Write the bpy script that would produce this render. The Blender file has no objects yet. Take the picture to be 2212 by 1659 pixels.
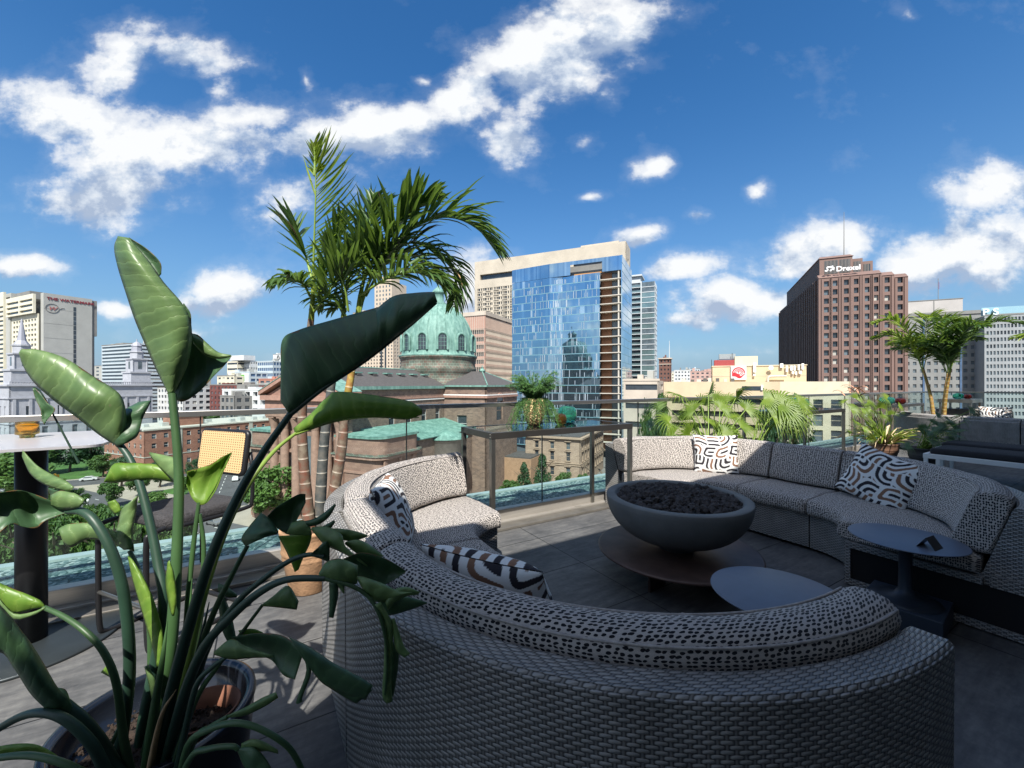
import bpy, bmesh, math, random
import numpy as np
from mathutils import Vector, Matrix, noise
random.seed(7)
C = bpy.context.scene.collection
F, CX, CY, H = 890.0, 1106.0, 829.5, 1.45      # focal length and centre in sketch units, eye height above the deck
R = math.radians
def PX(px, py, d): return Vector(((px-CX)/F*d, d, H-(py-CY)/F*d))
def PZ(px, py, z):
    d = (H-z)*F/(py-CY); return Vector(((px-CX)/F*d, d, z))
U = Vector((.8575, .5145, 0)); V = Vector((-.5145, .8575, 0)); UP = Vector((0, 0, 1))
def W(a, b, z=0.): return Vector((U.x*a+V.x*b, U.y*a+V.y*b, z))   # deck grid
GA = R(24.5)
G1 = Vector((math.sin(GA), math.cos(GA), 0)); G2 = Vector((math.cos(GA), -math.sin(GA), 0))   # street grid
GZ = -31.5

# ---------------------------------------------------------------- materials
MATS = {}
def newmat(name):
    m = bpy.data.materials.new(name); m.use_nodes = True
    nt = m.node_tree; b = nt.nodes['Principled BSDF']; MATS[name] = m
    return m, nt, b
def N(nt, t, **k):
    n = nt.nodes.new(t)
    for a, v in k.items():
        if a.startswith('i_'): n.inputs[int(a[2:])].default_value = v
        else: setattr(n, a, v)
    return n
def L(nt, a, b): nt.links.new(a, b)
def math_(nt, op, a, b=None, c=None):
    n = nt.nodes.new('ShaderNodeMath'); n.operation = op
    for i, x in enumerate((a, b, c)):
        if x is None: continue
        if isinstance(x, (int, float)): n.inputs[i].default_value = x
        else: nt.links.new(x, n.inputs[i])
    return n.outputs[0]
def ramp(nt, fac, stops, interp='LINEAR'):
    r = nt.nodes.new('ShaderNodeValToRGB'); r.color_ramp.interpolation = interp
    e = r.color_ramp.elements
    while len(e) < len(stops): e.new(.5)
    for x, (p, c) in zip(e, stops):
        x.position = p; x.color = tuple(c)+((1,) if len(c) == 3 else ())
    nt.links.new(fac, r.inputs[0]); return r.outputs[0]
def mix(nt, f, a, b, bt='MIX'):
    n = nt.nodes.new('ShaderNodeMix'); n.data_type = 'RGBA'; n.blend_type = bt
    for s, x in ((n.inputs[0], f), (n.inputs[6], a), (n.inputs[7], b)):
        if isinstance(x, (int, float)): s.default_value = x
        elif isinstance(x, tuple): s.default_value = x+((1,) if len(x) == 3 else ())
        else: nt.links.new(x, s)
    return n.outputs[2]
def bump(nt, b, h, dist=.01, st=1.):
    n = nt.nodes.new('ShaderNodeBump'); n.inputs['Distance'].default_value = dist; n.inputs['Strength'].default_value = st
    nt.links.new(h, n.inputs['Height']); nt.links.new(n.outputs[0], b.inputs['Normal']); return n
def texco(nt, kind='Object', scale=(1, 1, 1)):
    t = nt.nodes.new('ShaderNodeTexCoord'); m = nt.nodes.new('ShaderNodeMapping')
    m.inputs['Scale'].default_value = scale; nt.links.new(t.outputs[kind], m.inputs[0]); return m.outputs[0]
def noise_(nt, vec, sc, det=4, rough=.55):
    n = nt.nodes.new('ShaderNodeTexNoise'); n.inputs['Scale'].default_value = sc; n.inputs['Detail'].default_value = det
    n.inputs['Roughness'].default_value = rough; nt.links.new(vec, n.inputs['Vector']); return n.outputs['Fac']
def mat(name, col, rough=.6, metal=0., var=.15, vs=3., bmp=0., bs=40., scale=(1, 1, 1), spec=None, coat=0.):
    if name in MATS: return MATS[name]
    m, nt, b = newmat(name)
    b.inputs['Roughness'].default_value = rough; b.inputs['Metallic'].default_value = metal
    if spec is not None: b.inputs['Specular IOR Level'].default_value = spec
    if coat: b.inputs['Coat Weight'].default_value = coat; b.inputs['Coat Roughness'].default_value = .08
    tc = texco(nt, 'Object', scale)
    if var:
        f = noise_(nt, tc, vs, 6, .6)
        lo = tuple(c*(1-var) for c in col); hi = tuple(min(1, c*(1+var)) for c in col)
        L(nt, ramp(nt, f, [(.3, lo), (.7, hi)]), b.inputs['Base Color'])
    else: b.inputs['Base Color'].default_value = tuple(col)+(1,)
    if bmp: bump(nt, b, noise_(nt, tc, bs, 3), bmp)
    return m
def blockmat(name, c1, c2, mortar, w, h, horiz='g2', rough=.85, ms=.012, extra=.1):
    # masonry: courses run on z, joints on the horizontal distance
    m, nt, b = newmat(name); b.inputs['Roughness'].default_value = rough
    g = nt.nodes.new('ShaderNodeNewGeometry'); s = N(nt, 'ShaderNodeSeparateXYZ'); L(nt, g.outputs['Position'], s.inputs[0])
    hz = math_(nt, 'ADD', math_(nt, 'MULTIPLY', s.outputs[0], 1.0), math_(nt, 'MULTIPLY', s.outputs[1], .62))
    c = N(nt, 'ShaderNodeCombineXYZ'); L(nt, hz, c.inputs[0]); L(nt, s.outputs[2], c.inputs[1])
    br = N(nt, 'ShaderNodeTexBrick'); L(nt, c.outputs[0], br.inputs[0])
    for k, x in (('Color1', c1), ('Color2', c2), ('Mortar', mortar)): br.inputs[k].default_value = tuple(x)+(1,)
    for k, x in (('Scale', 1.), ('Mortar Size', ms), ('Brick Width', w), ('Row Height', h), ('Bias', 0.)): br.inputs[k].default_value = x
    f = noise_(nt, g.outputs['Position'], .35, 6)
    L(nt, mix(nt, extra*3, br.outputs[0], ramp(nt, f, [(.3, (.25, .2, .17)), (.7, (.9, .85, .8))]), 'SOFT_LIGHT'), b.inputs['Base Color'])
    return m
def glassmat(name, tint=(.86, .95, .93), refl=.08, rough=.02, solidity=0.0):
    m = bpy.data.materials.new(name); m.use_nodes = True; MATS[name] = m; nt = m.node_tree; nt.nodes.clear()
    o = nt.nodes.new('ShaderNodeOutputMaterial'); tr = nt.nodes.new('ShaderNodeBsdfTransparent'); tr.inputs[0].default_value = tint+(1,)
    gl = nt.nodes.new('ShaderNodeBsdfGlossy'); gl.inputs['Roughness'].default_value = rough
    lw = nt.nodes.new('ShaderNodeLayerWeight'); lw.inputs[0].default_value = .25
    f = math_(nt, 'MULTIPLY_ADD', lw.outputs['Fresnel'], .30, refl-.045)
    ms = nt.nodes.new('ShaderNodeMixShader'); L(nt, f, ms.inputs[0]); L(nt, tr.outputs[0], ms.inputs[1]); L(nt, gl.outputs[0], ms.inputs[2])
    L(nt, ms.outputs[0], o.inputs[0]); return m

# ---------------------------------------------------------------- mesh builder
class MB:
    def __init__(s): s.v = []; s.f = []; s.uv = []; s.mi = []; s.hasuv = False; s.sm = []
    def add(s, vs, fs, uvs=None, mi=0, smooth=False):
        o = len(s.v); s.v += [tuple(x) for x in vs]
        for k, f in enumerate(fs):
            s.f.append(tuple(i+o for i in f)); s.mi.append(mi if isinstance(mi, int) else mi[k]); s.sm.append(smooth)
            if uvs is not None: s.uv += [uvs[i] for i in f]; s.hasuv = True
            else: s.uv += [(0, 0)]*len(f)
        return s
    def obox(s, o, ex, ey, ez, mi=0):
        # box from corner o with edge vectors
        o, ex, ey, ez = map(Vector, (o, ex, ey, ez))
        vs = [o, o+ex, o+ex+ey, o+ey, o+ez, o+ex+ez, o+ex+ey+ez, o+ey+ez]
        fs = [(0, 3, 2, 1), (4, 5, 6, 7), (0, 1, 5, 4), (1, 2, 6, 5), (2, 3, 7, 6), (3, 0, 4, 7)]
        if ex.cross(ey).dot(ez) < 0: fs = [tuple(reversed(f)) for f in fs]
        return s.add(vs, fs, mi=mi)
    def cbox(s, c, x, y, z, sx, sy, sz, mi=0):
        c, x, y, z = map(Vector, (c, x, y, z))
        return s.obox(c-x*sx/2-y*sy/2-z*sz/2, x*sx, y*sy, z*sz, mi)
    def box(s, x0, x1, y0, y1, z0, z1, mi=0): return s.obox((x0, y0, z0), (x1-x0, 0, 0), (0, y1-y0, 0), (0, 0, z1-z0), mi)
    def wbox(s, a0, a1, b0, b1, z0, z1, mi=0): return s.obox(W(a0, b0, z0), U*(a1-a0), V*(b1-b0), UP*(z1-z0), mi)
    def tube(s, pts, rad, n=10, cap=True, mi=0, uv=False):
        pts = [Vector(p) for p in pts]
        if not hasattr(rad, '__len__'): rad = [rad]*len(pts)
        vs, uvs = [], []; up = None; d = 0
        for i, p in enumerate(pts):
            t = (pts[min(i+1, len(pts)-1)]-pts[max(i-1, 0)]).normalized()
            if up is None: up = t.orthogonal().normalized()
            up = (up-t*up.dot(t)).normalized(); w = t.cross(up)
            if i: d += (p-pts[i-1]).length
            for k in range(n):
                a = 2*math.pi*k/n; vs.append(p+(up*math.cos(a)+w*math.sin(a))*rad[i]); uvs.append((k/n, d))
        fs = [(i*n+k, i*n+(k+1) % n, (i+1)*n+(k+1) % n, (i+1)*n+k) for i in range(len(pts)-1) for k in range(n)]
        s.add(vs, fs, uvs if uv else None, mi, True)
        if cap:
            o = len(vs)-n
            s.add(vs[:n], [tuple(reversed(range(n)))], mi=mi); s.add(vs[o:], [tuple(range(n))], mi=mi)
        return s
    def lathe(s, c, prof, n=48, mi=0, smooth=True, a0=0., a1=2*math.pi, closed=True):
        c = Vector(c); m = len(prof); full = closed
        cnt = n if full else n+1; vs = []; uvs = []
        for k in range(cnt):
            a = a0+(a1-a0)*k/n; ca, sa = math.cos(a), math.sin(a)
            for r, z in prof: vs.append(c+Vector((r*ca, r*sa, z))); uvs.append((a, z))
        fs = [(k*m+i, ((k+1) % cnt)*m+i, ((k+1) % cnt)*m+i+1, k*m+i+1) for k in range(n) for i in range(m-1)]
        return s.add(vs, fs, None, mi, smooth)
    def prism(s, poly, z0, z1, mi=0):
        n = len(poly); a = sum(poly[i][0]*poly[(i+1) % n][1]-poly[(i+1) % n][0]*poly[i][1] for i in range(n))
        if a < 0: poly = poly[::-1]
        vs = [(p[0], p[1], z0) for p in poly]+[(p[0], p[1], z1) for p in poly]
        fs = [tuple(reversed(range(n))), tuple(range(n, 2*n))]+[(i, (i+1) % n, n+(i+1) % n, n+i) for i in range(n)]
        return s.add(vs, fs, mi=mi)
    def grid(s, P, uvs=None, mi=0, smooth=True, wrap=False):
        n, m = len(P), len(P[0]); vs = [p for r in P for p in r]
        fs = [(i*m+j, i*m+(j+1) % m, (i+1)*m+(j+1) % m, (i+1)*m+j) for i in range(n-1) for j in range(m if wrap else m-1)]
        return s.add(vs, fs, [q for r in uvs for q in r] if uvs else None, mi, smooth)
    def build(s, name, mats, parent=None, bevel=0., loc=None, solid=0., weld=False, autos=False):
        me = bpy.data.meshes.new(name)
        off = Vector(parent['_w']) if parent is not None and '_w' in parent else Vector((0, 0, 0))
        if parent is None and loc is not None: off = Vector(loc)
        me.from_pydata([(x-off.x, y-off.y, z-off.z) for x, y, z in s.v], [], s.f)
        if not isinstance(mats, (list, tuple)): mats = [mats]
        for m in mats: me.materials.append(m)
        me.polygons.foreach_set('material_index', s.mi); me.polygons.foreach_set('use_smooth', s.sm)
        if s.hasuv:
            l = me.uv_layers.new(name='UVMap'); l.data.foreach_set('uv', [x for q in s.uv for x in q])
        me.update()
        o = bpy.data.objects.new(name, me); C.objects.link(o)
        if parent is not None: o.parent = parent
        elif loc is not None: o.location = off
        if parent is not None: o['_w'] = list(off)
        if bevel:
            b = o.modifiers.new('b', 'BEVEL'); b.width = bevel; b.segments = 2; b.limit_method = 'ANGLE'; b.angle_limit = R(40); b.harden_normals = False
        if solid:
            b = o.modifiers.new('s', 'SOLIDIFY'); b.thickness = solid; b.offset = 0
        return o
def thing(name, loc, label, cat, group=None):
    o = bpy.data.objects.new(name, None); o.empty_display_size = .1; C.objects.link(o); o.location = loc
    o['_w'] = list(loc); o['label'] = label; o['category'] = cat
    if group: o['group'] = group
    return o
def tag(o, label=None, cat=None, group=None, kind=None):
    if label: o['label'] = label
    if cat: o['category'] = cat
    if group: o['group'] = group
    if kind: o['kind'] = kind
    return o
def copy_tree(o, loc=None, parent=None, rz=None, sc=None):
    c = o.copy(); C.objects.link(c); c.parent = parent
    if loc is not None: c.location = loc
    if rz is not None: c.rotation_euler[2] = rz
    if sc is not None: c.scale = sc
    for ch in list(o.children): copy_tree(ch, parent=c)
    return c
def cr(P, n):
    # Catmull-Rom through points, n samples
    P = [Vector(p) for p in P]
    if len(P) == 2: return [P[0].lerp(P[1], i/(n-1)) for i in range(n)]
    Q = [P[0]*2-P[1]]+P+[P[-1]*2-P[-2]]; out = []
    for i in range(n):
        t = i/(n-1)*(len(P)-1); k = min(int(t), len(P)-2); t -= k
        a, b, c, d = Q[k:k+4]
        out.append(.5*((2*b)+(c-a)*t+(2*a-5*b+4*c-d)*t*t+(3*b-a-3*c+d)*t**3))
    return out
def textobj(name, s, size, m, parent, origin, xdir, ydir, ext=.05, font=None, sx=1., align='LEFT', bold=0.):
    cu = bpy.data.curves.new(name, 'FONT'); cu.body = s; cu.size = size; cu.extrude = ext; cu.align_x = align; cu.offset = bold
    t = bpy.data.objects.new(name, cu); C.objects.link(t)
    dg = bpy.context.evaluated_depsgraph_get(); me = bpy.data.meshes.new_from_object(t.evaluated_get(dg))
    C.objects.unlink(t); bpy.data.objects.remove(t)
    x = Vector(xdir).normalized(); y = Vector(ydir).normalized(); z = x.cross(y); o_ = Vector(origin)
    off = Vector(parent['_w']) if parent is not None else Vector((0, 0, 0))
    for v in me.vertices:
        c = v.co; v.co = o_-off+x*(c.x*sx)+y*c.y+z*c.z
    me.name = name; me.materials.clear(); me.materials.append(m)
    o = bpy.data.objects.new(name, me); C.objects.link(o); o.parent = parent
    return o
# ---------------------------------------------------------------- shared materials
M_steel = mat('brushed_steel', (.46, .43, .39), .42, .55, .12, 2., 0, 60, (1, 1, 30))
M_bronze = mat('dark_bronze_metal', (.075, .07, .065), .35, .6, .15, 5.)
M_postm = mat('satin_grey_metal', (.24, .23, .21), .30, .85, .15, 5.)
M_black = mat('black_metal', (.018, .018, .02), .4, .3, .2, 8.)
M_white = mat('white_paint', (.78, .78, .76), .5, 0, .06, 2.)
M_glass = glassmat('clear_guard_glass', (.90, .965, .955), .07)
M_bglass = mat('black_glass_top', (.006, .008, .01), .03, 0, 0, spec=.8)
M_joint = mat('black_rubber_joint', (.01, .01, .012), .6, 0, 0)

def wicker(name, col, hole):
    m, nt, b = newmat(name)
    tc = N(nt, 'ShaderNodeTexCoord'); s = N(nt, 'ShaderNodeSeparateXYZ'); L(nt, tc.outputs['UV'], s.inputs[0])
    jit = noise_(nt, tc.outputs['UV'], 14., 2)
    u = math_(nt, 'MULTIPLY_ADD', jit, .35, math_(nt, 'DIVIDE', s.outputs[0], .0205)); v = math_(nt, 'MULTIPLY_ADD', jit, .2, math_(nt, 'DIVIDE', s.outputs[1], .0108))
    row = math_(nt, 'FLOOR', v); fv = math_(nt, 'FRACT', v)
    ph = math_(nt, 'ADD', math_(nt, 'MULTIPLY', u, math.pi), math_(nt, 'MULTIPLY', row, math.pi))
    hu = math_(nt, 'MULTIPLY_ADD', math_(nt, 'COSINE', ph), .5, .5)            # strand over / under the stake
    hu = math_(nt, 'POWER', hu, .7)
    hv = math_(nt, 'SINE', math_(nt, 'MULTIPLY', fv, math.pi)); hv = math_(nt, 'POWER', hv, .45)
    strand = math_(nt, 'MULTIPLY', hu, hv)
    stake = math_(nt, 'MULTIPLY', math_(nt, 'POWER', math_(nt, 'ABSOLUTE', math_(nt, 'COSINE', math_(nt, 'MULTIPLY', u, math.pi))), 2.), .34)
    h = math_(nt, 'MAXIMUM', strand, stake)
    f = noise_(nt, tc.outputs['UV'], 9., 3); c2 = ramp(nt, f, [(.3, tuple(c*.8 for c in col)), (.7, tuple(c*1.2 for c in col))])
    L(nt, mix(nt, ramp(nt, h, [(.18, (0, 0, 0)), (.48, (1, 1, 1))]), hole, c2), b.inputs['Base Color'])  # shade in the gaps between strands is put into the colour
    b.inputs['Roughness'].default_value = .42
    bump(nt, b, h, .0055, .9); return m
M_wick = wicker('grey_resin_wicker', (.31, .30, .285), (.02, .02, .02))

def fabric(name, base, dash, su, sv, thr=.345, rnd=.42):
    m, nt, b = newmat(name)
    tc = texco(nt, 'UV', (1/su, 1/sv, 1))
    w = nt.nodes.new('ShaderNodeTexNoise'); w.inputs['Scale'].default_value = .9; L(nt, tc, w.inputs['Vector'])
    ad = N(nt, 'ShaderNodeVectorMath', operation='MULTIPLY_ADD'); L(nt, w.outputs['Color'], ad.inputs[0]); ad.inputs[1].default_value = (.8, .25, 0); L(nt, tc, ad.inputs[2])
    vo = N(nt, 'ShaderNodeTexVoronoi', voronoi_dimensions='2D'); vo.inputs['Scale'].default_value = 1.; vo.inputs['Randomness'].default_value = rnd
    L(nt, ad.outputs[0], vo.inputs['Vector'])
    sz = math_(nt, 'MULTIPLY_ADD', noise_(nt, tc, .7, 1), .22, thr-.11)
    k = math_(nt, 'LESS_THAN', vo.outputs['Distance'], sz)
    yarn = noise_(nt, texco(nt, 'UV', (900, 500, 1)), 1., 1)
    bc = ramp(nt, yarn, [(.3, tuple(c*.68 for c in base)), (.7, tuple(min(1, c*1.18) for c in base))])
    L(nt, mix(nt, k, bc, dash), b.inputs['Base Color'])
    b.inputs['Roughness'].default_value = .95; b.inputs['Specular IOR Level'].default_value = .15
    b.inputs['Sheen Weight'].default_value = .2
    hh = math_(nt, 'MULTIPLY_ADD', yarn, .35, math_(nt, 'SUBTRACT', 1., k))
    bump(nt, b, hh, .0035, .9); return m
M_fab = fabric('speckled_cushion_fabric', (.50, .46, .43), (.014, .014, .018), .0195, .0118)
M_fab2 = fabric('fine_speckled_cushion_fabric', (.56, .51, .465), (.022, .02, .024), .0185, .0125, .35)
M_fabp = fabric('plain_grey_cushion_fabric', (.40, .38, .36), (.2, .19, .18), .012, .012)

def leafmat(name, lo, hi, rough=.38, ribs=85., transl=.25, edge=False):
    m, nt, b = newmat(name)
    tc = N(nt, 'ShaderNodeTexCoord'); s = N(nt, 'ShaderNodeSeparateXYZ'); L(nt, tc.outputs['UV'], s.inputs[0])
    wv = noise_(nt, tc.outputs['UV'], 3., 2)
    rib = math_(nt, 'POWER', math_(nt, 'ABSOLUTE', math_(nt, 'SINE', math_(nt, 'MULTIPLY', math_(nt, 'MULTIPLY_ADD', wv, .04, s.outputs[1]), ribs))), .35)
    rib2 = math_(nt, 'SINE', math_(nt, 'MULTIPLY', s.outputs[1], ribs*4.3))
    h = math_(nt, 'MULTIPLY_ADD', rib2, .06, rib)
    f = noise_(nt, texco(nt, 'Object'), 7., 5)
    c = ramp(nt, math_(nt, 'MULTIPLY_ADD', h, -.42, math_(nt, 'ADD', f, .35)), [(.25, lo), (.75, hi)])
    if edge:
        ed = math_(nt, 'MULTIPLY', math_(nt, 'ABSOLUTE', math_(nt, 'SUBTRACT', s.outputs[0], .5)), 2.)
        ed = math_(nt, 'ADD', ed, math_(nt, 'MULTIPLY_ADD', noise_(nt, texco(nt, 'Object'), 28., 4, .7), .5, -.25))
        c = mix(nt, ramp(nt, ed, [(.985, (0, 0, 0)), (1.06, (1, 1, 1))]), c, (.17, .10, .04))
        sp_ = noise_(nt, texco(nt, 'Object'), 55., 2); c = mix(nt, ramp(nt, sp_, [(.74, (0, 0, 0)), (.78, (.6, .6, .6))]), c, (.22, .20, .12))
    L(nt, c, b.inputs['Base Color']); b.inputs['Roughness'].default_value = rough
    bump(nt, b, h, .0011, .8)
    o = nt.nodes['Material Output']; tl = nt.nodes.new('ShaderNodeBsdfTranslucent')
    tcc = mix(nt, .45, c, (.32, .50, .04), 'MIX'); L(nt, tcc, tl.inputs[0])
    ms = nt.nodes.new('ShaderNodeMixShader'); ms.inputs[0].default_value = transl
    L(nt, b.outputs[0], ms.inputs[1]); L(nt, tl.outputs[0], ms.inputs[2]); L(nt, ms.outputs[0], o.inputs[0]); return m
M_leafA = leafmat('broad_leaf_green', (.10, .18, .065), (.20, .31, .115), .38, edge=True)
M_leafD = leafmat('broad_leaf_dark', (.038, .085, .04), (.07, .15, .065), .45, transl=.12, edge=True)
M_leafY = leafmat('young_leaf_lime', (.12, .25, .03), (.23, .37, .06), .4, transl=.35, edge=True)
M_palm = leafmat('palm_leaflet', (.04, .10, .03), (.105, .185, .05), .42, 10., .3)
M_palmY = leafmat('palm_leaflet_yellow', (.16, .25, .03), (.34, .40, .06), .45, 10., .35)
M_palmF = leafmat('fan_palm_blade', (.09, .165, .015), (.21, .29, .035), .42, 8., .3)
M_dry = mat('dry_leaf', (.42, .27, .14), .8, 0, .3, 12.)
M_stalk = mat('leaf_stalk_green', (.042, .095, .032), .45, 0, .35, 6., scale=(1, 1, .5))
M_stalkY = mat('leaf_stalk_lime', (.20, .30, .05), .45, 0, .3, 6.)
M_stalkD = mat('leaf_stalk_dark', (.022, .055, .034), .45, 0, .3, 6.)
M_tree = leafmat('street_tree_leaf', (.028, .075, .015), (.085, .17, .035), .6, 5., .25)
M_tree2 = leafmat('street_tree_leaf_light', (.05, .11, .02), (.13, .23, .05), .6, 5., .25)
M_conif = leafmat('dark_tree_leaf', (.015, .05, .02), (.04, .10, .035), .6, 5., .15)
M_bark = mat('tree_bark', (.12, .09, .065), .9, 0, .3, 5., .02, 20)
M_soil = mat('potting_soil', (.035, .022, .015), .95, 0, .6, 40., .02, 80)
def trunkmat(name, c1, c2, c3):
    m, nt, b = newmat(name); b.inputs['Roughness'].default_value = .6
    tc = texco(nt, 'Object'); f = noise_(nt, tc, 16., 5)
    g = N(nt, 'ShaderNodeTexCoord'); s = N(nt, 'ShaderNodeSeparateXYZ'); L(nt, g.outputs['UV'], s.inputs[0])
    ring = math_(nt, 'FRACT', math_(nt, 'MULTIPLY_ADD', noise_(nt, tc, 2., 1), 1.2, math_(nt, 'MULTIPLY', s.outputs[1], 10.)))
    base = ramp(nt, f, [(.35, c1), (.52, c2), (.68, c3)])
    L(nt, mix(nt, ramp(nt, ring, [(.0, (.75, .75, .75)), (.07, (0, 0, 0))]), base, (.55, .50, .40)), b.inputs['Base Color'])
    bump(nt, b, ramp(nt, ring, [(0, (1, 1, 1)), (.12, (.2, .2, .2)), (1, (.5, .5, .5))]), .008); return m
M_trR = trunkmat('ringed_palm_trunk_red', (.17, .065, .04), (.15, .105, .075), (.22, .18, .13))
M_trG = trunkmat('ringed_palm_trunk_grey', (.05, .06, .06), (.09, .095, .09), (.14, .13, .11))
M_trY = trunkmat('ringed_palm_trunk_yellow', (.26, .20, .03), (.34, .17, .05), (.45, .36, .08))
M_terra = mat('terracotta', (.40, .235, .13), .8, 0, .38, 9., .004, 60)
M_conc = mat('dark_concrete', (.15, .155, .15), .75, 0, .16, 5., .002, 120)
M_rust = mat('rusted_steel_plate', (.10, .062, .05), .5, .3, .3, 7.)
M_lava = mat('lava_rock', (.05, .042, .04), .9, 0, .6, 25., .006, 90)
M_tabl = mat('blue_grey_table_top', (.105, .125, .17), .42, 0, .05, 20.)

def pavermat():
    m, nt, b = newmat('slate_deck_tiles'); b.inputs['Roughness'].default_value = .62
    g = nt.nodes.new('ShaderNodeNewGeometry')
    mp = N(nt, 'ShaderNodeMapping', vector_type='TEXTURE'); mp.inputs['Rotation'].default_value = (0, 0, math.atan2(U.y, U.x))
    L(nt, g.outputs['Position'], mp.inputs[0])
    ofs = N(nt, 'ShaderNodeVectorMath', operation='ADD'); L(nt, mp.outputs[0], ofs.inputs[0]); ofs.inputs[1].default_value = (-2.207+6.1, -2.581+6.1, 0)
    br = N(nt, 'ShaderNodeTexBrick'); br.offset = 0.; L(nt, ofs.outputs[0], br.inputs[0])
    for k, x in (('Color1', (.098, .098, .1, 1)), ('Color2', (.125, .124, .122, 1)), ('Mortar', (.008, .008, .009, 1))): br.inputs[k].default_value = x
    for k, x in (('Scale', 1.), ('Mortar Size', .004), ('Mortar Smooth', .2), ('Brick Width', 1.22), ('Row Height', .61), ('Bias', 0.)): br.inputs[k].default_value = x
    n1 = noise_(nt, mp.outputs[0], 2.2, 8, .62); n2 = noise_(nt, mp.outputs[0], 30., 6, .7)
    mm = N(nt, 'ShaderNodeMapping'); mm.inputs['Scale'].default_value = (1.5, 7, 1); L(nt, mp.outputs[0], mm.inputs[0]); n3 = noise_(nt, mm.outputs[0], 3., 8, .65)
    t = math_(nt, 'ADD', math_(nt, 'MULTIPLY', n1, .4), math_(nt, 'ADD', math_(nt, 'MULTIPLY', n3, .4), math_(nt, 'MULTIPLY', n2, .2)))
    L(nt, mix(nt, 1., br.outputs[0], ramp(nt, t, [(.38, (.42, .43, .45)), (.5, (.85, .85, .85)), (.58, (1.25, 1.24, 1.2)), (.66, (1.7, 1.68, 1.62))]), 'MULTIPLY'), b.inputs['Base Color'])
    vo = N(nt, 'ShaderNodeTexVoronoi'); vo.inputs['Scale'].default_value = 7.; L(nt, mp.outputs[0], vo.inputs['Vector'])
    hh = math_(nt, 'ADD', math_(nt, 'MULTIPLY', br.outputs['Fac'], -1.), math_(nt, 'MULTIPLY', t, .8)); bump(nt, b, hh, .004, .8)
    return m
M_deck = pavermat()
def gravelmat():
    m, nt, b = newmat('sea_green_roof_gravel'); b.inputs['Roughness'].default_value = .95; b.inputs['Specular IOR Level'].default_value = .1
    tc = texco(nt, 'Object', (1, 1, 1)); vo = N(nt, 'ShaderNodeTexVoronoi'); vo.inputs['Scale'].default_value = 42.; L(nt, tc, vo.inputs['Vector'])
    sp = N(nt, 'ShaderNodeSeparateColor'); L(nt, vo.outputs['Color'], sp.inputs[0])
    L(nt, ramp(nt, sp.outputs[0], [(.1, (.05, .09, .09)), (.4, (.09, .15, .155)), (.7, (.15, .22, .225)), (.95, (.30, .37, .36))]), b.inputs['Base Color'])
    bump(nt, b, math_(nt, 'SUBTRACT', 1., vo.outputs['Distance']), .008, .6); return m
M_gravel = gravelmat()
# ================================================================ THE DECK
ZR, B0, BL = 1.256, 3.76, 4.86     # rail height, rail line, outer edge of the gravel ledge
mb = MB(); mb.wbox(-9, 21, -.9, B0-.02, -.25, 0); tag(mb.build('deck_floor', M_deck), 'dark slate roof deck laid in square tiles', kind='structure')
mb = MB(); mb.wbox(-9, 21, B0+.03, BL, -.30, -.02); tag(mb.build('gravel_ledge', M_gravel), 'strip of sea green glass gravel outside the guard rail', kind='structure')
mb = MB(); mb.wbox(-9, 21, BL, BL+.1, -.5, .0); tag(mb.build('ledge_coping', mat('coping_metal', (.35, .45, .44), .5, .3, .1)), 'pale metal coping along the ledge', kind='structure')
# the hotel the deck belongs to: lower storeys, and the wall behind that throws the shade
M_hotel = mat('hotel_wall', (.20, .19, .18), .8, 0, .12, 1.)
hb = thing('hotel_building', W(0, -2, 0), 'grey hotel storeys carrying the roof deck', 'building')
mb = MB(); mb.wbox(-9, 21, -14, BL+.02, GZ, -.32); mb.build('lower_storeys', M_hotel, hb)
mb = MB()
def occl(a, h): return W(a, -.95, h)
prof = [(-3.6, 4.0), (-1.75, 4.05), (-1.3, 4.6), (-1.0, 5.2), (-.85, 5.46), (11.6, 5.46), (12.0, 4.3), (21, 4.3)]
vs = []
for a, h in prof: vs += [W(a, -.95, -.25), W(a, -.95, h), W(a, -4, h), W(a, -4, -.25)]
fs = []
for i in range(len(prof)-1): fs += [(i*4, i*4+4, i*4+5, i*4+1), (i*4+1, i*4+5, i*4+6, i*4+2), (i*4+2, i*4+6, i*4+7, i*4+3)]
fs += [(0, 1, 2, 3), (len(vs)-1, len(vs)-2, len(vs)-3, len(vs)-4)]
mb.add(vs, fs); mb.build('upper_wall', M_hotel, hb)
mb = MB(); mb.wbox(-.85, 9.2, -.948, .20, 3.90, 3.98); mb.build('added_shade_canopy', M_hotel, hb)  # unseen canopy added over the viewer to cut sky light from above

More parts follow.
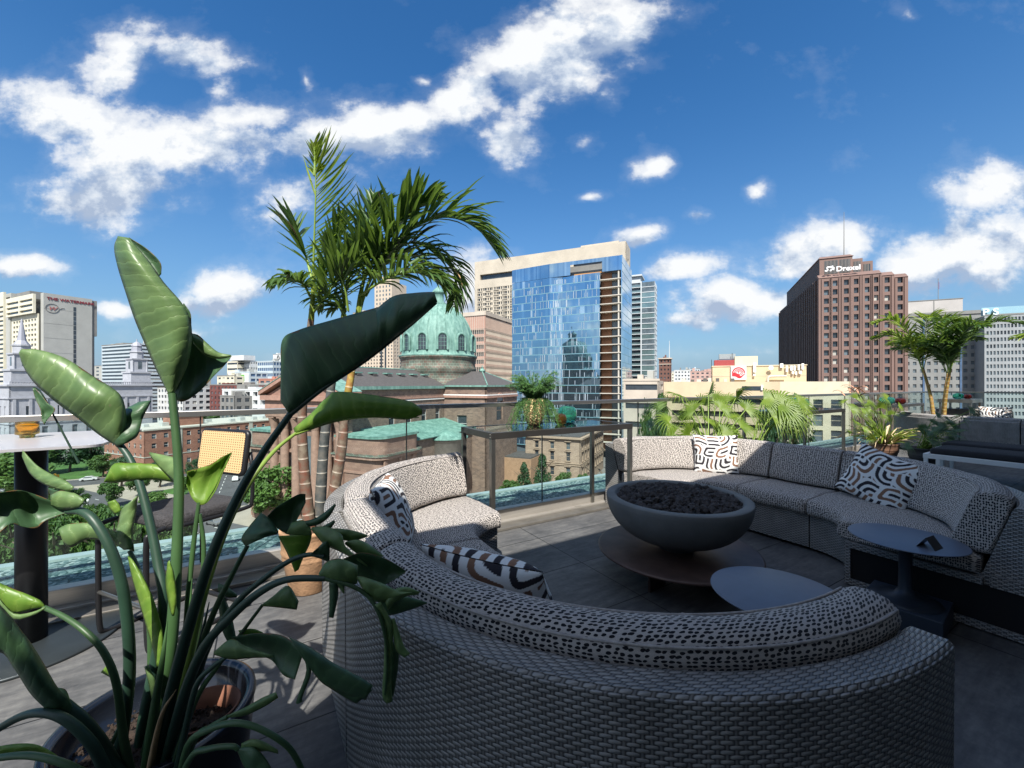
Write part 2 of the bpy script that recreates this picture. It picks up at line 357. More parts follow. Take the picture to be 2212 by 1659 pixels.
# glass guard rail
gr = thing('glass_guard_rail', W(6, B0, 0), 'long frameless glass guard rail with slim dark metal top rail along the deck edge', 'guard rail')
mb = MB(); mb.wbox(-7.6, 15.6, B0-.03, B0+.03, ZR-.042, ZR); mb.build('top_rail', mat('polished_rail_metal', (.50, .48, .45), .30, .9, .05, 2.), gr, .004)
mb = MB(); mb.wbox(-7.6, 15.6, B0-.045, B0+.045, .02, .148); mb.build('base_channel', M_steel, gr, .004)
mb = MB(); mb.wbox(-7.6, 15.6, B0-.10, B0-.0452, .0, .045); mb.build('base_sill', M_steel, gr, .006)
mb = MB(); mb.wbox(-7.6, 15.6, B0-.24, B0-.102, .002, .028); mb.build('drain_cover', mat('drain_metal', (.27, .25, .22), .45, .7, .2, 6.), gr, .004)
for k in range(-5, 10):
    a = 1.121+k*1.525
    mb = MB(); mb.wbox(a+.006, a+1.519, B0-.006, B0+.006, .10, ZR-.03); mb.build('glass_panel', M_glass, gr)
    mb = MB(); mb.wbox(a-.004, a+.004, B0-.0065, B0+.0065, .148, ZR-.042); mb.build('panel_joint', M_joint, gr)
    mb = MB(); mb.wbox(a+.4, a+.48, B0-.099, B0-.075, .0455, .052); mb.build('clip', M_steel, gr)
# return of the guard rail across the far end
g2_ = thing('end_guard_rail', W(15.7, 1, 0), 'short greenish glass guard rail closing the far end of the deck behind the second sofa', 'guard rail')
mb = MB(); mb.wbox(15.62, 15.68, -.9, B0, ZR-.04, ZR-.001); mb.build('top_rail', M_postm, g2_, .003)
mb = MB(); mb.wbox(15.645, 15.657, -.9, B0-.05, .10, ZR-.04); mb.build('glass_panel', M_glass, g2_)

# ---------------------------------------------------------------- curved wicker sofas
RO, RI, ZT = 1.32, .40, .75
def frames(kind, c, t0, t1, n=28):
    # list of (origin, radial direction in deck grid, arc parameter)
    out = []
    for i in range(n+1):
        t = i/n
        if kind == 'arc':
            th = t0+(t1-t0)*t; out.append(((c[0], c[1]), (math.cos(th), math.sin(th))))
        else:
            out.append(((c[0], c[1]+(t0+(t1-t0)*t)), (-1. if kind == 'L' else 1., 0.)))
    return out
def loft(mb, fr, prof, closed=False, capmi=0, capscale=None, smoothcorner=False):
    P = []; 
    for k, (o, d) in enumerate(fr):
        row = []
        for r, z in prof: row.append(W(o[0]+d[0]*r, o[1]+d[1]*r, z))
        P.append(row)
    n = len(P); m = len(prof); us = [[0.]*m for _ in range(n)]
    for i in range(1, n):
        for j in range(m): us[i][j] = us[i-1][j]+(P[i][j]-P[i-1][j]).length
    vv = [0.]
    for j in range(1, m): vv.append(vv[-1]+math.dist(prof[j], prof[j-1]))
    return P, us, vv
def sofa_module(label, kind, c, t0, t1, name='curved_sofa_section', group='wicker sofa sections round the fire bowl', RO=RO, c_in=0.05, plain=False, ri=.40):
    RI = ri; gp_ = .007*(1 if t1 > t0 else -1)
    fr = frames(kind, c, t0+gp_, t1-gp_, 36 if kind == 'arc' else 6)
    o0 = W(c[0], c[1], 0)
    mid = fr[len(fr)//2]; base = W(mid[0][0]+mid[1][0]*.85, mid[0][1]+mid[1][1]*.85, 0)
    root = thing(name, base, label, 'sofa section', group)
    rb = RO-.10
    prof = [(RI+.02, .03), (RI+.02, .315), (RI+.64, .30), (rb-.115, .34), (rb, ZT-.012), (rb+.012, ZT), (RO-.012, ZT), (RO, ZT-.012), (RO-.005, .03), (RI+.02, .03)]
    P, us, vv = loft(None, fr, prof)
    mb = MB()
    for j in range(len(prof)-1):
        if prof[j+1][1] <= .03 and prof[j][1] <= .03: continue
        q = [[P[i][j], P[i][j+1]] for i in range(len(P))]; uu = [[(us[i][j], vv[j]), (us[i][j+1], vv[j+1])] for i in range(len(P))]
        mb.grid(q, uu)
    for e, rv in ((0, 0), (len(P)-1, 1)):
        row = P[e][:-1]; uvs = [(r, z) for r, z in prof[:-1]]
        # cap split into convex pieces: base and back
        A = [0, 1, 2, 3, 8]; B = [3, 4, 5, 6, 7, 8]
        for idx in (A, B):
            f = list(range(len(idx))); mb.add([row[i] for i in idx], [tuple(f if rv else f[::-1])], [uvs[i] for i in idx])
    mb.build('wicker_frame', M_wick, root)
    # seat cushion
    sc_ = [(RI, .322), (RI-.028, .33), (RI-.038, .355), (RI-.036, .41), (RI-.022, .437), (RI+.02, .449), (RI+.3, .455), (rb-.16, .44), (rb-.13, .42), (rb-.13, .325), (RI+.05, .318), (RI, .322)]
    fab = M_fabp if plain else (M_fab if c[0] < 3 and t0 > 3 and c == CL else M_fab2)
    def cushion(nm, prof, shrink=.02):
        f2 = list(fr)
        if kind == 'arc':
            dt = shrink/1.0*(1 if t1 > t0 else -1)
            f2 = frames('arc', c, t0+dt, t1-dt, 36)
        else:
            dt = shrink*(1 if t1 > t0 else -1); f2 = frames(kind, c, t0+dt, t1-dt, 8)
        P, us, vv = loft(None, f2, prof)
        cx = sum(p[0] for p in prof[:-1])/(len(prof)-1); cz_ = sum(p[1] for p in prof[:-1])/(len(prof)-1)
        rows, uvr = [], []
        def endrow(k, s, push):
            o, d = f2[k]; ctr = W(o[0]+d[0]*cx, o[1]+d[1]*cx, cz_)
            dirv = (P[k][0]-P[k+1 if k == 0 else k-1][0]).normalized()*push
            return [ctr+(p-ctr)*s+dirv for p in P[k]]
        for s, push, du in ((.90, .012, .03), (.965, .009, .012), (.99, .004, .004)):
            rows.append(endrow(0, s, push)); uvr.append([(us[0][j]-du, vv[j]) for j in range(len(prof))])
        for i in range(len(P)):
            w = []
            for j, p in enumerate(P[i]):
                w.append(p+UP*(.009*noise.noise(p*4.1)+.003*noise.noise(p*14))+(Vector((noise.noise(p*3.3), noise.noise(p*3.7+Vector((5, 5, 5))), 0))*.011))
            rows.append(w); uvr.append([(us[i][j], vv[j]) for j in range(len(prof))])
        for s, push, du in ((.99, .004, .004), (.965, .009, .012), (.90, .012, .03)):
            rows.append(endrow(len(P)-1, s, push)); uvr.append([(us[-1][j]+du, vv[j]) for j in range(len(prof))])
        mb = MB(); mb.grid(rows, uvr)
        for k in (0, -1):
            r = rows[k][:-1]; mb.add(r, [tuple(range(len(r))) if k == 0 else tuple(reversed(range(len(r))))], [(q_[1]*1.0+.3, q_[0]) for q_ in prof[:-1]])
        ob = mb.build(nm, fab, root)
        return ob
    cushion('seat_cushion', sc_)
    bc_ = [(rb-.238, .458), (rb-.252, .472), (rb-.247, .51), (rb-.218, .60), (rb-.188, .70), (rb-.162, .772), (rb-.148, .797), (rb-.118, .813), (rb-.078, .818), (rb-.038, .808), (rb-.014, .788), (rb-.005, .76), (rb-.022, .68), (rb-.09, .456), (rb-.15, .45), (rb-.238, .458)]
    bco = cushion('back_cushion', bc_)
    f3 = frames('arc', c, t0+.022*(1 if t1 > t0 else -1), t1-.022*(1 if t1 > t0 else -1), 48) if kind == 'arc' else frames(kind, c, t0+.022, t1-.022, 8)
    for (r_, z_) in ((rb-.1495, .797), (rb-.013, .789)):
        mb = MB(); mb.tube([W(o[0]+d[0]*r_, o[1]+d[1]*r_, z_) for o, d in f3], .0042, 6); pp = mb.build('piping', mat('cushion_piping', (.36, .33, .31) if not plain else (.3, .29, .28), .9, 0, .3, 60.), bco)
    return root
CL = (1.58, 1.66); CL2 = (1.58, 2.42); CR = (3.64, 1.74); CR2 = (3.64, 2.36)
s1 = sofa_module('curved wicker sofa section nearest the camera, its wicker back to the viewer', 'arc', CL, R(180), R(271.5), ri=.50)
s2 = sofa_module('narrow straight wicker sofa section between the nearest curved section and the sunlit one', 'L', (CL[0], 0), CL[1], CL2[1], name='straight_sofa_section')
s3 = sofa_module('sunlit curved wicker sofa section at the glass rail beside the terracotta palm pot', 'arc', CL2, R(180), R(91), RO=1.30)
s4 = sofa_module('half sunlit curved wicker sofa section behind the fire bowl, under the fan palms', 'arc', CR2, R(0), R(97), RO=1.30)
s5 = sofa_module('narrow straight shaded wicker sofa section right of the fire bowl, between the two curved ones', 'R', (CR[0], 0), CR[1], CR2[1], name='straight_sofa_section', RO=1.30)
s6 = sofa_module('shaded curved wicker sofa section behind the round table with the tent card', 'arc', CR, R(0), R(-91), RO=1.30)
# black panel paints the shade of the open underside, framed by wicker rails
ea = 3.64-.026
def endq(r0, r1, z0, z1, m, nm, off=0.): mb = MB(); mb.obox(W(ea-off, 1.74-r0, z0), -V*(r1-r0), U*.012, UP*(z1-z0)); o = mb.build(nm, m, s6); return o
endq(.455, 1.262, .055, .275, mat('black_void_shade', (.006, .006, .007), .9, 0, 0), 'underside_shade_panel', .002)
for q in ((.42, 1.30, .012, .055), (.42, 1.09, .275, .315), (.42, .455, .0555, .2745), (1.262, 1.30, .0555, .745), (1.12, 1.2615, .275, .345)):
    mb = MB(); o_ = W(ea-.016, 1.74-q[0], q[2]); mb.obox(o_, -V*(q[1]-q[0]), U*.026, UP*(q[3]-q[2])); L0 = q[1]-q[0]; H0 = q[3]-q[2]
    mb.hasuv = True; uvs_ = [(0, 0), (L0, 0), (L0, .026), (0, .026), (0, H0), (L0, H0), (L0, H0+.026), (0, H0+.026)]
    mb.uv = [uvs_[i] for f in mb.f for i in f]; mb.build('end_rail', M_wick, s6)
# second lounge set further along the deck
DA = 11.45
k1 = sofa_module('far grey curved sofa section seen from behind, beyond the loungers and right of its seam', 'arc', (CL[0]+DA, CL[1]), R(180), R(271), group='sofa sections of the second lounge', plain=True)
k2 = sofa_module('far narrow straight sofa section seen from behind, between the two curved far ones', 'L', (CL[0]+DA, 0), CL[1], CL2[1], name='straight_sofa_section', group='sofa sections of the second lounge', plain=True)
k3 = sofa_module('far grey curved sofa section beside the yellowing potted palm at the rail', 'arc', (CL[0]+DA, CL2[1]), R(180), R(92), group='sofa sections of the second lounge', plain=True)
k4 = sofa_module('farthest pale curved sofa section at the rail, in sun below the tall far palm', 'arc', (CR[0]+DA-.4, CR2[1]), R(0), R(92), group='sofa sections of the second lounge', plain=True)
k6 = sofa_module('farthest grey curved sofa section on the right edge, in shade', 'arc', (CR[0]+DA-.4, CR[1]), R(0), R(-91), group='sofa sections of the second lounge', plain=True)

# ---------------------------------------------------------------- patterned pillows
M_pil, nt_, b_ = newmat('labyrinth_print_cotton')
at = nt_.nodes.new('ShaderNodeVertexColor'); at.layer_name = 'print'; L(nt_, at.outputs[0], b_.inputs['Base Color']); b_.inputs['Roughness'].default_value = .9
bump(nt_, b_, noise_(nt_, texco(nt_, 'Object'), 300., 2), .0015, .6)
def labyrinth(n, seed, cells=3.6):
    rng = np.random.RandomState(seed); K = 9
    ty = rng.randint(0, 10, (K, K)); br = rng.rand(K, K); ph = rng.randint(0, 2, (K, K))
    y, x = np.mgrid[0:n, 0:n]/(n-1)*cells+.37
    x0, y0 = x.copy(), y.copy()
    x = x0+.16*np.sin(y0*2.1+seed)+.04*np.sin(y0*6.+1); y = y0+.16*np.sin(x0*1.9+seed*2)+.04*np.sin(x0*5.3)
    # staggered cells of different widths
    iy = y.astype(int); x = x+.5*(iy % 2)+.13*np.sin(iy*3.)
    ix = x.astype(int); fx = x-ix; fy = y-iy; t = ty[iy, ix]; p = 3.4
    pn = lambda a, b: (np.abs(a)**p+np.abs(b)**p)**(1/p)
    ds = [fy, fx, pn(fx, fy), pn(1-fx, fy), pn(fx, 1-fy), pn(1-fx, 1-fy), pn(fx-.5, np.maximum(0, fy-.45))+.5, pn(fx-.5, np.maximum(0, .55-fy))+.5, pn(np.maximum(0, fx-.45), fy-.5)+.5, pn(np.maximum(0, .55-fx), fy-.5)+.5]
    d = np.choose(t, ds); L_ = 3.
    s = np.cos(2*np.pi*(d*L_+.5))
    edge = np.minimum(np.minimum(fx, 1-fx), np.minimum(fy, 1-fy))
    arc = (t >= 2) & (t < 6) & (d > 1.0)
    wob = .10*np.sin(x*9+seed)*np.sin(y*8)
    dark = (s > -.02+wob) & (edge > .035+.02*np.sin(x*13)) & ~(arc & (d > 1.18))
    brown = np.sin(np.floor(d*L_)*2.4+ix*3.1+iy*5.7+seed) > .30
    col = np.empty((n, n, 4)); col[:] = (.74, .74, .72, 1)
    col[dark & ~brown] = (.022, .018, .024, 1); col[dark & brown] = (.22, .115, .07, 1)
    return col
def pillow(label, ctr, xd, yd, w, h, th, seed, n=150, group='printed throw pillows', cells=3.6):
    x = Vector(xd).normalized(); y = Vector(yd); y = (y-x*y.dot(x)).normalized(); z = x.cross(y); ctr = Vector(ctr)
    mb = MB(); cols = labyrinth(n, seed, cells); allc = []
    for side in (1, -1):
        P = []
        for j in range(n):
            row = []
            for i in range(n):
                s = 2*i/(n-1)-1; t = 2*j/(n-1)-1
                e = max(0., 1-abs(s)**2.6)**.55*max(0., 1-abs(t)**2.6)**.55
                pin = 1-.07*(1-abs(t)**2)*abs(s)**4; pin2 = 1-.07*(1-abs(s)**2)*abs(t)**4
                k = .006*noise.noise(Vector((s*2.2, t*2.2, seed+side)))
                row.append(ctr+x*(s*w/2*pin)+y*(t*h/2*pin2)+z*(side*(th/2*e+.002)+k*e))
            P.append(row if side > 0 else row[::-1])
        mb.grid(P); c = cols if side > 0 else cols[:, ::-1]
        allc.append((c if side > 0 else labyrinth(n, seed+40, cells)).reshape(-1, 4))
    o = mb.build('pillow', M_pil, None, loc=ctr)
    ca = o.data.color_attributes.new('print', 'FLOAT_COLOR', 'POINT'); ca.data.foreach_set('color', np.concatenate(allc).ravel().astype(np.float32))
    tag(o, label, 'pillow', group)
    return o
def DV(a, b, z): return U*a+V*b+UP*z
pillow('black, brown and white printed pillow seen edge-on, left end of the sunlit sofa', W(.66, 2.50, .655), DV(.42, .90, 0), DV(-.30, .12, .94), .46, .46, .19, 3)
pillow('black, brown and white printed pillow lying against the nearest sofa back, seen from above', W(.80, 1.47, .615), DV(.52, -.85, .0), DV(-.50, -.33, .80), .54, .46, .17, 11, cells=3.0)
pillow('black, brown and white printed pillow standing upright behind the fire bowl', W(4.43, 2.85, .635), DV(.55, -.83, .03), DV(.16, .08, .96), .47, .47, .16, 5)
pillow('black, brown and white printed pillow tilted on one corner on the right shaded sofa section', W(4.51, 1.40, .635), DV(-.22, -.93, -.30), DV(.30, -.22, .87), .53, .47, .17, 8)
pillow('small far printed pillow on the farthest pale sofa, half in shade', W(15.0, 2.5, .70), DV(.35, -.93, 0), DV(.2, .1, .95), .55, .42, .15, 15, n=90)

# ---------------------------------------------------------------- fire bowl on its steel disc table
fc = Vector((1.237, 3.10, 0))
ft = thing('fire_bowl_table', fc, 'low round rusty steel disc table under the concrete fire bowl', 'table')
mb = MB(); mb.lathe(fc, [(0, .200), (.560, .200), (.574, .207), (.574, .217), (.560, .224), (0, .224)], 96); mb.build('table_disc', M_rust, ft)
for ang in (40, 130, 220, 310):
    a = R(ang); d = Vector((math.cos(a), math.sin(a), 0)); t = Vector((-d.y, d.x, 0))
    mb = MB(); mb.cbox(fc+d*.27+UP*.1, d, t, UP, .20, .018, .199); mb.build('leg', M_rust, ft, .002)
fb = thing('fire_bowl', fc+UP*.224, 'wide dark concrete fire bowl heaped with black lava rock', 'fire bowl')
pr = [(0, .226), (.13, .226), (.13, .27), (.17, .285)]
for i in range(1, 15):
    t = i/14*math.pi/2; pr.append((.17+.343*math.sin(t)**.92, .29+.315*(1-math.cos(t))**.95))
pr += [(.511, .609), (.500, .614), (.452, .614), (.444, .606), (.438, .585), (.42, .578), (.40, .54), (0, .52)]
mb = MB(); mb.lathe(fc, pr, 128); mb.build('bowl', M_conc, fb)
rng = random.Random(3)
def rock(mb, c, r, rg):
    bm = bmesh.new(); bmesh.ops.create_icosphere(bm, subdivisions=2, radius=1.)
    o = Vector((rg.random()*50, rg.random()*50, rg.random()*50)); sx, sy, sz = (.8+.5*rg.random() for _ in range(3))
    rot = Matrix.Rotation(rg.random()*6, 3, Vector((rg.random()-.5, rg.random()-.5, rg.random()-.5)).normalized())
    vs = []
    for v in bm.verts:
        d = v.co.normalized(); k = 1+.42*noise.noise(d*1.6+o)+.2*noise.noise(d*4.+o)
        vs.append(c+rot@Vector((d.x*sx, d.y*sy, d.z*sz*.8))*r*k)
    fs = [tuple(v.index for v in f.verts) for f in bm.faces]; bm.free(); mb.add(vs, fs)
mb = MB()
for k in range(620):
    r = .425*math.sqrt(rng.random()); a = rng.random()*6.283; z = .575+.035*(1-(r/.42)**2)+rng.random()*.02
    rock(mb, fc+Vector((r*math.cos(a), r*math.sin(a), z)), .014+.016*rng.random(), rng)
tag(mb.build('lava_rocks', M_lava, None, loc=fc+UP*.58), 'heap of black lava rock filling the concrete bowl', 'lava rock', kind='stuff')

# ---------------------------------------------------------------- pedestal side tables
def side_table(cx, cy, zt, r, label, rot):
    c = Vector((cx, cy, 0)); t = thing('pedestal_table', c, label, 'side table', 'round pedestal side tables')
    mb = MB(); mb.lathe(c, [(0, zt-.012), (r-.02, zt-.012), (r, zt-.004), (r, zt-.001), (r-.004, zt), (0, zt)], 96); mb.build('table_top', M_tabl, t)
    mb = MB(); mb.lathe(c, [(.055, zt-.013), (.034, zt-.03), (.031, .30), (.035, .19), (.055, .155), (.12, .137), (.165, .128), (.168, .121)], 64); mb.build('pedestal', mat('dark_blue_grey_metal', (.035, .045, .06), .45, .4, .1), t)
    mb = MB(); x = Vector((math.cos(rot), math.sin(rot), 0)); y = Vector((-x.y, x.x, 0)); mb.cbox(c+UP*.06, x, y, UP, .37, .37, .12); mb.build('plinth', mat('painted_plinth', (.03, .042, .06), .55, 0, .1), t, .004)
    return t
side_table(2.43, 2.545, .50, .277, 'round blue grey pedestal table carrying the dark tent card', R(37))
side_table(1.228, 1.905, .485, .280, 'round blue grey pedestal table half hidden behind the nearest sofa back', R(37))
# tent cards
def tent(label, c, x, w, h, m, dpt=.05):
    c = Vector(c); x = Vector(x).normalized(); y = UP.cross(x); mb = MB()
    pts = [-y*dpt, UP*h, y*dpt]
    for a, b in ((0, 1), (2, 1)):
        p, q = pts[a], pts[b]; n_ = (q-p).cross(x).normalized()*.0012
        mb.obox(c-x*w/2+p, x*w, q-p, n_ if a == 0 else -n_)
    return tag(mb.build('tent_card', m, None, loc=c), label, 'tent card')
tc_ = tent('small dark folded tent card standing on the right round table', PZ(2008, 1182, .5), (.90, .43, 0), .10, .062, mat('dark_card', (.022, .018, .018), .35, 0, .1), .042)
tent('white folded tent card at the left end of the bar table', W(-1.22, 2.93, 1.152), U*.2+V, .10, .075, mat('white_card', (.8, .78, .76), .5, 0, 0), .03)

# ---------------------------------------------------------------- console tables at the rail
def console(a0, a1, b0, b1, zt, label):
    c = W((a0+a1)/2, (b0+b1)/2, 0); t = thing('console_table', c, label, 'console table', 'narrow console tables along the rail')
    w = .052; hh = .055
    for nm, q in (('frame_rail', (a0, a1, b0, b0+w)), ('frame_rail', (a0, a1, b1-w, b1)), ('frame_rail', (a0, a0+w, b0+w+.0005, b1-w-.0005)), ('frame_rail', (a1-w, a1, b0+w+.0005, b1-w-.0005))):
        mb = MB(); mb.wbox(*q, zt-hh, zt); mb.build(nm, M_bronze if nm else M_bronze, t, .002)
    mb = MB(); mb.wbox(a0+w, a1-w, b0+w, b1-w, zt-.012, zt-.003); mb.build('glass_top', M_bglass, t)
    for a in (a0, a1-w+.008):
        for b in (b0, b1-w+.008):
            mb = MB(); mb.wbox(a+.002, a+w-.010, b+.002, b+w-.010, 0.001, zt-hh-.0005); mb.build('leg', M_postm, t, .002)
    mb = MB()
    for z in (zt-.015, zt-.04):
        for b in (b0+.02,): mb.tube([W(a0-.004, b, z), W(a0+.001, b, z)], .004, 8)
    mb.build('bolt', M_steel, t)
    return t
console(1.655, 3.36, 3.10, 3.735, 1.03, 'black framed console table with dark glass top holding the golden planter')
console(6.50, 8.50, 3.10, 3.735, 1.03, 'dark console table at the rail behind the fan palms, holding a green glass vase')
console(10.6, 12.5, 3.12, 3.735, 1.03, 'far console table left of the tall far palm, holding green and dark red glass')
def vase(label, c, r, h, m, neck=.55):
    c = Vector(c); pr = [(0, .004), (r*.55, .0), (r*.8, .01), (r*.97, h*.2), (r, h*.45), (r*.98, h*.7), (r*.86, h*.9), (r*neck, h*.985), (r*neck*.9, h), (r*neck*.85, h*.97), (r*.80, h*.88), (r*.92, h*.68), (r*.94, h*.45), (r*.9, h*.2), (r*.7, .03), (0, .025)]
    mb = MB(); mb.lathe(c, pr, 64); o = mb.build('glass_vase', m, None, loc=c); return tag(o, label, 'vase', 'round coloured glass vases')
def colglass(name, col):
    m, nt, b = newmat(name); b.inputs['Base Color'].default_value = col+(1,); b.inputs['Transmission Weight'].default_value = .92; b.inputs['Roughness'].default_value = .01; b.inputs['IOR'].default_value = 1.45; return m
G_gr = colglass('green_glass', (.20, .78, .60)); G_rd = colglass('dark_red_glass', (.45, .08, .06)); G_yw = colglass('yellow_amber_glass', (.95, .58, .12)); G_dk = colglass('smoked_amber_glass', (.50, .26, .08))
cz = 1.028
vase('large green glass vase on the console beside the golden planter', PZ(1225, 912.5, cz), .104, .180, G_gr)
vase('small smoked amber glass vase in front of the large green one', PZ(1211, 917, cz), .062, .112, G_dk)
vase('green glass vase on the console behind the fan palms', W(7.55, 3.42, cz), .17, .19, G_gr)
vase('far green glass vase left of the dark red one on the far console', W(11.3, 3.4, cz), .13, .15, G_gr)
vase('dark red glass vase right of the green one on the far console', W(11.65, 3.28, cz), .09, .12, G_rd)
vase('far green glass vase seen between the trunks of the far palm', W(14.9, 3.1, cz+.05), .10, .14, G_gr)
vase('far dark red glass vase right of the far palm trunks', W(15.2, 3.0, cz+.05), .08, .11, G_rd)
mbs = MB(); mbs.wbox(14.6, 15.5, 2.8, 3.4, .99, 1.075); t_ = thing('console_table', W(15, 3.1, 0), 'farthest grey console table behind the trunks of the far palm', 'console table', 'narrow console tables along the rail'); mbs.build('table_top', M_postm, t_)
for a in (14.62, 15.44):
    for b in (2.82, 3.34): mb = MB(); mb.wbox(a, a+.04, b, b+.04, 0, .989); mb.build('leg', M_postm, t_)
# golden textured planter
gp = PZ(1154, 918.5, cz)
pt = thing('golden_planter', gp, 'chipped gold leaf planter of feathery fern on the black console', 'planter')
mg, ntg, bg = newmat('chipped_gold'); bg.inputs['Roughness'].default_value = .38; bg.inputs['Metallic'].default_value = .35
vv_ = N(ntg, 'ShaderNodeTexVoronoi'); vv_.inputs['Scale'].default_value = 85.; vv_.inputs['Randomness'].default_value = 1.; L(ntg, texco(ntg, 'Object', (1, 1, .7)), vv_.inputs['Vector'])
L(ntg, ramp(ntg, vv_.outputs['Distance'], [(.1, (.86, .70, .40)), (.48, (.74, .55, .26)), (.62, (.22, .14, .06))]), bg.inputs['Base Color']); bump(ntg, bg, math_(ntg, 'SUBTRACT', 1., vv_.outputs['Distance']), .012, 1.)
hgt = .275
mb = MB(); mb.lathe(gp, [(0, .001), (.062, .0), (.070, .006), (.092, .06), (.112, .13), (.118, .18), (.114, .235), (.108, hgt), (.100, hgt), (.100, hgt-.02), (0, hgt-.03)], 72); mb.build('pot', mg, pt)
mb = MB(); rng = random.Random(5)
for k in range(420):                       # arching threads with needle clusters
    a = rng.random()*6.283; ln = .14+.20*rng.random(); lift = rng.random()
    c0 = gp+Vector((.05*math.cos(a), .05*math.sin(a), hgt-.02)); d = Vector((math.cos(a), math.sin(a), 0))
    pts = []
    for i in range(7):
        t = i/6; pts.append(c0+d*(ln*(.62 if lift > .35 else .8)*t)+UP*(ln*((.45+1.35*lift)*t*(1.25-t*.75) if lift > .3 else (.7*t-1.75*t*t)))+Vector((noise.noise(Vector((k, i*.4, 0))), noise.noise(Vector((k, i*.4, 9))), 0))*.02)
    mb.tube(pts, .0009, 3, False)
    for i in range(1, 7):
        for q in range(13):
            p = pts[i]+(pts[i-1]-pts[i])*rng.random(); v = Vector((rng.gauss(0, 1), rng.gauss(0, 1), rng.gauss(.3, 1))).normalized(); w = v.orthogonal().normalized()*.0018; e = p+v*(.014+.016*rng.random())
            mb.add([p-w, p+w, e], [(0, 1, 2)])
mb.build('fern_foliage', mat('feathery_green', (.06, .15, .03), .6, 0, .45, 22.), pt)

# ---------------------------------------------------------------- bar table, votive and cane stool
bt = thing('bar_table', W(-1.124, 3.374, 0), 'tall bar table with grey top and thick black post at the left rail', 'bar table')
def rrect(a0, a1, b0, b1, r, n=8):
    out = []
    for (ca, cb, s) in ((a1-r, b1-r, 0), (a0+r, b1-r, 90), (a0+r, b0+r, 180), (a1-r, b0+r, 270)):
        for i in range(n+1): t = R(s+90*i/n); q = W(ca+r*math.cos(t), cb+r*math.sin(t)); out.append((q.x, q.y))
    return out
mb = MB(); mb.prism(rrect(-2.6, -.70, 2.80, 3.66, .06), 1.138, 1.150); mb.build('table_top', mat('pale_grey_laminate', (.40, .39, .40), .3, 0, .04, 3.), bt)
mb = MB(); mb.lathe(W(-1.124, 3.374), [(0, .018), (.063, .018), (.063, 1.137), (0, 1.137)], 40); mb.build('post', M_black, bt)
mb = MB(); mb.lathe(W(-1.124, 3.374), [(0, 0), (.39, 0), (.39, .012), (.385, .016), (0, .017)], 80); mb.build('base_disc', mat('base_disc_metal', (.045, .055, .06), .42, .5, .12, 5.), bt)
vp = PZ(59, 945, 1.151)
mb = MB(); mb.lathe(vp, [(0, .0), (.028, 0), (.030, .012), (.033, .016), (.046, .020), (.047, .024), (.045, .07), (.047, .088), (.044, .088), (.042, .07), (.042, .028), (0, .022)], 48)
vo_ = mb.build('votive_holder', G_yw, None, loc=vp); tag(vo_, 'amber glass votive holder on the grey bar table', 'candle holder')
sc0 = Vector((-2.03, 2.56, 0)); e1 = Vector((.924, -.383, 0)); e2 = Vector((.383, .924, 0))
st = thing('bar_stool', sc0, 'black tube bar stool with cane back and dark boucle seat', 'bar stool')
def rslab(mb, c, x, y, z, w, h, t, r, n=6, mi=0):
    # rounded slab: outline in x,y, thickness t along z, softened rim
    ol = []
    for (cx, cy, s) in ((w/2-r, h/2-r, 0), (-w/2+r, h/2-r, 90), (-w/2+r, -h/2+r, 180), (w/2-r, -h/2+r, 270)):
        for i in range(n+1): a = R(s+90*i/n); ol.append((cx+r*math.cos(a), cy+r*math.sin(a)))
    rows = []
    for (s, dz) in ((.0, -t/2), (.90, -t/2), (.97, -t*.42), (1., -t*.2), (1., t*.2), (.97, t*.42), (.90, t/2), (0., t/2)):
        rows.append([c+x*(px*s)+y*(py*s)+z*dz for px, py in ol])
    mb.grid(rows, wrap=True, mi=mi); return mb
M_bouc = mat('charcoal_boucle', (.055, .052, .055), .95, 0, .5, 70., .012, 160)
mb = MB(); rslab(mb, sc0+UP*.675, e1, e2, UP, .47, .45, .075, .07); mb.build('seat_cushion', M_bouc, st)
bc = sc0+e2*.245-e1*.02+UP*.995; by = (UP*.97+e2*.13).normalized(); bz = e1.cross(by)
mb = MB(); rslab(mb, bc, e1, by, bz, .485, .30, .034, .04); bfr = mb.build('back_frame', M_black, st)
mc, ntc, bcn = newmat('cane_webbing'); tcc = texco(ntc, 'UV', (1, 1, 1)); sp = N(ntc, 'ShaderNodeSeparateXYZ'); L(ntc, tcc, sp.inputs[0])
hx = math_(ntc, 'SINE', math_(ntc, 'MULTIPLY', sp.outputs[0], 2*math.pi/.0215)); hy = math_(ntc, 'SINE', math_(ntc, 'MULTIPLY', sp.outputs[1], 2*math.pi/.0155))
hh_ = math_(ntc, 'MINIMUM', hx, hy)
L(ntc, ramp(ntc, hh_, [(.22, (.66, .45, .22)), (.42, (.12, .05, .02))]), bcn.inputs['Base Color']); bcn.inputs['Roughness'].default_value = .6
mb = MB(); q = [(-.19, -.108), (.19, -.108), (.19, .108), (-.19, .108)]
ol = []
for (cx, cy, s) in ((.197, .107, 0), (-.197, .107, 90), (-.197, -.107, 180), (.197, -.107, 270)):
    for i in range(5): a = R(s+22.5*i); ol.append((cx+.025*math.cos(a), cy+.025*math.sin(a)))
sg = -1 if bz.dot(-e2) < 0 else 1
mb.add([bc+e1*a+by*b+bz*(.0185*sg) for a, b in ol], [tuple(range(len(ol))) if sg > 0 else tuple(reversed(range(len(ol))))], ol); mb.build('cane_panel', mc, bfr)
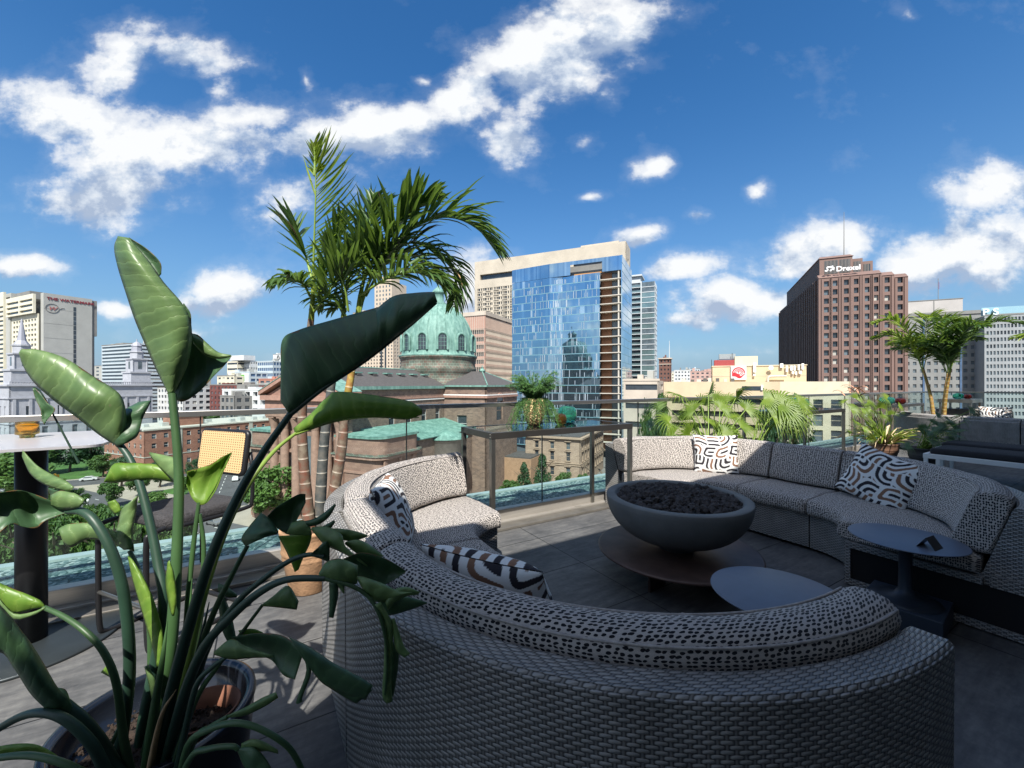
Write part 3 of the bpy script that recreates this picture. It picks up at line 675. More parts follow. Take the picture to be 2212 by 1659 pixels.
for s in (-1, 1):
    f = sc0+e1*(s*.235)
    pts = cr([f-e2*.23+UP*.66, f-e2*.30+UP*.645, f-e2*.315+UP*.60, f-e2*.315+UP*.3, f-e2*.31+UP*.07, f-e2*.285+UP*.022, f-e2*.2+UP*.014, f+e2*.24+UP*.014], 40)
    mb = MB(); mb.tube(pts, .0135, 12); mb.build('leg', M_black, st)
    mb = MB(); mb.tube(cr([f-e2*.22+UP*.650, f+e2*.20+UP*.645, f+e2*.262+UP*.69, f+e2*.262+UP*.9, bc+e1*(s*.22)+e2*.03], 24), .0125, 10); mb.build('back_upright', M_black, st)
mb = MB(); mb.tube([sc0-e1*.235+e2*.24+UP*.014, sc0+e1*.235+e2*.24+UP*.014], .0135, 10); mb.build('floor_bar', M_black, st)
mb = MB(); mb.tube([sc0-e1*.235-e2*.315+UP*.26, sc0+e1*.235-e2*.315+UP*.26], .011, 10); mb.build('footrest', M_postm, st)

# ---------------------------------------------------------------- loungers at the right
def lounger(a0, b1, label):
    c = W(a0+.35, b1-.9, 0); t = thing('sun_lounger', c, label, 'lounger', 'white framed loungers')
    z0, z1 = .41, .475
    for q in ((a0, a0+.04, b1-1.9, b1), (a0+.70, a0+.74, b1-1.9, b1), (a0+.041, a0+.699, b1-.04, b1), (a0+.041, a0+.699, b1-1.9, b1-1.86)):
        mb = MB(); mb.wbox(*q, z0, z1); mb.build('side_rail' if q[1]-q[0] < .1 else 'end_rail', M_white, t, .004)
    for a in (a0+.002, a0+.702):
        for b in (b1-.05, b1-1.88): mb = MB(); mb.wbox(a, a+.036, b, b+.045, 0, z0-.001); mb.build('leg', M_white, t, .003)
    mb = MB(); P = W(a0+.37, b1-.60, z1+.03); rslab(mb, P, U, V, UP, .64, 1.1, .10, .05); mb.build('seat_cushion', M_blkf, t)
    mb = MB(); vd = (-V*.55+UP*.84).normalized(); rslab(mb, W(a0+.37, b1-1.30, z1+.30), U, vd, U.cross(vd), .68, .62, .12, .06); mb.build('back_cushion', M_blkf, t)
    return t
M_blkf = mat('black_outdoor_fabric', (.020, .020, .023), .9, 0, .2, 30., .003, 200)
lounger(7.95, 2.0, 'black cushioned white framed lounger nearest behind the right sofa')
lounger(8.9, 2.1, 'black cushioned white framed lounger behind the nearer one, by the dark leafy plant')
# ================================================================ PLANTS
def leaf(parent, A, B, d, m, bulge=.03, n=22, w=9, nm='leaf', twist=0.):
    # blade between two edge curves; d = depth or (start, end); bulge towards the viewer gives the cupped section
    d0, d1 = d if isinstance(d, tuple) else (d, d)
    def lift(Pt):
        k = len(Pt); return [PX(x, y, d0+(d1-d0)*i/(k-1)) for i, (x, y) in enumerate(Pt)]
    a = cr(lift(A), n); b = cr(lift(B), n); P, uv = [], []
    hh = 0; 
    for i in range(n):
        s = i/(n-1)
        if i: hh += ((a[i]+b[i])/2-(a[i-1]+b[i-1])/2).length
        wd = (b[i]-a[i]).length; row, ur = [], []
        vw = ((a[i]+b[i])/2-Vector((0, 0, H))).normalized()
        for j in range(w):
            t = j/(w-1); p = a[i].lerp(b[i], t)
            k = (1-(2*t-1)**2)*min(bulge*.8, wd*.34) if bulge > 0 else (1-(2*t-1)**2)*max(bulge*.8, -wd*.34)
            wob = .14*wd*noise.noise(Vector((s*5.+A[0][0], t*1.2, .3)))
            p = p-vw*(k+wob*(1-(2*t-1)**2))+vw*twist*(t-.5)*wd
            row.append(p); ur.append((t, hh-.30*wd*t))
        P.append(row); uv.append(ur)
    mb = MB(); mb.grid(P, uv); return mb.build(nm, m, parent, solid=.0012)
def stalk(parent, pts, r0, r1, m, n=30, nm='leaf_stalk'):
    P = cr([PX(*p) for p in pts], n); mb = MB(); mb.tube(P, [r0+(r1-r0)*(i/(n-1))**.8 for i in range(n)], 12); return mb.build(nm, m, parent)

pc = Vector((-1.075, 1.255, 0))
bp = thing('bird_of_paradise_plant', pc, 'big broad leaved potted plant in glossy dark blue pot at the lower left', 'potted plant')
M_pot = mat('glossy_navy_glaze', (.010, .013, .020), .22, 0, .3, 6., coat=.15)
mb = MB(); mb.lathe(pc, [(0, .0), (.17, .0), (.185, .01), (.225, .20), (.243, .36), (.247, .425), (.252, .44), (.25, .452), (.240, .455), (.226, .452), (.222, .44), (.22, .36), (0, .34)], 96); mb.build('pot', M_pot, bp)
mb = MB(); rng = random.Random(9)
P = []
for i in range(14):
    r = .2195*i/13; P.append([pc+Vector((r*math.cos(a), r*math.sin(a), .355+.03*(1-i/13)+.012*noise.noise(Vector((r*30*math.cos(a), r*30*math.sin(a), 1))))) for a in [6.2832*k/40 for k in range(40)]])
mb.grid(P, wrap=True)
for k in range(420):
    r = .205*math.sqrt(rng.random()); a = rng.random()*6.283; rock(mb, pc+Vector((r*math.cos(a), r*math.sin(a), .376)), .003+.0035*rng.random(), rng)
mb.build('soil', M_soil, bp)
mb = MB(); mb.lathe(pc+Vector((.10, .04, 0)), [(.085, .34), (.10, .425), (.104, .43), (.098, .432), (.088, .36)], 40); mb.build('inner_pot', mat('dark_terracotta', (.20, .085, .05), .85, 0, .3, 12.), bp)

# stalks (x, y, depth)
S = stalk; K = bp
S(K, [(300, 1720, 1.22), (335, 1560, 1.20), (368, 1400, 1.20), (382, 1200, 1.22), (386, 1020, 1.25), (372, 850, 1.27)], .021, .0105, M_stalk)
S(K, [(290, 1720, 1.25), (310, 1560, 1.22), (352, 1330, 1.22), (340, 1210, 1.25), (312, 1080, 1.28), (285, 1000, 1.30), (255, 955, 1.31)], .017, .009, M_stalkD)
S(K, [(330, 1720, 1.16), (360, 1540, 1.10), (415, 1330, 1.07), (465, 1180, 1.06), (520, 1060, 1.08), (570, 975, 1.10), (628, 893, 1.12)], .017, .0085, M_stalkD)
S(K, [(330, 1700, 1.22), (395, 1480, 1.18), (440, 1290, 1.16), (490, 1140, 1.15), (545, 1035, 1.16), (595, 972, 1.24), (640, 935, 1.30)], .012, .005, M_stalkY)
S(K, [(240, 1720, 1.18), (262, 1600, 1.16), (280, 1450, 1.12), (270, 1300, 1.09), (245, 1200, 1.08), (208, 1131, 1.08), (178, 1105, 1.09), (147, 1103, 1.10)], .016, .009, M_stalkD)
S(K, [(320, 1700, 1.24), (392, 1420, 1.24), (408, 1270, 1.25), (420, 1160, 1.26), (430, 1085, 1.27)], .010, .0055, M_stalk)
S(K, [(330, 1700, 1.25), (425, 1380, 1.26), (440, 1200, 1.27), (432, 1110, 1.27)], .010, .005, M_stalk)
S(K, [(300, 1700, 1.27), (325, 1450, 1.26), (318, 1300, 1.27), (298, 1230, 1.28), (280, 1190, 1.29)], .010, .006, M_stalk)
S(K, [(340, 1720, 1.15), (392, 1520, 1.08), (440, 1400, 1.04), (503, 1329, 1.01), (560, 1280, .99), (620, 1252, .98), (703, 1249, .98)], .015, .007, M_stalkD)
S(K, [(350, 1700, 1.15), (400, 1500, 1.12), (455, 1340, 1.10), (500, 1245, 1.10), (535, 1178, 1.12)], .011, .0055, M_stalk)
S(K, [(360, 1700, 1.13), (440, 1420, 1.08), (505, 1310, 1.06), (570, 1250, 1.05), (625, 1212, 1.05), (667, 1198, 1.05), (700, 1202, 1.05)], .010, .005, M_stalkD)
S(K, [(360, 1700, 1.10), (420, 1520, 1.08), (470, 1440, 1.07), (520, 1370, 1.07), (567, 1307, 1.08)], .008, .004, M_stalk)
S(K, [(300, 1740, 1.02), (250, 1660, 1.0), (215, 1600, .98), (180, 1556, .96), (140, 1520, .95)], .017, .011, M_stalkD)
S(K, [(320, 1760, 1.0), (240, 1680, .96), (200, 1610, .93), (150, 1560, .92), (100, 1540, .92), (45, 1548, .93), (-30, 1590, .94)], .013, .008, M_stalkD)
S(K, [(300, 1760, .98), (210, 1690, .95), (140, 1650, .94), (60, 1632, .94), (-30, 1640, .95)], .009, .007, M_stalk)
S(K, [(290, 1700, 1.05), (268, 1600, 1.0), (252, 1480, .98), (225, 1410, .97), (185, 1365, .97), (140, 1333, .98), (95, 1312, .99)], .010, .005, M_stalk)
S(K, [(380, 1720, 1.02), (406, 1610, .98), (450, 1577, .96), (500, 1562, .95), (548, 1569, .95), (598, 1594, .95), (632, 1625, .96), (660, 1680, .97)], .008, .006, M_stalk)
S(K, [(370, 1720, 1.06), (400, 1580, 1.04), (425, 1480, 1.03), (460, 1440, 1.03), (490, 1418, 1.03)], .009, .005, M_stalkD)
S(K, [(370, 1740, 1.03), (420, 1600, 1.0), (455, 1570, 1.0), (492, 1548, 1.0)], .008, .005, M_stalk)
S(K, [(360, 1760, .98), (410, 1640, .95), (450, 1618, .94), (500, 1612, .94), (515, 1618, .94)], .008, .005, M_stalk)
S(K, [(215, 1672, 1.0), (240, 1610, 1.0), (262, 1560, 1.02)], .006, .004, M_stalk)
S(K, [(345, 1740, 1.16), (398, 1530, 1.12), (430, 1400, 1.10), (452, 1300, 1.12)], .020, .0012, M_stalkD, nm='stem_sheath')
S(K, [(310, 1740, 1.15), (330, 1560, 1.14), (350, 1430, 1.14), (362, 1340, 1.16)], .020, .0012, M_stalk, nm='stem_sheath')
S(K, [(330, 1740, 1.20), (380, 1500, 1.18), (405, 1370, 1.18), (415, 1250, 1.19)], .018, .0012, M_stalk, nm='stem_sheath')
S(K, [(310, 1740, 1.12), (345, 1560, 1.08), (380, 1490, 1.08)], .012, .0012, M_dry, nm='stem_sheath')

Lf = leaf
# tall sunlit leaf and its dark lower wing
Lf(K, [(366, 855), (338, 800), (314, 745), (291, 690), (271, 630), (254, 575), (247, 535), (255, 510)], [(374, 853), (404, 792), (414, 735), (411, 692), (393, 655), (354, 610), (322, 565), (279, 514)], (1.27, 1.20), M_leafA, .055, 40, 13)
Lf(K, [(360, 850), (392, 868), (428, 848), (462, 812), (484, 790), (500, 770)], [(372, 838), (404, 735), (424, 722), (448, 742), (472, 762), (499, 767)], (1.30, 1.34), M_leafD, -.03, 22)
Lf(K, [(418, 742), (440, 765), (470, 775), (498, 771)], [(412, 718), (440, 735), (470, 760), (499, 767)], (1.285, 1.325), M_leafA, .012, 14, 5)
Lf(K, [(276, 516), (300, 545), (325, 578), (341, 601)], [(279, 513), (318, 538), (346, 567), (348, 592)], (1.25, 1.27), M_leafD, -.02, 14)
Lf(K, [(395, 658), (405, 690), (412, 720)], [(397, 655), (411, 676), (413, 700)], 1.26, M_leafD, -.01, 8, 5)
# left sunlit leaf
Lf(K, [(256, 966), (215, 940), (170, 905), (120, 868), (75, 828), (51, 792), (41, 762)], [(270, 938), (272, 893), (258, 851), (202, 813), (141, 774), (85, 756), (46, 754)], (1.31, 1.24), M_leafA, .06, 36, 13)
Lf(K, [(252, 966), (228, 928), (236, 905), (270, 884), (300, 868)], [(276, 956), (298, 940), (308, 905), (320, 880), (327, 865)], (1.30, 1.36), M_leafD, .03, 20)
# the big dark leaf across the cathedral, folded along its midrib
Lf(K, [(626, 896), (660, 868), (700, 838), (745, 808), (790, 778), (832, 746)], [(606, 866), (607, 800), (610, 735), (645, 713), (715, 692), (830, 660)], (1.12, 1.06), M_leafD, .035, 34, 13)
Lf(K, [(822, 753), (850, 731), (880, 708), (915, 680), (945, 652)], [(812, 668), (850, 640), (895, 633), (925, 631), (938, 631)], (1.055, 1.02), M_leafD, .045, 22, 11)
S(K, [(626, 896, 1.12), (700, 838, 1.10), (790, 779, 1.08), (880, 709, 1.05), (943, 655, 1.02)], .0075, .002, M_stalkD, nm='midrib')
# lime leaf below it
Lf(K, [(638, 938), (675, 926), (720, 911), (770, 902), (830, 903), (880, 906), (912, 895)], [(634, 925), (672, 893), (707, 857), (735, 846), (830, 857), (885, 867), (912, 884)], (1.30, 1.26), M_leafY, .035, 32, 11)
S(K, [(638, 938, 1.30), (720, 911, 1.29), (800, 901, 1.275), (905, 902, 1.26)], .005, .0015, M_stalkY, nm='midrib')
# lime leaves in the middle
Lf(K, [(378, 1042), (330, 1036), (275, 1040), (245, 1043), (224, 1041)], [(378, 1018), (335, 1003), (275, 1000), (245, 1003), (228, 1033)], (1.30, 1.26), M_leafY, .03, 20)
Lf(K, [(322, 980), (338, 1003), (358, 1024), (381, 1046)], [(323, 977), (365, 985), (384, 992), (392, 1003)], (1.30, 1.27), M_leafA, .02, 16)
Lf(K, [(402, 1046), (418, 1080), (441, 1090), (466, 1060), (482, 1020), (501, 979)], [(404, 1018), (430, 1011), (455, 1003), (478, 988), (490, 982), (500, 977)], (1.26, 1.28), M_leafY, -.03, 24)
Lf(K, [(443, 1088), (462, 1060), (476, 1028), (487, 1000)], [(450, 1075), (470, 1040), (484, 1008), (500, 980)], (1.255, 1.27), M_leafY, .012, 14, 5)
# pale blue green leaf and blurred lobes left of the stool
Lf(K, [(262, 1100), (254, 1135), (246, 1168), (268, 1188)], [(298, 1070), (294, 1105), (287, 1150), (286, 1186)], (1.28, 1.26), M_leafA, .03, 18)
Lf(K, [(290, 1192), (240, 1172), (190, 1165), (155, 1182), (137, 1172)], [(288, 1168), (240, 1145), (195, 1130), (150, 1132), (126, 1142)], (1.27, 1.24), M_leafA, .02, 18)
Lf(K, [(232, 1085), (236, 1098), (248, 1112)], [(249, 1079), (258, 1090), (262, 1102)], 1.28, M_leafY, .01, 8, 5)
Lf(K, [(276, 1202), (286, 1250), (306, 1320), (330, 1400), (338, 1440)], [(280, 1200), (300, 1230), (330, 1290), (352, 1370), (348, 1440)], (1.22, 1.18), M_leafY, .02, 18)
Lf(K, [(362, 1215), (358, 1260), (366, 1310), (372, 1330)], [(366, 1210), (376, 1240), (382, 1290), (376, 1330)], 1.17, M_leafY, .012, 12, 5)
# dark leaves on the left edge
Lf(K, [(148, 1106), (100, 1124), (79, 1140), (50, 1138), (24, 1131), (0, 1150), (-40, 1190)], [(146, 1099), (106, 1080), (66, 1065), (40, 1059), (12, 1062), (-20, 1066), (-40, 1075)], (1.10, .98), M_leafD, -.04, 26)
Lf(K, [(111, 1092), (128, 1099), (155, 1100), (174, 1095)], [(109, 1070), (130, 1060), (158, 1064), (183, 1078)], (1.09, 1.08), M_leafA, .03, 14)
Lf(K, [(48, 986), (62, 1018), (80, 1037), (110, 1052), (152, 1062)], [(49, 972), (80, 1005), (111, 1024), (140, 1037), (160, 1052)], (1.12, 1.08), M_leafA, .025, 18)
Lf(K, [(104, 1054), (108, 1068), (115, 1088)], [(150, 1062), (140, 1066), (120, 1075)], 1.10, M_leafD, .01, 8, 5)
Lf(K, [(70, 838), (77, 862), (88, 886), (90, 905), (96, 918)], [(75, 838), (92, 857), (104, 872), (119, 885), (100, 908)], 1.25, M_leafD, -.02, 16, 7)
S(K, [(170, 1000, 1.28), (120, 905, 1.27), (90, 850, 1.26), (73, 836, 1.25)], .003, .0015, M_stalkD)
Lf(K, [(-60, 1430), (0, 1408), (33, 1447), (66, 1498), (98, 1530), (120, 1550), (166, 1563)], [(-60, 1270), (0, 1308), (48, 1365), (82, 1413), (124, 1485), (150, 1512), (166, 1552)], (.86, .96), M_leafD, .06, 26, 11)
Lf(K, [(110, 1545), (130, 1553), (160, 1562)], [(124, 1485), (142, 1490), (152, 1515)], (.955, .955), M_leafA, .02, 8, 5)
Lf(K, [(-10, 1285), (20, 1326), (74, 1315), (97, 1312)], [(-10, 1255), (20, 1268), (80, 1293), (97, 1308)], (.98, .99), M_leafY, .02, 12)
Lf(K, [(-5, 1300), (30, 1338), (70, 1330), (97, 1316)], [(-5, 1290), (30, 1325), (70, 1322), (97, 1311)], (.97, .985), M_leafA, .01, 10, 5)
# torn leaf group on the right, over the sofa
Lf(K, [(690, 1249), (715, 1256), (750, 1266), (772, 1260)], [(689, 1238), (706, 1214), (735, 1207), (773, 1221)], (.98, 1.0), M_leafA, .035, 18)
Lf(K, [(766, 1243), (790, 1250), (826, 1263), (855, 1250), (877, 1235)], [(742, 1207), (782, 1194), (830, 1206), (858, 1221), (876, 1233)], (1.03, 1.08), M_leafD, -.03, 20)
Lf(K, [(769, 1246), (793, 1288), (815, 1300), (845, 1296), (872, 1282)], [(768, 1243), (792, 1248), (830, 1262), (860, 1276), (890, 1280)], (.99, 1.0), M_leafA, .03, 18)
Lf(K, [(815, 1296), (836, 1328), (886, 1317), (923, 1303)], [(830, 1285), (855, 1285), (886, 1290), (922, 1301)], (1.0, 1.04), M_leafD, .03, 16)
Lf(K, [(838, 1318), (855, 1300), (880, 1287), (900, 1285)], [(832, 1300), (850, 1275), (878, 1268), (908, 1279)], (.99, 1.02), M_leafA, .02, 14)
S(K, [(700, 1249, .98), (750, 1262, .98), (792, 1285, .98), (818, 1325, .97), (832, 1375, .97), (836, 1430, .97), (832, 1500, .98)], .006, .003, M_stalk, nm='midrib')
Lf(K, [(806, 1308), (828, 1352), (830, 1420), (826, 1500), (836, 1520)], [(822, 1300), (846, 1345), (848, 1400), (845, 1470), (848, 1515)], (.975, .99), M_leafA, .015, 22, 7)
Lf(K, [(842, 1338), (850, 1375), (856, 1405), (874, 1421)], [(852, 1335), (862, 1365), (873, 1395), (886, 1412)], (.985, .98), M_leafA, .025, 16)
Lf(K, [(846, 1385), (845, 1440), (840, 1500)], [(862, 1395), (860, 1440), (850, 1505)], (.99, 1.0), M_leafD, .01, 14, 5)
Lf(K, [(711, 1258), (712, 1290), (711, 1333)], [(730, 1260), (730, 1290), (720, 1335)], (.985, .99), M_leafD, .012, 12, 5)
Lf(K, [(722, 1258), (733, 1270), (742, 1282)], [(745, 1262), (744, 1270), (744, 1282)], .985, M_leafA, .008, 8, 5)
# trumpet leaf and its neighbours
Lf(K, [(530, 1180), (522, 1162), (540, 1135), (564, 1107)], [(577, 1158), (600, 1152), (596, 1138), (580, 1118)], (1.10, 1.12), M_leafD, .04, 16)
Lf(K, [(580, 1120), (598, 1140), (625, 1152), (642, 1122), (660, 1086)], [(578, 1114), (596, 1097), (622, 1080), (645, 1068), (660, 1067)], (1.12, 1.16), M_leafD, -.03, 20)
Lf(K, [(618, 1153), (640, 1158), (674, 1155)], [(630, 1129), (655, 1124), (671, 1140)], (1.10, 1.10), M_leafA, .02, 10)
Lf(K, [(601, 1158), (618, 1190), (630, 1217), (637, 1236)], [(674, 1153), (669, 1175), (657, 1200), (645, 1230)], (1.11, 1.14), M_leafY, .02, 18)
Lf(K, [(652, 1127), (680, 1120), (705, 1104), (723, 1088)], [(655, 1140), (690, 1132), (712, 1115), (726, 1091)], (1.10, 1.12), M_leafD, .012, 14, 5)
Lf(K, [(672, 1143), (700, 1175), (735, 1192), (765, 1208), (794, 1224)], [(674, 1139), (708, 1138), (738, 1155), (746, 1180), (793, 1221)], (1.09, 1.05), M_leafA, .03, 20)
Lf(K, [(712, 1145), (738, 1165), (765, 1168), (794, 1159)], [(714, 1141), (745, 1143), (770, 1148), (794, 1156)], (1.10, 1.12), M_leafA, .015, 14)
Lf(K, [(744, 1174), (772, 1196), (800, 1206), (819, 1210)], [(748, 1170), (775, 1166), (803, 1180), (828, 1200)], (1.08, 1.10), M_leafA, .02, 14)
Lf(K, [(668, 1200), (690, 1206), (712, 1215)], [(690, 1180), (705, 1168), (712, 1180)], (1.05, 1.07), M_leafD, .02, 10)
Lf(K, [(690, 1140), (705, 1133), (722, 1123)], [(688, 1150), (710, 1146), (724, 1128)], 1.11, M_leafD, .006, 8, 5)
Lf(K, [(565, 1309), (590, 1311), (618, 1314), (641, 1317)], [(566, 1306), (590, 1288), (622, 1265), (645, 1299)], (1.08, 1.06), M_leafA, .03, 14)
# low leaves over the pot
Lf(K, [(470, 1275), (490, 1290), (512, 1290)], [(472, 1260), (492, 1268), (512, 1284)], 1.15, M_leafD, .01, 10, 5)
Lf(K, [(462, 1414), (500, 1424), (545, 1421), (590, 1420)], [(462, 1408), (500, 1380), (530, 1396), (590, 1416)], (1.0, .98), M_leafA, .02, 16)
Lf(K, [(540, 1412), (585, 1425), (612, 1458), (637, 1468)], [(500, 1376), (560, 1368), (615, 1375), (655, 1411)], (1.04, .99), M_leafD, -.02, 18)
Lf(K, [(520, 1372), (545, 1370), (570, 1378)], [(515, 1362), (545, 1358), (568, 1366)], 1.08, M_leafY, .008, 8, 5)
Lf(K, [(650, 1416), (675, 1450), (700, 1478), (745, 1500), (790, 1512)], [(624, 1376), (670, 1398), (720, 1432), (765, 1455), (806, 1480)], (.98, 1.0), M_leafD, .03, 22)
Lf(K, [(655, 1415), (662, 1450), (645, 1500), (640, 1519), (650, 1518)], [(668, 1420), (672, 1455), (655, 1500), (652, 1516), (655, 1512)], .985, M_leafD, .006, 14, 5)
Lf(K, [(700, 1478), (735, 1500), (770, 1520)], [(730, 1470), (765, 1480), (806, 1490)], 1.0, M_leafD, .01, 10, 5)
Lf(K, [(489, 1551), (530, 1545), (570, 1527), (601, 1507)], [(492, 1545), (530, 1528), (565, 1508), (596, 1495)], 1.0, M_leafA, .03, 16)
Lf(K, [(512, 1620), (530, 1660), (560, 1690), (600, 1720)], [(515, 1616), (545, 1612), (575, 1640), (600, 1690)], (.94, .93), M_leafD, .02, 14)
Lf(K, [(520, 1618), (548, 1625), (575, 1622), (601, 1628)], [(522, 1606), (545, 1596), (570, 1602), (600, 1620)], (.94, .95), M_leafA, .015, 12)
Lf(K, [(218, 1452), (236, 1462), (252, 1474)], [(238, 1428), (250, 1440), (256, 1456)], 1.08, M_leafY, .012, 8, 5)
Lf(K, [(-20, 1640), (30, 1632), (80, 1625), (150, 1660)], [(-20, 1615), (40, 1606), (90, 1612), (150, 1650)], (.97, .97), M_leafY, .01, 12, 5)
Lf(K, [(312, 1440), (322, 1480), (330, 1520)], [(320, 1436), (336, 1470), (340, 1520)], 1.15, M_leafA, .01, 8, 5)
Lf(K, [(470, 1290), (480, 1360), (500, 1400)], [(478, 1270), (500, 1330), (512, 1390)], 1.14, M_leafD, .02, 10, 5)

# ---------------------------------------------------------------- feather palms
def blade(mb, p, d, ln, wd, g, rng, mi=0):
    d = d.normalized(); side = d.cross(UP); side = side.normalized() if side.length > .05 else Vector((1, 0, 0))
    side = (side+Vector((rng.gauss(0, .3), rng.gauss(0, .3), rng.gauss(0, .3)))).normalized(); side = (side-d*side.dot(d)).normalized()
    vs = []; uv = []; n = 5; q = Vector(p); dd = Vector(d)
    for i in range(n+1):
        t = i/n; w = wd*(math.sin(math.pi*min(1, t*.92+.10))**.7)*(1 if i < n else .1)
        nrm = side.cross(dd)*(w*.35)
        vs += [q-side*w/2+nrm, q.copy(), q+side*w/2+nrm]; uv += [(0, t*ln), (.5, t*ln), (1, t*ln)]
        dd = (dd-UP*g*t*.8).normalized(); q = q+dd*(ln/n); side = (side-dd*side.dot(dd)).normalized()
    fs = []
    for i in range(n): fs += [(3*i, 3*i+1, 3*i+4, 3*i+3), (3*i+1, 3*i+2, 3*i+5, 3*i+4)]
    mb.add(vs, fs, uv, mi, True)
def frond(parent, pts, ln, npair, m, seed, wd=.026, left=1., right=1., g=.25, start=.18, fwd=.8, r=.010, dry=0.):
    rng = random.Random(seed); P = cr(pts, 48); mb = MB()
    mb.tube(P, [r*(1-.8*i/47) for i in range(48)], 6, True, 1)
    for k in range(npair):
        t = start+(1-start)*(k+.5*rng.random())/npair; i = min(46, int(t*47)); p = P[i].lerp(P[i+1], t*47-i)
        tg = (P[i+1]-P[i]).normalized()
        sd = tg.cross(UP); 
        if sd.length < .25: sd = tg.cross(Vector((0, 1, 0)))
        sd.normalize(); nn = sd.cross(tg)
        env = (math.sin(math.pi*min(1., (t-start)/(1-start)*.8+.18))**.6)
        for sgn, amt in ((-1, left), (1, right)):
            if rng.random() > amt: continue
            d = tg*(fwd*(.55+.9*t))+sd*sgn*(1.05-.45*t)+nn*(.30+rng.gauss(0, .22))+Vector((rng.gauss(0, .09), rng.gauss(0, .09), rng.gauss(0, .09)))
            blade(mb, p, d, ln*env*(.8+.35*rng.random()), wd*(.75+.4*rng.random()), g*(.6+.9*rng.random()), rng, 2 if rng.random() < dry else 0)
    return mb.build('frond', [m, M_stalkY, M_dry], parent)
pb = Vector((-1.44, 2.93, 0)); 
pm = thing('potted_palm', pb, 'tall three trunked feather palm in a terracotta pot at the left rail', 'potted palm', 'feather palms on the deck')
def terrapot(c, root, r, h, m=None):
    mb = MB(); mb.lathe(c, [(0, 0), (r*.66, 0), (r*.70, .01), (r*.90, h*.5), (r*.93, h*.53), (r*.955, h*.56), (r*.93, h*.59), (r*.96, h*.62), (r*.985, h*.65), (r*.96, h*.68), (r, h*.93), (r*1.04, h*.95), (r*1.04, h*.99), (r*1.01, h), (r*.93, h), (r*.90, h*.9), (0, h*.88)], 72); mb.build('pot', m or M_terra, root)
    mb = MB(); mb.lathe(c, [(0, h*.91), (r*.5, h*.915), (r*.9, h*.9)], 32); mb.build('soil', M_soil, root)
terrapot(pb+Vector((0, 0, 0)), pm, .185, .44)
D0 = 2.93
def trunk(root, pts, r0, r1, m):
    P = cr([PX(*p) for p in pts], 40); mb = MB(); mb.tube(P, [r0+(r1-r0)*(i/39) for i in range(40)], 16, True, 0, True); mb.build('trunk', m, root)
trunk(pm, [(672, 1185, 2.92), (664, 1090, 2.93), (656, 1000, 2.93), (653, 900, 2.93), (662, 790, 2.93), (672, 690, 2.93)], .044, .021, M_trR)
trunk(pm, [(688, 1185, 2.99), (694, 1050, 2.99), (701, 950, 2.99), (712, 860, 3.0), (728, 760, 3.02), (740, 690, 3.03)], .042, .020, M_trG)
trunk(pm, [(700, 1185, 2.90), (722, 1060, 2.90), (738, 970, 2.90), (744, 905, 2.91)], .042, .030, M_trR)
trunk(pm, [(744, 907, 2.91), (751, 855, 2.92), (760, 800, 2.93), (772, 700, 2.95)], .0298, .021, M_trY)
for ps, lk in (([(672, 692, 2.93), (676, 640, 2.93), (679, 580, 2.93)], .021), ([(771, 702, 2.95), (778, 640, 2.95), (790, 590, 2.96)], .020), ([(740, 694, 3.03), (744, 650, 3.03), (750, 600, 3.03)], .016)):
    P = cr([PX(*p) for p in ps], 12); mb = MB(); mb.tube(P, [lk*(1-.5*i/11) for i in range(12)], 12); mb.build('crown_shaft', M_palmY, pm)
def FR(pts, ln, npair, seed, m=M_palm, **k): frond(pm, [PX(*p) for p in pts], ln, npair, m, seed, **k)
FR([(674, 660, 2.93), (678, 539, 2.93), (682, 407, 2.90), (679, 308, 2.88)], .42, 52, 1, M_palmY, left=1., right=.05, g=-.30, fwd=.95, start=.06, wd=.021)
FR([(679, 380, 2.90), (680, 345, 2.90), (678, 316, 2.88)], .13, 12, 21, M_palmY, left=1, right=1, g=-.1, fwd=1.5, start=0.)
FR([(670, 640, 2.93), (655, 615, 2.85), (625, 602, 2.78), (596, 615, 2.72)], .20, 26, 2, M_palm, g=.55, fwd=.5)
FR([(673, 600, 2.95), (658, 545, 2.98), (640, 500, 3.0), (628, 478, 3.02)], .27, 28, 3, M_palm, left=1, right=.7, g=.05, dry=.05)
FR([(776, 680, 2.95), (795, 613, 2.95), (826, 552, 2.94), (879, 504, 2.92), (932, 474, 2.90), (985, 472, 2.88), (1035, 498, 2.86), (1075, 545, 2.84)], .42, 57, 4, M_palm, g=.30, wd=.025, fwd=.9, dry=.02)
FR([(778, 665, 2.97), (810, 590, 3.05), (865, 560, 3.12), (930, 585, 3.2), (985, 650, 3.24)], .34, 52, 5, M_palm, g=.45, wd=.024)
FR([(676, 676, 2.93), (700, 645, 2.9), (734, 600, 2.86), (775, 560, 2.82), (800, 500, 2.80)], .34, 39, 6, M_palm, g=.15, wd=.025)
FR([(752, 671, 2.9), (744, 618, 2.85), (725, 579, 2.80), (700, 535, 2.78)], .28, 28, 7, M_palm, g=.25, wd=.024)
FR([(781, 658, 2.95), (787, 565, 2.92), (798, 486, 2.88), (806, 425, 2.86)], .29, 41, 8, M_palm, g=.10, wd=.025)
FR([(790, 640, 2.97), (830, 570, 3.02), (885, 525, 3.08), (945, 550, 3.12), (985, 600, 3.15), (980, 665, 3.16)], .32, 57, 9, M_palm, g=.5, wd=.022, dry=.03)
FR([(779, 620, 2.94), (830, 520, 2.90), (885, 455, 2.86), (945, 425, 2.84)], .31, 46, 10, M_palm, g=.12, wd=.034, dry=.02)
FR([(745, 640, 3.03), (765, 560, 3.1), (790, 500, 3.15), (830, 455, 3.18)], .34, 36, 12, M_palm, g=.2, wd=.024)
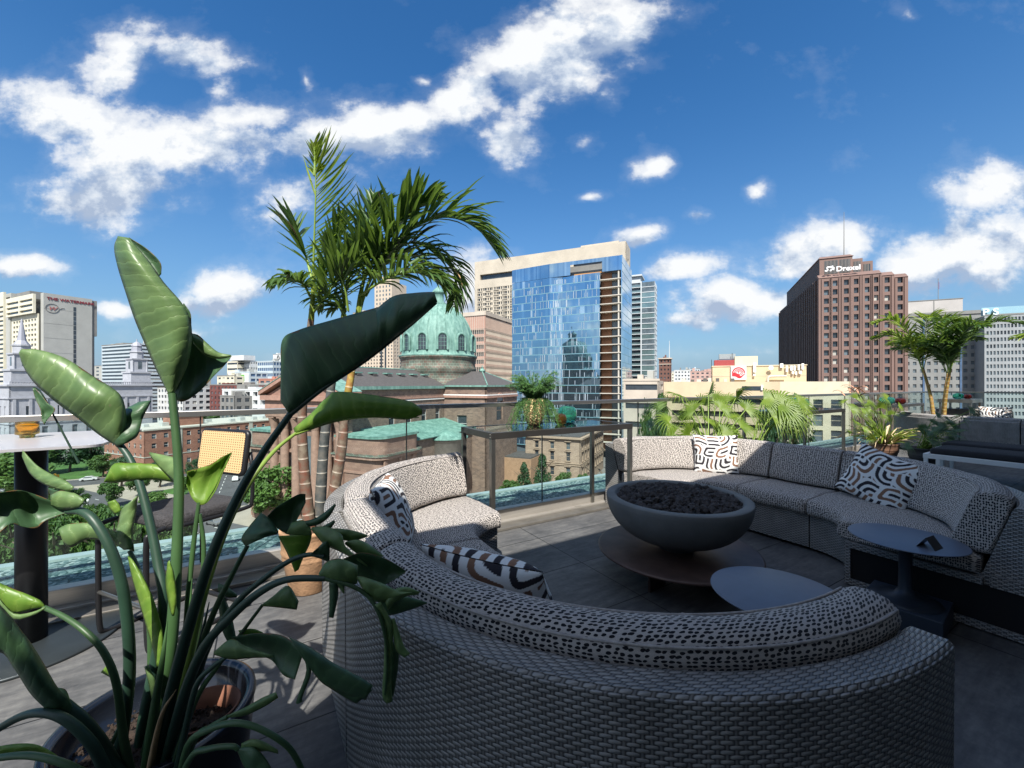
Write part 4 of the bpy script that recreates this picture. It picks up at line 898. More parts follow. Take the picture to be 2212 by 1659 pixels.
FR([(742, 650, 3.03), (738, 600, 3.12), (745, 560, 3.2), (770, 540, 3.25)], .30, 26, 13, M_palm, g=.5)
FR([(742, 680, 3.03), (725, 650, 3.08), (705, 640, 3.1), (690, 660, 3.12)], .22, 20, 14, M_palm, g=.6)
FR([(775, 640, 2.93), (840, 600, 2.84), (905, 590, 2.78), (965, 625, 2.74)], .32, 44, 15, M_palm, g=.45, wd=.024)
FR([(752, 690, 3.0), (735, 665, 3.0), (722, 670, 3.0)], .18, 13, 16, M_palm, g=.6)
FR([(675, 640, 2.95), (705, 590, 3.0), (730, 520, 3.02), (745, 470, 3.04)], .26, 31, 17, M_palm, g=.1)

# second feather palm at the far end
def palm2(label, c, hs, seed, spread=1.15, nf=12, pot=True, lean=None):
    c = Vector(c); t = thing('potted_palm', c, label, 'potted palm', 'feather palms on the deck'); rng = random.Random(seed)
    if pot: terrapot(c, t, .26, .42, mat('charcoal_planter', (.05, .05, .055), .6, 0, .1))
    tops = []
    for i, h in enumerate(hs):
        a = 6.28*i/len(hs)+.3; off = Vector((math.cos(a), math.sin(a), 0))
        top = c+off*.30+UP*h; P = cr([c+off*.10+UP*.38, c+off*.16+UP*(h*.6), top], 24); mb = MB(); mb.tube(P, [.045-.02*k/23 for k in range(24)], 12, True, 0, True); mb.build('trunk', M_trY, t); tops.append((top, off))
    for k in range(nf):
        top, off = tops[k % len(tops)]; a = 6.28*k/nf*1.7+rng.random()*.5; d = Vector((math.cos(a), math.sin(a), 0)); sp = spread*(.7+.5*rng.random()); el = .55+.6*rng.random()
        frond(t, [top-UP*.1, top+d*sp*.2+UP*.55*el, top+d*sp*.62+UP*1.05*el, top+d*sp*1.1+UP*1.0*el], .40, 42, (M_palm, M_palmY, M_palm)[k % 3], seed*100+k, wd=.045, g=.30)
    return t
palm2('tall far palm with yellow ringed trunks standing behind the second lounge', W(14.15, 3.25, 0), (1.75, 1.85, 1.8), 31, .92, 19)
p3 = palm2('palm with a drooping dead frond cut by the right edge of the photo', W(14.9, .95, 0), (1.5, 1.4), 33, 1.15, 9)
tp = W(14.5, 1.2, 1.35)
mb = MB(); 
frond(p3, [W(14.9, .95, 1.8), W(14.7, 1.05, 1.85), W(14.5, 1.2, 1.6), W(14.4, 1.25, 1.1)], .3, 20, M_dry, 77, wd=.05, g=.9)

# ---------------------------------------------------------------- fan palms behind the sofa
def fan(mb, c, axis, nrm, rad, rng, nseg=20, spread=R(215), split=.34, droop=.62):
    axis = axis.normalized(); nrm = (nrm-axis*nrm.dot(axis)).normalized(); sd = nrm.cross(axis)
    for k in range(nseg):
        a = -spread/2+spread*(k+.5)/nseg; d = axis*math.cos(a)+sd*math.sin(a); e = nrm.cross(d)
        ln = rad*(.82+.18*math.cos(a*.5))*(.9+.2*rng.random()); hw = math.tan(spread/nseg/2)*1.05
        vs, uv = [], []; q = Vector(c)
        for i in range(7):
            t = i/6; w = ln*t*hw if t < split else ln*split*hw*(1-(t-split)/(1-split))**.8
            fall = -UP*droop*ln*max(0, t-.35)**2*1.6
            p = c+d*ln*t+fall+nrm*(.12*ln*math.sin(t*2))
            up = nrm*(w*.5)
            vs += [p-e*w+up, p, p+e*w+up]; uv += [(0, t*ln), (.5, t*ln), (1, t*ln)]
        fs = []
        for i in range(6): fs += [(3*i, 3*i+1, 3*i+4, 3*i+3), (3*i+1, 3*i+2, 3*i+5, 3*i+4)]
        mb.add(vs, fs, uv, 0, True)
def fanpalm(label, c, heads, seed, potm=None, potr=.2, poth=.4, lf=None, name='fan_palm'):
    c = Vector(c); t = thing(name, c, label, 'potted plant', 'leafy plants in planters'); rng = random.Random(seed)
    terrapot(c, t, potr, poth, potm or mat('charcoal_planter', (.05, .05, .055), .6, 0, .1))
    for (hd, rad, ax, nm_) in heads:
        hd = Vector(hd); b = c+UP*poth*.9+Vector((rng.gauss(0, .03), rng.gauss(0, .03), 0))
        P = cr([b, b.lerp(hd, .5)+UP*.10, hd], 12); mb = MB(); mb.tube(P, [.008-.003*i/11 for i in range(12)], 6); mb.build('leaf_stalk', M_stalkY, t)
        mb = MB(); fan(mb, hd, Vector(ax), Vector(nm_), rad, rng); mb.build('fan_leaf', lf or M_palmF, t)
    return t
rng = random.Random(12); hd = []
for (x, y, d, r_) in ((1470, 850, 5.3, .34), (1500, 880, 5.1, .28), (1530, 845, 5.4, .36), (1555, 875, 5.2, .30), (1590, 850, 5.5, .36), (1610, 878, 5.2, .30), (1445, 905, 5.0, .32), (1490, 930, 4.95, .34), (1560, 930, 5.0, .32), (1600, 915, 5.1, .30), (1530, 905, 5.3, .26), (1465, 940, 4.9, .25), (1575, 895, 5.6, .28), (1440, 870, 5.4, .3), (1480, 868, 5.6, .3), (1515, 866, 5.6, .28), (1545, 858, 5.7, .3), (1572, 860, 5.7, .28), (1600, 895, 5.6, .28), (1510, 922, 5.3, .3), (1545, 925, 5.3, .3), (1585, 930, 5.3, .28), (1455, 930, 5.2, .28), (1520, 885, 5.7, .28), (1480, 900, 5.6, .28)):
    a = (x-1535)/75.; hd.append((PX(x, y+8, d+.42), r_*.92, (a+rng.gauss(0, .5), rng.gauss(.1, .5), .55-.5*max(0, y-890)/40+rng.gauss(0, .3)), (rng.gauss(0, .7), -.5+rng.gauss(0, .5), .8+rng.gauss(0, .3))))
fanpalm('big lime green fan palm behind the half sunlit sofa section', W(5.0, 3.28, 0), hd, 3)
hd = []
for (x, y, d, r_) in ((1650, 862, 6.0, .34), (1680, 872, 5.9, .42), (1700, 888, 5.8, .34), (1668, 900, 5.8, .30), (1725, 870, 6.1, .30), (1690, 900, 6.1, .32), (1660, 882, 6.2, .32), (1710, 880, 6.3, .34), (1640, 905, 6.1, .28)):
    hd.append((PX(x, y, d), r_, (.7+rng.gauss(0, .3), rng.gauss(-.2, .3), rng.gauss(.15, .3)), (rng.gauss(0, .4), -.8, .6)))
fanpalm('smaller fan palm leaning right, with one browning leaf, left of the second console', W(5.95, 3.30, 0), hd, 4)
hd = []
pcx = W(10.0, 3.05, 0)
for k in range(26):
    x = 1880+rng.gauss(0, 28); y = 905+rng.gauss(0, 24)
    if k < 5: x, y = ((1850, 862), (1880, 868), (1916, 862), (1838, 885), (1900, 880))[k]
    hd.append((PX(x, y, 7.55+rng.gauss(0, .2)), .22 if k < 5 else .15, (rng.gauss(0, .8), rng.gauss(0, .5), .2+rng.gauss(0, .4)), (rng.gauss(0, .4), -.7, .6)))
yp = fanpalm('yellowing umbrella leaf plant with dry blades in a brown pot by the far rail', pcx, hd, 6, mat('brown_glazed_pot', (.16, .09, .06), .35, 0, .3, 10.), .22, .34, name='umbrella_plant')
mb = MB(); rr = random.Random(4)
for k in range(110):
    a = rr.random()*6.283; d = Vector((math.cos(a), math.sin(a), .5+1.2*rr.random())); blade(mb, pcx+Vector((.1*math.cos(a), .1*math.sin(a), .32)), d, .35+.35*rr.random(), .016+.02*rr.random(), .55+.5*rr.random(), rr, 0 if rr.random() < .6 else 1)
mb.build('grassy_blades', [M_palmY, mat('pale_dry_blade', (.62, .48, .30), .8, 0, .2, 8.)], yp)
mb = MB()
for k in range(9):
    a = rr.random()*6.283; d = Vector((math.cos(a), math.sin(a), .9)); blade(mb, PX(1845+rr.gauss(0, 14), 850+rr.gauss(0, 8), 7.5), d, .3, .03, .9, rr)
mb.build('dead_fronds', mat('pink_dry_frond', (.55, .30, .19), .8, 0, .2, 8.), yp)
hd = []
c2 = W(9.75, 2.45, 0)
for k in range(34):
    x = 2035+rng.gauss(0, 34); y = 930+rng.gauss(0, 20)
    hd.append((PX(x, y, 6.95+rng.gauss(0, .25)), .16, (rng.gauss(0, .8), rng.gauss(0, .6), .1+rng.gauss(0, .4)), (rng.gauss(0, .5), -.6, .7)))
fanpalm('dark green split leaf plant in shade in front of the far sofa backs', c2, hd, 8, None, .2, .35, M_leafD, name='split_leaf_plant')
# ================================================================ THE CITY
W_dark = mat('dark_window_glass', (.035, .045, .055), .12, 0, .5, .35, spec=.8)
W_mid = mat('grey_window_glass', (.10, .13, .15), .15, 0, .4, .35, spec=.8)
W_lite = mat('blind_behind_glass', (.42, .42, .38), .3, 0, .2, .4)
W_blue = mat('blue_window_glass', (.06, .11, .20), .08, 0, .4, .3, spec=.9)
def P3(o, d, s, n, t, z): return o+d*s+n*t+UP*z
def facade(root, o, d, n, width, zb, zt, cols, rows, wall, pane=None, depth=.35, pn='window', lim=100, frame=None, mixp=None, seed=0, sill=None, wm_name='wall', arch=None):
    """wall sheet with real openings; o = ground corner, d along, n outward. cols/rows are opening intervals."""
    rows = sorted(rows); o = Vector((o.x, o.y, 0)); mb = MB(); rng = random.Random(seed); mixp = mixp or [(pane or W_dark, 1.)]
    edges = [0.]+[x for c in cols for x in c]+[width]
    for i in range(0, len(edges), 2):
        if edges[i+1]-edges[i] > .005: mb.obox(P3(o, d, edges[i], n, -depth, zb), d*(edges[i+1]-edges[i]), n*depth, UP*(zt-zb))
    zs = [zb]+[x for r in rows for x in r]+[zt]
    for c in cols:
        for i in range(0, len(zs), 2):
            if zs[i+1]-zs[i] > .005: mb.obox(P3(o, d, c[0], n, -depth, zs[i]), d*(c[1]-c[0]), n*(depth-.012), UP*(zs[i+1]-zs[i]))
    w = mb.build(wm_name, wall, root)
    cam = Vector((0, 0, H)); cells = []
    for r in rows:
        for c in cols: cells.append((-(abs(r[0])) , c, r, (P3(o, d, c[0], n, 0, r[0])-cam).length))
    cells.sort(key=lambda q: (q[1][0]*0, -q[2][0] if q[2][0] < 60 else 0, q[3]))
    rest = MB(); rm = None
    for k, (_, c, r, _d) in enumerate(cells):
        m = rng.choices([x[0] for x in mixp], [x[1] for x in mixp])[0]
        tgt = MB() if k < lim else rest
        tgt.obox(P3(o, d, c[0]+.002, n, -depth-.05, r[0]+.002), d*(c[1]-c[0]-.004), n*(.05+depth*.25), UP*(r[1]-r[0]-.004))
        if frame:
            fw = min(.09, (c[1]-c[0])*.08); t0 = -depth+depth*.25+.002
            mm = 1
            for q in ((c[0]+.003, fw, r[0]+.003, r[1]-r[0]-.006), (c[1]-fw-.003, fw, r[0]+.003, r[1]-r[0]-.006)): tgt.obox(P3(o, d, q[0], n, t0, q[2]), d*q[1], n*.05, UP*q[3], mm)
            zm = (r[0]+r[1])/2; tgt.obox(P3(o, d, c[0]+fw+.004, n, t0, zm-fw/2), d*(c[1]-c[0]-2*fw-.008), n*.05, UP*fw, mm)
        if k < lim:
            tgt.build(pn, [m, frame or m], root)
        else: rm = m
    if rest.v: ob = rest.build(pn, [rm, frame or rm], root); ob['kind'] = 'stuff'
    return w
MIX3 = None
def ivs(x0, x1, n, w, off=None):
    p = (x1-x0)/n; return [(x0+p*(i+.5)-w/2, x0+p*(i+.5)+w/2) for i in range(n)]
def body(root, o, d1, l1, d2, l2, zb, zt, m, nm='core', inset=.0):
    mb = MB(); o = Vector((o.x, o.y, zb)); mb.obox(o+d1*inset+d2*inset, d1*(l1-2*inset), d2*(l2-2*inset), UP*(zt-zb)); return mb.build(nm, m, root)
def bld(label, at, name='building', cat='building', group=None): return thing(name, Vector((at.x, at.y, GZ)), label, cat, group)
def at(px, Y): return Vector(((px-CX)/F*Y, Y, 0))
def zt(py, Y): return H-(py-CY)/F*Y

# ---- ground and streets
M_grd = mat('city_ground', (.16, .155, .145), .9, 0, .3, .02)
mb = MB(); mb.add([(-3000, -400, GZ), (3000, -400, GZ), (3000, 5000, GZ), (-3000, 5000, GZ)], [(0, 1, 2, 3)]); tag(mb.build('ground', M_grd), kind='structure')
M_asph = mat('asphalt', (.085, .085, .088), .85, 0, .2, .3, .01, 8)
M_pave = mat('pale_pavement', (.34, .30, .245), .85, 0, .14, .25)
M_lawn = mat('lawn', (.05, .12, .02), .9, 0, .35, .3)
M_line = mat('road_paint', (.65, .65, .62), .7, 0, .15, 1.)
OC = Vector((-45.9, 95.5, 0))         # middle of the cathedral front
def CP(p, q, z=0.): return OC+G1*p+G2*q+UP*z
def slab(name, pts, z, m, kind='structure', th=0):
    mb = MB(); 
    if th: mb.prism([(p.x, p.y) for p in pts], z, z+th)
    else:
        a = sum(pts[i].x*pts[(i+1) % len(pts)].y-pts[(i+1) % len(pts)].x*pts[i].y for i in range(len(pts))); pts = pts if a > 0 else pts[::-1]
        mb.add([(p.x, p.y, z) for p in pts], [tuple(range(len(pts)))])
    return tag(mb.build(name, m), kind=kind)
slab('road', [CP(-21, -200), CP(-21, 120), CP(-6.5, 120), CP(-6.5, -200)], GZ+.03, M_asph)
PK = Vector((-86, 120, 0))
slab('road', [PK-V*14-U*8, PK-V*14+U*8, PK+V*160+U*8, PK+V*160-U*8], GZ+.035, M_asph)
PL = Vector((-160, 128, 0))
slab('road', [PL-U*60-V*6, PL+U*62-V*6, PL+U*62+V*6, PL-U*60+V*6], GZ+.04, M_asph)
slab('road', [CP(-60, -60), CP(-21, -60), CP(-21, -50), CP(-60, -50)], GZ+.024, M_asph)
slab('pavement', [CP(-6.5, -32.8), CP(-6.5, 60), CP(30.5, 60), CP(30.5, -32.8)], GZ+.012, M_pave)
slab('pavement', [CP(-32, -46), CP(-32, 90), CP(-21.2, 90), CP(-21.2, -46)], GZ+.01, M_pave, th=.14)
slab('plaza', [CP(-6.4, -130), CP(-6.4, -33.), CP(70, -33.), CP(70, -130)], GZ+.016, M_pave)
slab('plaza', [CP(-34, -110), CP(-34, -64), CP(-21.2, -64), CP(-21.2, -110)], GZ+.02, M_pave, th=.14)
slab('lawn', [CP(-80, -46), CP(-80, 40), CP(-32.2, 40), CP(-32.2, -46)], GZ+.012, M_lawn)
slab('lawn', [PL-U*50+V*8, PL+U*40+V*8, PL+U*40+V*60, PL-U*50+V*60], GZ+.045, M_lawn)
slab('lawn', [CP(2, -70), CP(2, -52), CP(14, -52), CP(14, -70)], GZ+.03, M_lawn)
mb = MB()
for p in (-17.4, -13.75, -10.1):
    for q in range(-30, 18):
        if p == -13.75 or q % 2: mb.obox(CP(p-.09, q*4., GZ+.042), G1*.18, G2*(4. if p == -13.75 else 2.2), UP*.004)
for k in range(11): mb.obox(CP(-20.4+k*1.25, -40, GZ+.042), G1*.6, G2*3.4, UP*.004)
for k in range(12): mb.obox(PL+U*(36)+V*(-5.6+k*1.)+UP*(GZ+.05), U*3.4, V*.5, UP*.004)
for k in range(14): mb.obox(PK-V*8+U*(-7+k*1.)+UP*(GZ+.045), V*3.4, U*.5, UP*.004)
for k in range(30): mb.obox(PK+V*(k*5)+U*.1+UP*(GZ+.045), V*2.6, U*.18, UP*.004)
tag(mb.build('road_markings', M_line), kind='structure')

# ---- trees
def crown_mesh(name, seed, n, m, rx=1., rz=1.1, cone=False, leafs=.10, clumps=26):
    rng = random.Random(seed); mb = MB(); cs = []
    for k in range(clumps):
        a = rng.random()*6.283; z = rng.random()*2-1; r = math.sqrt(1-z*z)*(.35+.5*rng.random()**.5)
        if cone: zz = rng.random(); cs.append((Vector((math.cos(a)*(1-zz)*.7*rx, math.sin(a)*(1-zz)*.7*rx, (zz*2-1)*rz)), .22+.22*(1-zz)))
        else: cs.append((Vector((math.cos(a)*r*rx, math.sin(a)*r*rx, z*.72*rz)), .25+.22*rng.random()))
    for k in range(n):
        c, cr_ = rng.choice(cs); d = Vector((rng.gauss(0, 1), rng.gauss(0, 1), rng.gauss(.25, 1))).normalized()
        p = c+d*cr_*(.55+.5*rng.random()); nn = (d+Vector((rng.gauss(0, .6), rng.gauss(0, .6), rng.gauss(.3, .5)))).normalized()
        t = nn.orthogonal().normalized(); t = Matrix.Rotation(rng.random()*6.28, 3, nn)@t; b = nn.cross(t); s = leafs*(.6+.8*rng.random())
        mb.add([p-t*s, p+b*s*.55+nn*s*.2, p+t*s, p-b*s*.55+nn*s*.1], [(0, 1, 2, 3)], [(0, p.z), (.5, p.z), (1, p.z), (.5, p.z)])
    o = mb.build(name, m); return o
def trunk_mesh():
    mb = MB(); mb.tube([(0, 0, 0), (.03, .01, .3), (0, .03, .62), (.02, 0, .9)], [.035, .026, .022, .008], 8)
    for k in range(6):
        a = k*1.1; d = Vector((math.cos(a), math.sin(a), .9)); z = .35+.07*k; mb.tube([(0, 0, z), Vector((0, 0, z))+d*.14, Vector((0, 0, z))+d*.30], [.013, .009, .004], 6)
    return mb.build('trunk', M_bark)
protoC = {'a': crown_mesh('crown', 1, 3600, M_tree), 'b': crown_mesh('crown', 2, 3600, M_tree2, 1., 1.05), 'c': crown_mesh('crown', 3, 3200, M_conif, .9, 1.2, False, .075, 40), 'k': crown_mesh('crown', 4, 3000, M_conif, 1., 1.1, True, .07, 46)}
protoT = trunk_mesh(); usedp = set()
def tree(kind, loc, h, r, label, rz=0., group='street trees'):
    loc = Vector(loc); t = thing({'k': 'conical_tree', 'c': 'dense_tree'}.get(kind, 'street_tree'), loc, label, 'tree', group)
    c = protoC[kind].copy(); C.objects.link(c); c.parent = t; c.scale = (r, r, h*.36 if kind != 'k' else h*.42); c.location = (0, 0, h*.64 if kind != 'k' else h*.52); c.rotation_euler[2] = rz
    q = protoT.copy(); C.objects.link(q); q.parent = t; q.scale = (h, h, h*.95)
    return t
def ctree(kind, px, py, r_px, label, h=11., rz=0.):
    # crown centre seen at px,py for a tree of height h on the street
    zc = GZ+h*.64; d = (H-zc)*F/(py-CY); return tree(kind, ((px-CX)/F*d, d, GZ), h, r_px/F*d, label, rz)
ctree('b', 18, 1020, 62, 'large bright street tree at the left edge below the bar table', 14)
ctree('a', 85, 985, 34, 'dark street tree just left of the bar table post', 11, 1)
ctree('c', 150, 975, 36, 'dark street tree right of the bar table post, behind the traffic signal', 12, 2)
ctree('c', 195, 968, 30, 'dark street tree between the traffic signal and the brick building', 12, 3)
ctree('a', 222, 1000, 22, 'small street tree at the corner of the brick building', 8, 4)
ctree('a', 212, 1125, 30, 'round light street tree beside the crossing, left of the stool', 9, .5)
ctree('a', 256, 1140, 24, 'round street tree just right of the lighter one, left of the stool', 8, 1.5)
ctree('b', 330, 1082, 26, 'low dark tree behind railings on the plaza, above the stool seat', 6, 2.5)
ctree('a', 120, 1205, 46, 'tree top just outside the ledge, right of the bar table post', 16, .2)
ctree('b', 185, 1190, 44, 'tree top just outside the ledge, below the drooping leaf', 16, 1.2)
ctree('a', 245, 1182, 42, 'tree top just outside the ledge, left of the stool legs', 16, 2.2)
ctree('b', 325, 1172, 44, 'wide tree top just outside the ledge, seen between the stool legs', 15, 3.2)
ctree('a', 30, 1180, 44, 'shaded tree top just outside the ledge left of the bar table post', 15, 3.9)
ctree('b', 605, 1050, 50, 'leafy street tree in front of the domed church, left of the palm trunks', 14, 4.2)
ctree('a', 560, 1075, 28, 'small street tree left of the leafy one before the domed church', 9, 5.)
ctree('a', 1100, 1062, 26, 'bushy tree behind the console leg, left of the conical trees', 8, .7)
ctree('k', 1132, 1028, 24, 'left conical tree in front of the low brown annex', 10, 1.)
ctree('k', 1172, 1020, 30, 'tall conical tree at the corner of the stone townhouse', 13, 2.)
ctree('a', 1222, 1040, 20, 'small tree at the foot of the stone townhouse', 7, 3.)
ctree('a', 1262, 1040, 16, 'smallest tree at the right foot of the stone townhouse', 6, 4.)
ctree('c', 345, 1018, 20, 'dark tree by the brick wall, left of the cane back', 8, .3)
ctree('a', 240, 1060, 20, 'street tree between the bus shelter and the lamp', 7, 5.1)
ctree('b', 100, 1065, 34, 'broad light tree right behind the bar table post', 10, 2.2)
ctree('a', 375, 1165, 34, 'tree top just outside the ledge, right end of the row by the stool legs', 13, .9)
ctree('c', 420, 1010, 18, 'dark tree against the brick building behind the tall leaf stalk', 7, 1.7)
ctree('a', 300, 1040, 20, 'young tree by the plaza steps, above the dark stool seat', 7, 1.1)
ctree('b', 395, 1045, 16, 'small tree right of the young one, near the brick building corner', 6, 2.1)
ctree('c', 262, 1012, 24, 'dark tree against the brick building, right of the small corner tree', 9, 3.1)
ctree('a', 165, 1075, 20, 'low round tree beside the bus shelter', 6, 4.1)
ctree('b', 60, 1120, 40, 'bright street tree left of the post, below the curled dark leaf', 13, 2.9)
for i, (x, y, r) in enumerate(((470, 905, 20), (505, 902, 24), (540, 899, 22), (572, 900, 20), (440, 908, 16))):
    ctree('c' if i % 2 else 'a', x, y, r, ['far tree behind the brick building, second from the left of a row', 'middle far tree of the row behind the brick building', 'far tree behind the brick building, fourth from the left', 'far tree of the row nearest the domed church', 'far leftmost tree of the row behind the brick building'][i], 12, i)
def dtree(kind, px, ytop, d, r_px, label, rz):
    z = zt(ytop, d); tree(kind, ((px-CX)/F*d, d, GZ), z-GZ, r_px/F*d, label, rz)
dtree('k', 1428, 868, 60, 46, 'dark feathery tall tree left of the fan palm, beyond the glass', 1.)
dtree('c', 1395, 905, 55, 26, 'lower dark tree left of the tall feathery one, beyond the glass', 2.)
dtree('c', 1672, 890, 62, 36, 'dark tree in front of the cream building, under the leaning fan palm', 3.)
dtree('c', 1728, 892, 62, 36, 'dark tree in front of the cream building, just left of the console post', 4.)
for o in list(protoC.values())+[protoT]:
    bpy.data.objects.remove(o)

# ---- street furniture and cars
def lamp(loc, label, h=6.):
    t = thing('street_lamp', loc, label, 'street lamp', 'street lamps on the square'); mb = MB(); mb.lathe(loc, [(0, 0), (.22, 0), (.2, .4), (.09, .6), (.06, h-.7), (.12, h-.6), (0, h-.59)], 12); mb.build('post', M_black, t)
    mb = MB(); mb.lathe(Vector(loc)+UP*(h-.58), [(0, 0), (.14, 0), (.26, .45), (.22, .62), (.05, .8), (0, .85)], 12); mb.build('lantern', M_white, t)
lamp(PZ(190, 1135, GZ+.0), 'street lamp right of the bus shelter'); lamp(PZ(255, 1155, GZ), 'street lamp near the small traffic cone'); lamp(PZ(338, 1165, GZ), 'street lamp beside the plaza railing'); lamp(PZ(618, 1155, GZ), 'street lamp on the pavement before the domed church')
tl = PZ(122, 1075, GZ); t = thing('traffic_signal', tl, 'twin yellow traffic signal on a black pole at the crossing', 'traffic light')
mb = MB(); mb.tube([tl, tl+UP*6.3], .1, 8); mb.build('pole', M_black, t)
M_yel = mat('signal_yellow', (.75, .38, .03), .5, 0, 0)
for s in (-.95, .95):
    mb = MB(); mb.cbox(tl+UP*6.2+G2*s, G2, G1, UP, .5, .4, 1.3); mb.build('signal_head', M_yel, t)
    mb = MB(); mb.cbox(tl+UP*6.2+G2*s/2, G2, G1, UP, .45, .08, .08); mb.build('arm', M_black, t)
bs_ = PZ(165, 1128, GZ); t = thing('bus_shelter', bs_, 'small dark glass bus shelter on the pavement', 'bus shelter')
mb = MB(); mb.cbox(bs_+UP*2.6, G2, G1, UP, 5.2, 1.8, .15); mb.build('roof', M_postm, t)
mb = MB(); mb.cbox(bs_+UP*1.35+G1*.8, G2, G1, UP, 5., .06, 2.2); mb.build('glass_wall', W_mid, t)
for s in (-2.45, 2.45):
    mb = MB(); mb.cbox(bs_+UP*1.26+G2*s-G1*.7, G2, G1, UP, .1, .1, 2.5); mb.build('post', M_black, t)
cn = PZ(285, 1124, GZ); mb = MB(); mb.lathe(cn, [(0, 0), (.35, 0), (.35, .05), (.2, .06), (.04, .8), (0, .8)], 16); tag(mb.build('traffic_cone', mat('cone_orange', (.7, .12, .03), .6, 0, 0), None, loc=cn), 'small orange traffic cone on the pavement', 'traffic cone')
def car(loc, d, col, label):
    loc = Vector(loc); d = d.normalized(); s = Vector((-d.y, d.x, 0)); t = thing('parked_car', loc, label, 'car', 'cars on the street by the church'); mp = mat('car_paint_'+col[0], col[1], .25, .2, 0, coat=.6)
    prf = [(-2.2, .35), (-2.25, .75), (-2.1, 1.0), (-1.5, 1.05), (-.9, 1.52), (.6, 1.55), (1.3, 1.08), (2.1, .95), (2.3, .7), (2.25, .35)]
    mb = MB(); n = len(prf); rows = [[loc+d*x+s*y*(1 if z < 1.1 else .82)+UP*z for x, z in prf] for y in (-.88, .88)]
    vs = rows[0]+rows[1]; fs = [tuple(range(n)), tuple(reversed(range(n, 2*n)))]+[(i, n+i, n+(i+1) % n, (i+1) % n) for i in range(n)]; mb.add(vs, fs); bdy_ = mb.build('body', mp, t, .05)
    mb = MB(); g = [(-1.35, 1.08), (-.85, 1.45), (.55, 1.48), (1.1, 1.1)]; rows = [[loc+d*x+s*y*(1 if z < 1.2 else .86)+UP*z for x, z in g] for y in (-.90, .90)]
    vs = rows[0]+rows[1]; mb.add(vs, [(0, 1, 2, 3), (7, 6, 5, 4), (0, 4, 5, 1), (1, 5, 6, 2), (2, 6, 7, 3)]); mb.build('side_window', W_dark, bdy_)
    for x in (-1.35, 1.4):
        for y in (-.86, .86): mb = MB(); mb.tube([loc+d*x+s*(y-.09)+UP*.33, loc+d*x+s*(y+.09)+UP*.33], .33, 16); mb.build('wheel', M_black, t)
car(PK+V*22+U*3.4+UP*(GZ+.04), V, ('white', (.7, .7, .7)), 'white car behind the cane stool back, in front of the church')
car(PK+V*30+U*3.4+UP*(GZ+.04), V, ('silver', (.4, .4, .42)), 'silver car just ahead of the white one')
car(PZ(1148, 1052, GZ+.02), G1, ('white', (.7, .7, .7)), 'white car parked under the conical trees')
car(PK+V*40-U*3.4+UP*(GZ+.04), V, ('dark', (.05, .05, .06)), 'dark car on the far side of the diagonal road')
for i_, (o_, d_, c_, lb_) in enumerate(((PK+V*55+U*3.4, V, ('black', (.02, .02, .02)), 'black car farthest up the diagonal road'), (PK+V*48-U*3.6, V, ('blue', (.04, .08, .2)), 'dark blue car on the diagonal road'), (CP(-9, -22), G2, ('grey', (.2, .2, .2)), 'grey car in the near lane of the marked road'), (CP(-17.5, -31), G2, ('red', (.3, .03, .02)), 'red car in the far lane of the marked road'), (PL+U*20+V*2.4, U, ('white', (.7, .7, .7)), 'white car crossing left of the bus shelter'), (PL-U*4-V*2.6, U, ('silver', (.4, .4, .42)), 'silver car waiting at the left crossing'))): car(Vector((o_.x, o_.y, GZ+.045)), d_, c_, lb_)
M_rail_ = mat('street_rail_black', (.03, .03, .03), .6, 0, 0); fo = PZ(350, 1148, GZ)
t = thing('street_railing', fo, 'black iron railing round the plaza planting', 'railing')
for z in (.3, 1.05): mb = MB(); mb.obox(fo+UP*z, G2*16, G1*.05, UP*.06); mb.build('rail', M_rail_, t)
mb = MB(); 
for k in range(33): mb.obox(fo+G2*(k*.5), G2*.04, G1*.04, UP*1.1)
mb.build('bars', M_rail_, t)

# ---- domed church
M_bs = blockmat('brownstone_warm', (.29, .18, .14), (.22, .132, .105), (.20, .13, .10), 1.1, .55)
M_bs2 = blockmat('brownstone_rubble', (.23, .16, .125), (.14, .10, .085), (.25, .19, .15), .75, .4, ms=.02)
M_bst = mat('brownstone_trim', (.32, .19, .145), .8, 0, .2, 1.2)
M_slate = mat('grey_slate_roof', (.075, .07, .068), .75, 0, .3, 1.5, .02, 6, (1, 1, 4))
def coppermat():
    m, nt, b = newmat('green_copper_sheet'); b.inputs['Roughness'].default_value = .7
    g = nt.nodes.new('ShaderNodeNewGeometry'); f = noise_(nt, g.outputs['Position'], .5, 6, .65); mp = N(nt, 'ShaderNodeMapping'); mp.inputs['Scale'].default_value = (1.2, 1.2, .12); L(nt, g.outputs['Position'], mp.inputs[0]); f2 = noise_(nt, mp.outputs[0], 1., 5)
    L(nt, ramp(nt, math_(nt, 'MULTIPLY_ADD', f2, .5, math_(nt, 'MULTIPLY', f, .5)), [(.34, (.07, .155, .13)), (.5, (.135, .265, .225)), (.66, (.24, .39, .335))]), b.inputs['Base Color']); return m
M_cop = coppermat()
M_drum = blockmat('weathered_drum_stone', (.075, .10, .085), (.13, .10, .085), (.18, .29, .24), 1.2, .8, ms=.03, extra=.3)
cath = thing('domed_church', CP(0, 0, GZ), 'large brownstone church with a green copper dome and columned front', 'church')
def cbx(nm, p0, p1, q0, q1, z0, z1, m): mb = MB(); mb.obox(CP(p0, q0, z0), G1*(p1-p0), G2*(q1-q0), UP*(z1-z0)); return mb.build(nm, m, cath)
def cfac(p, q, d, n, w, zb, z1, cols, rows, wall, **k): return facade(cath, CP(p, q), d, n, w, zb, z1, cols, rows, wall, **k)
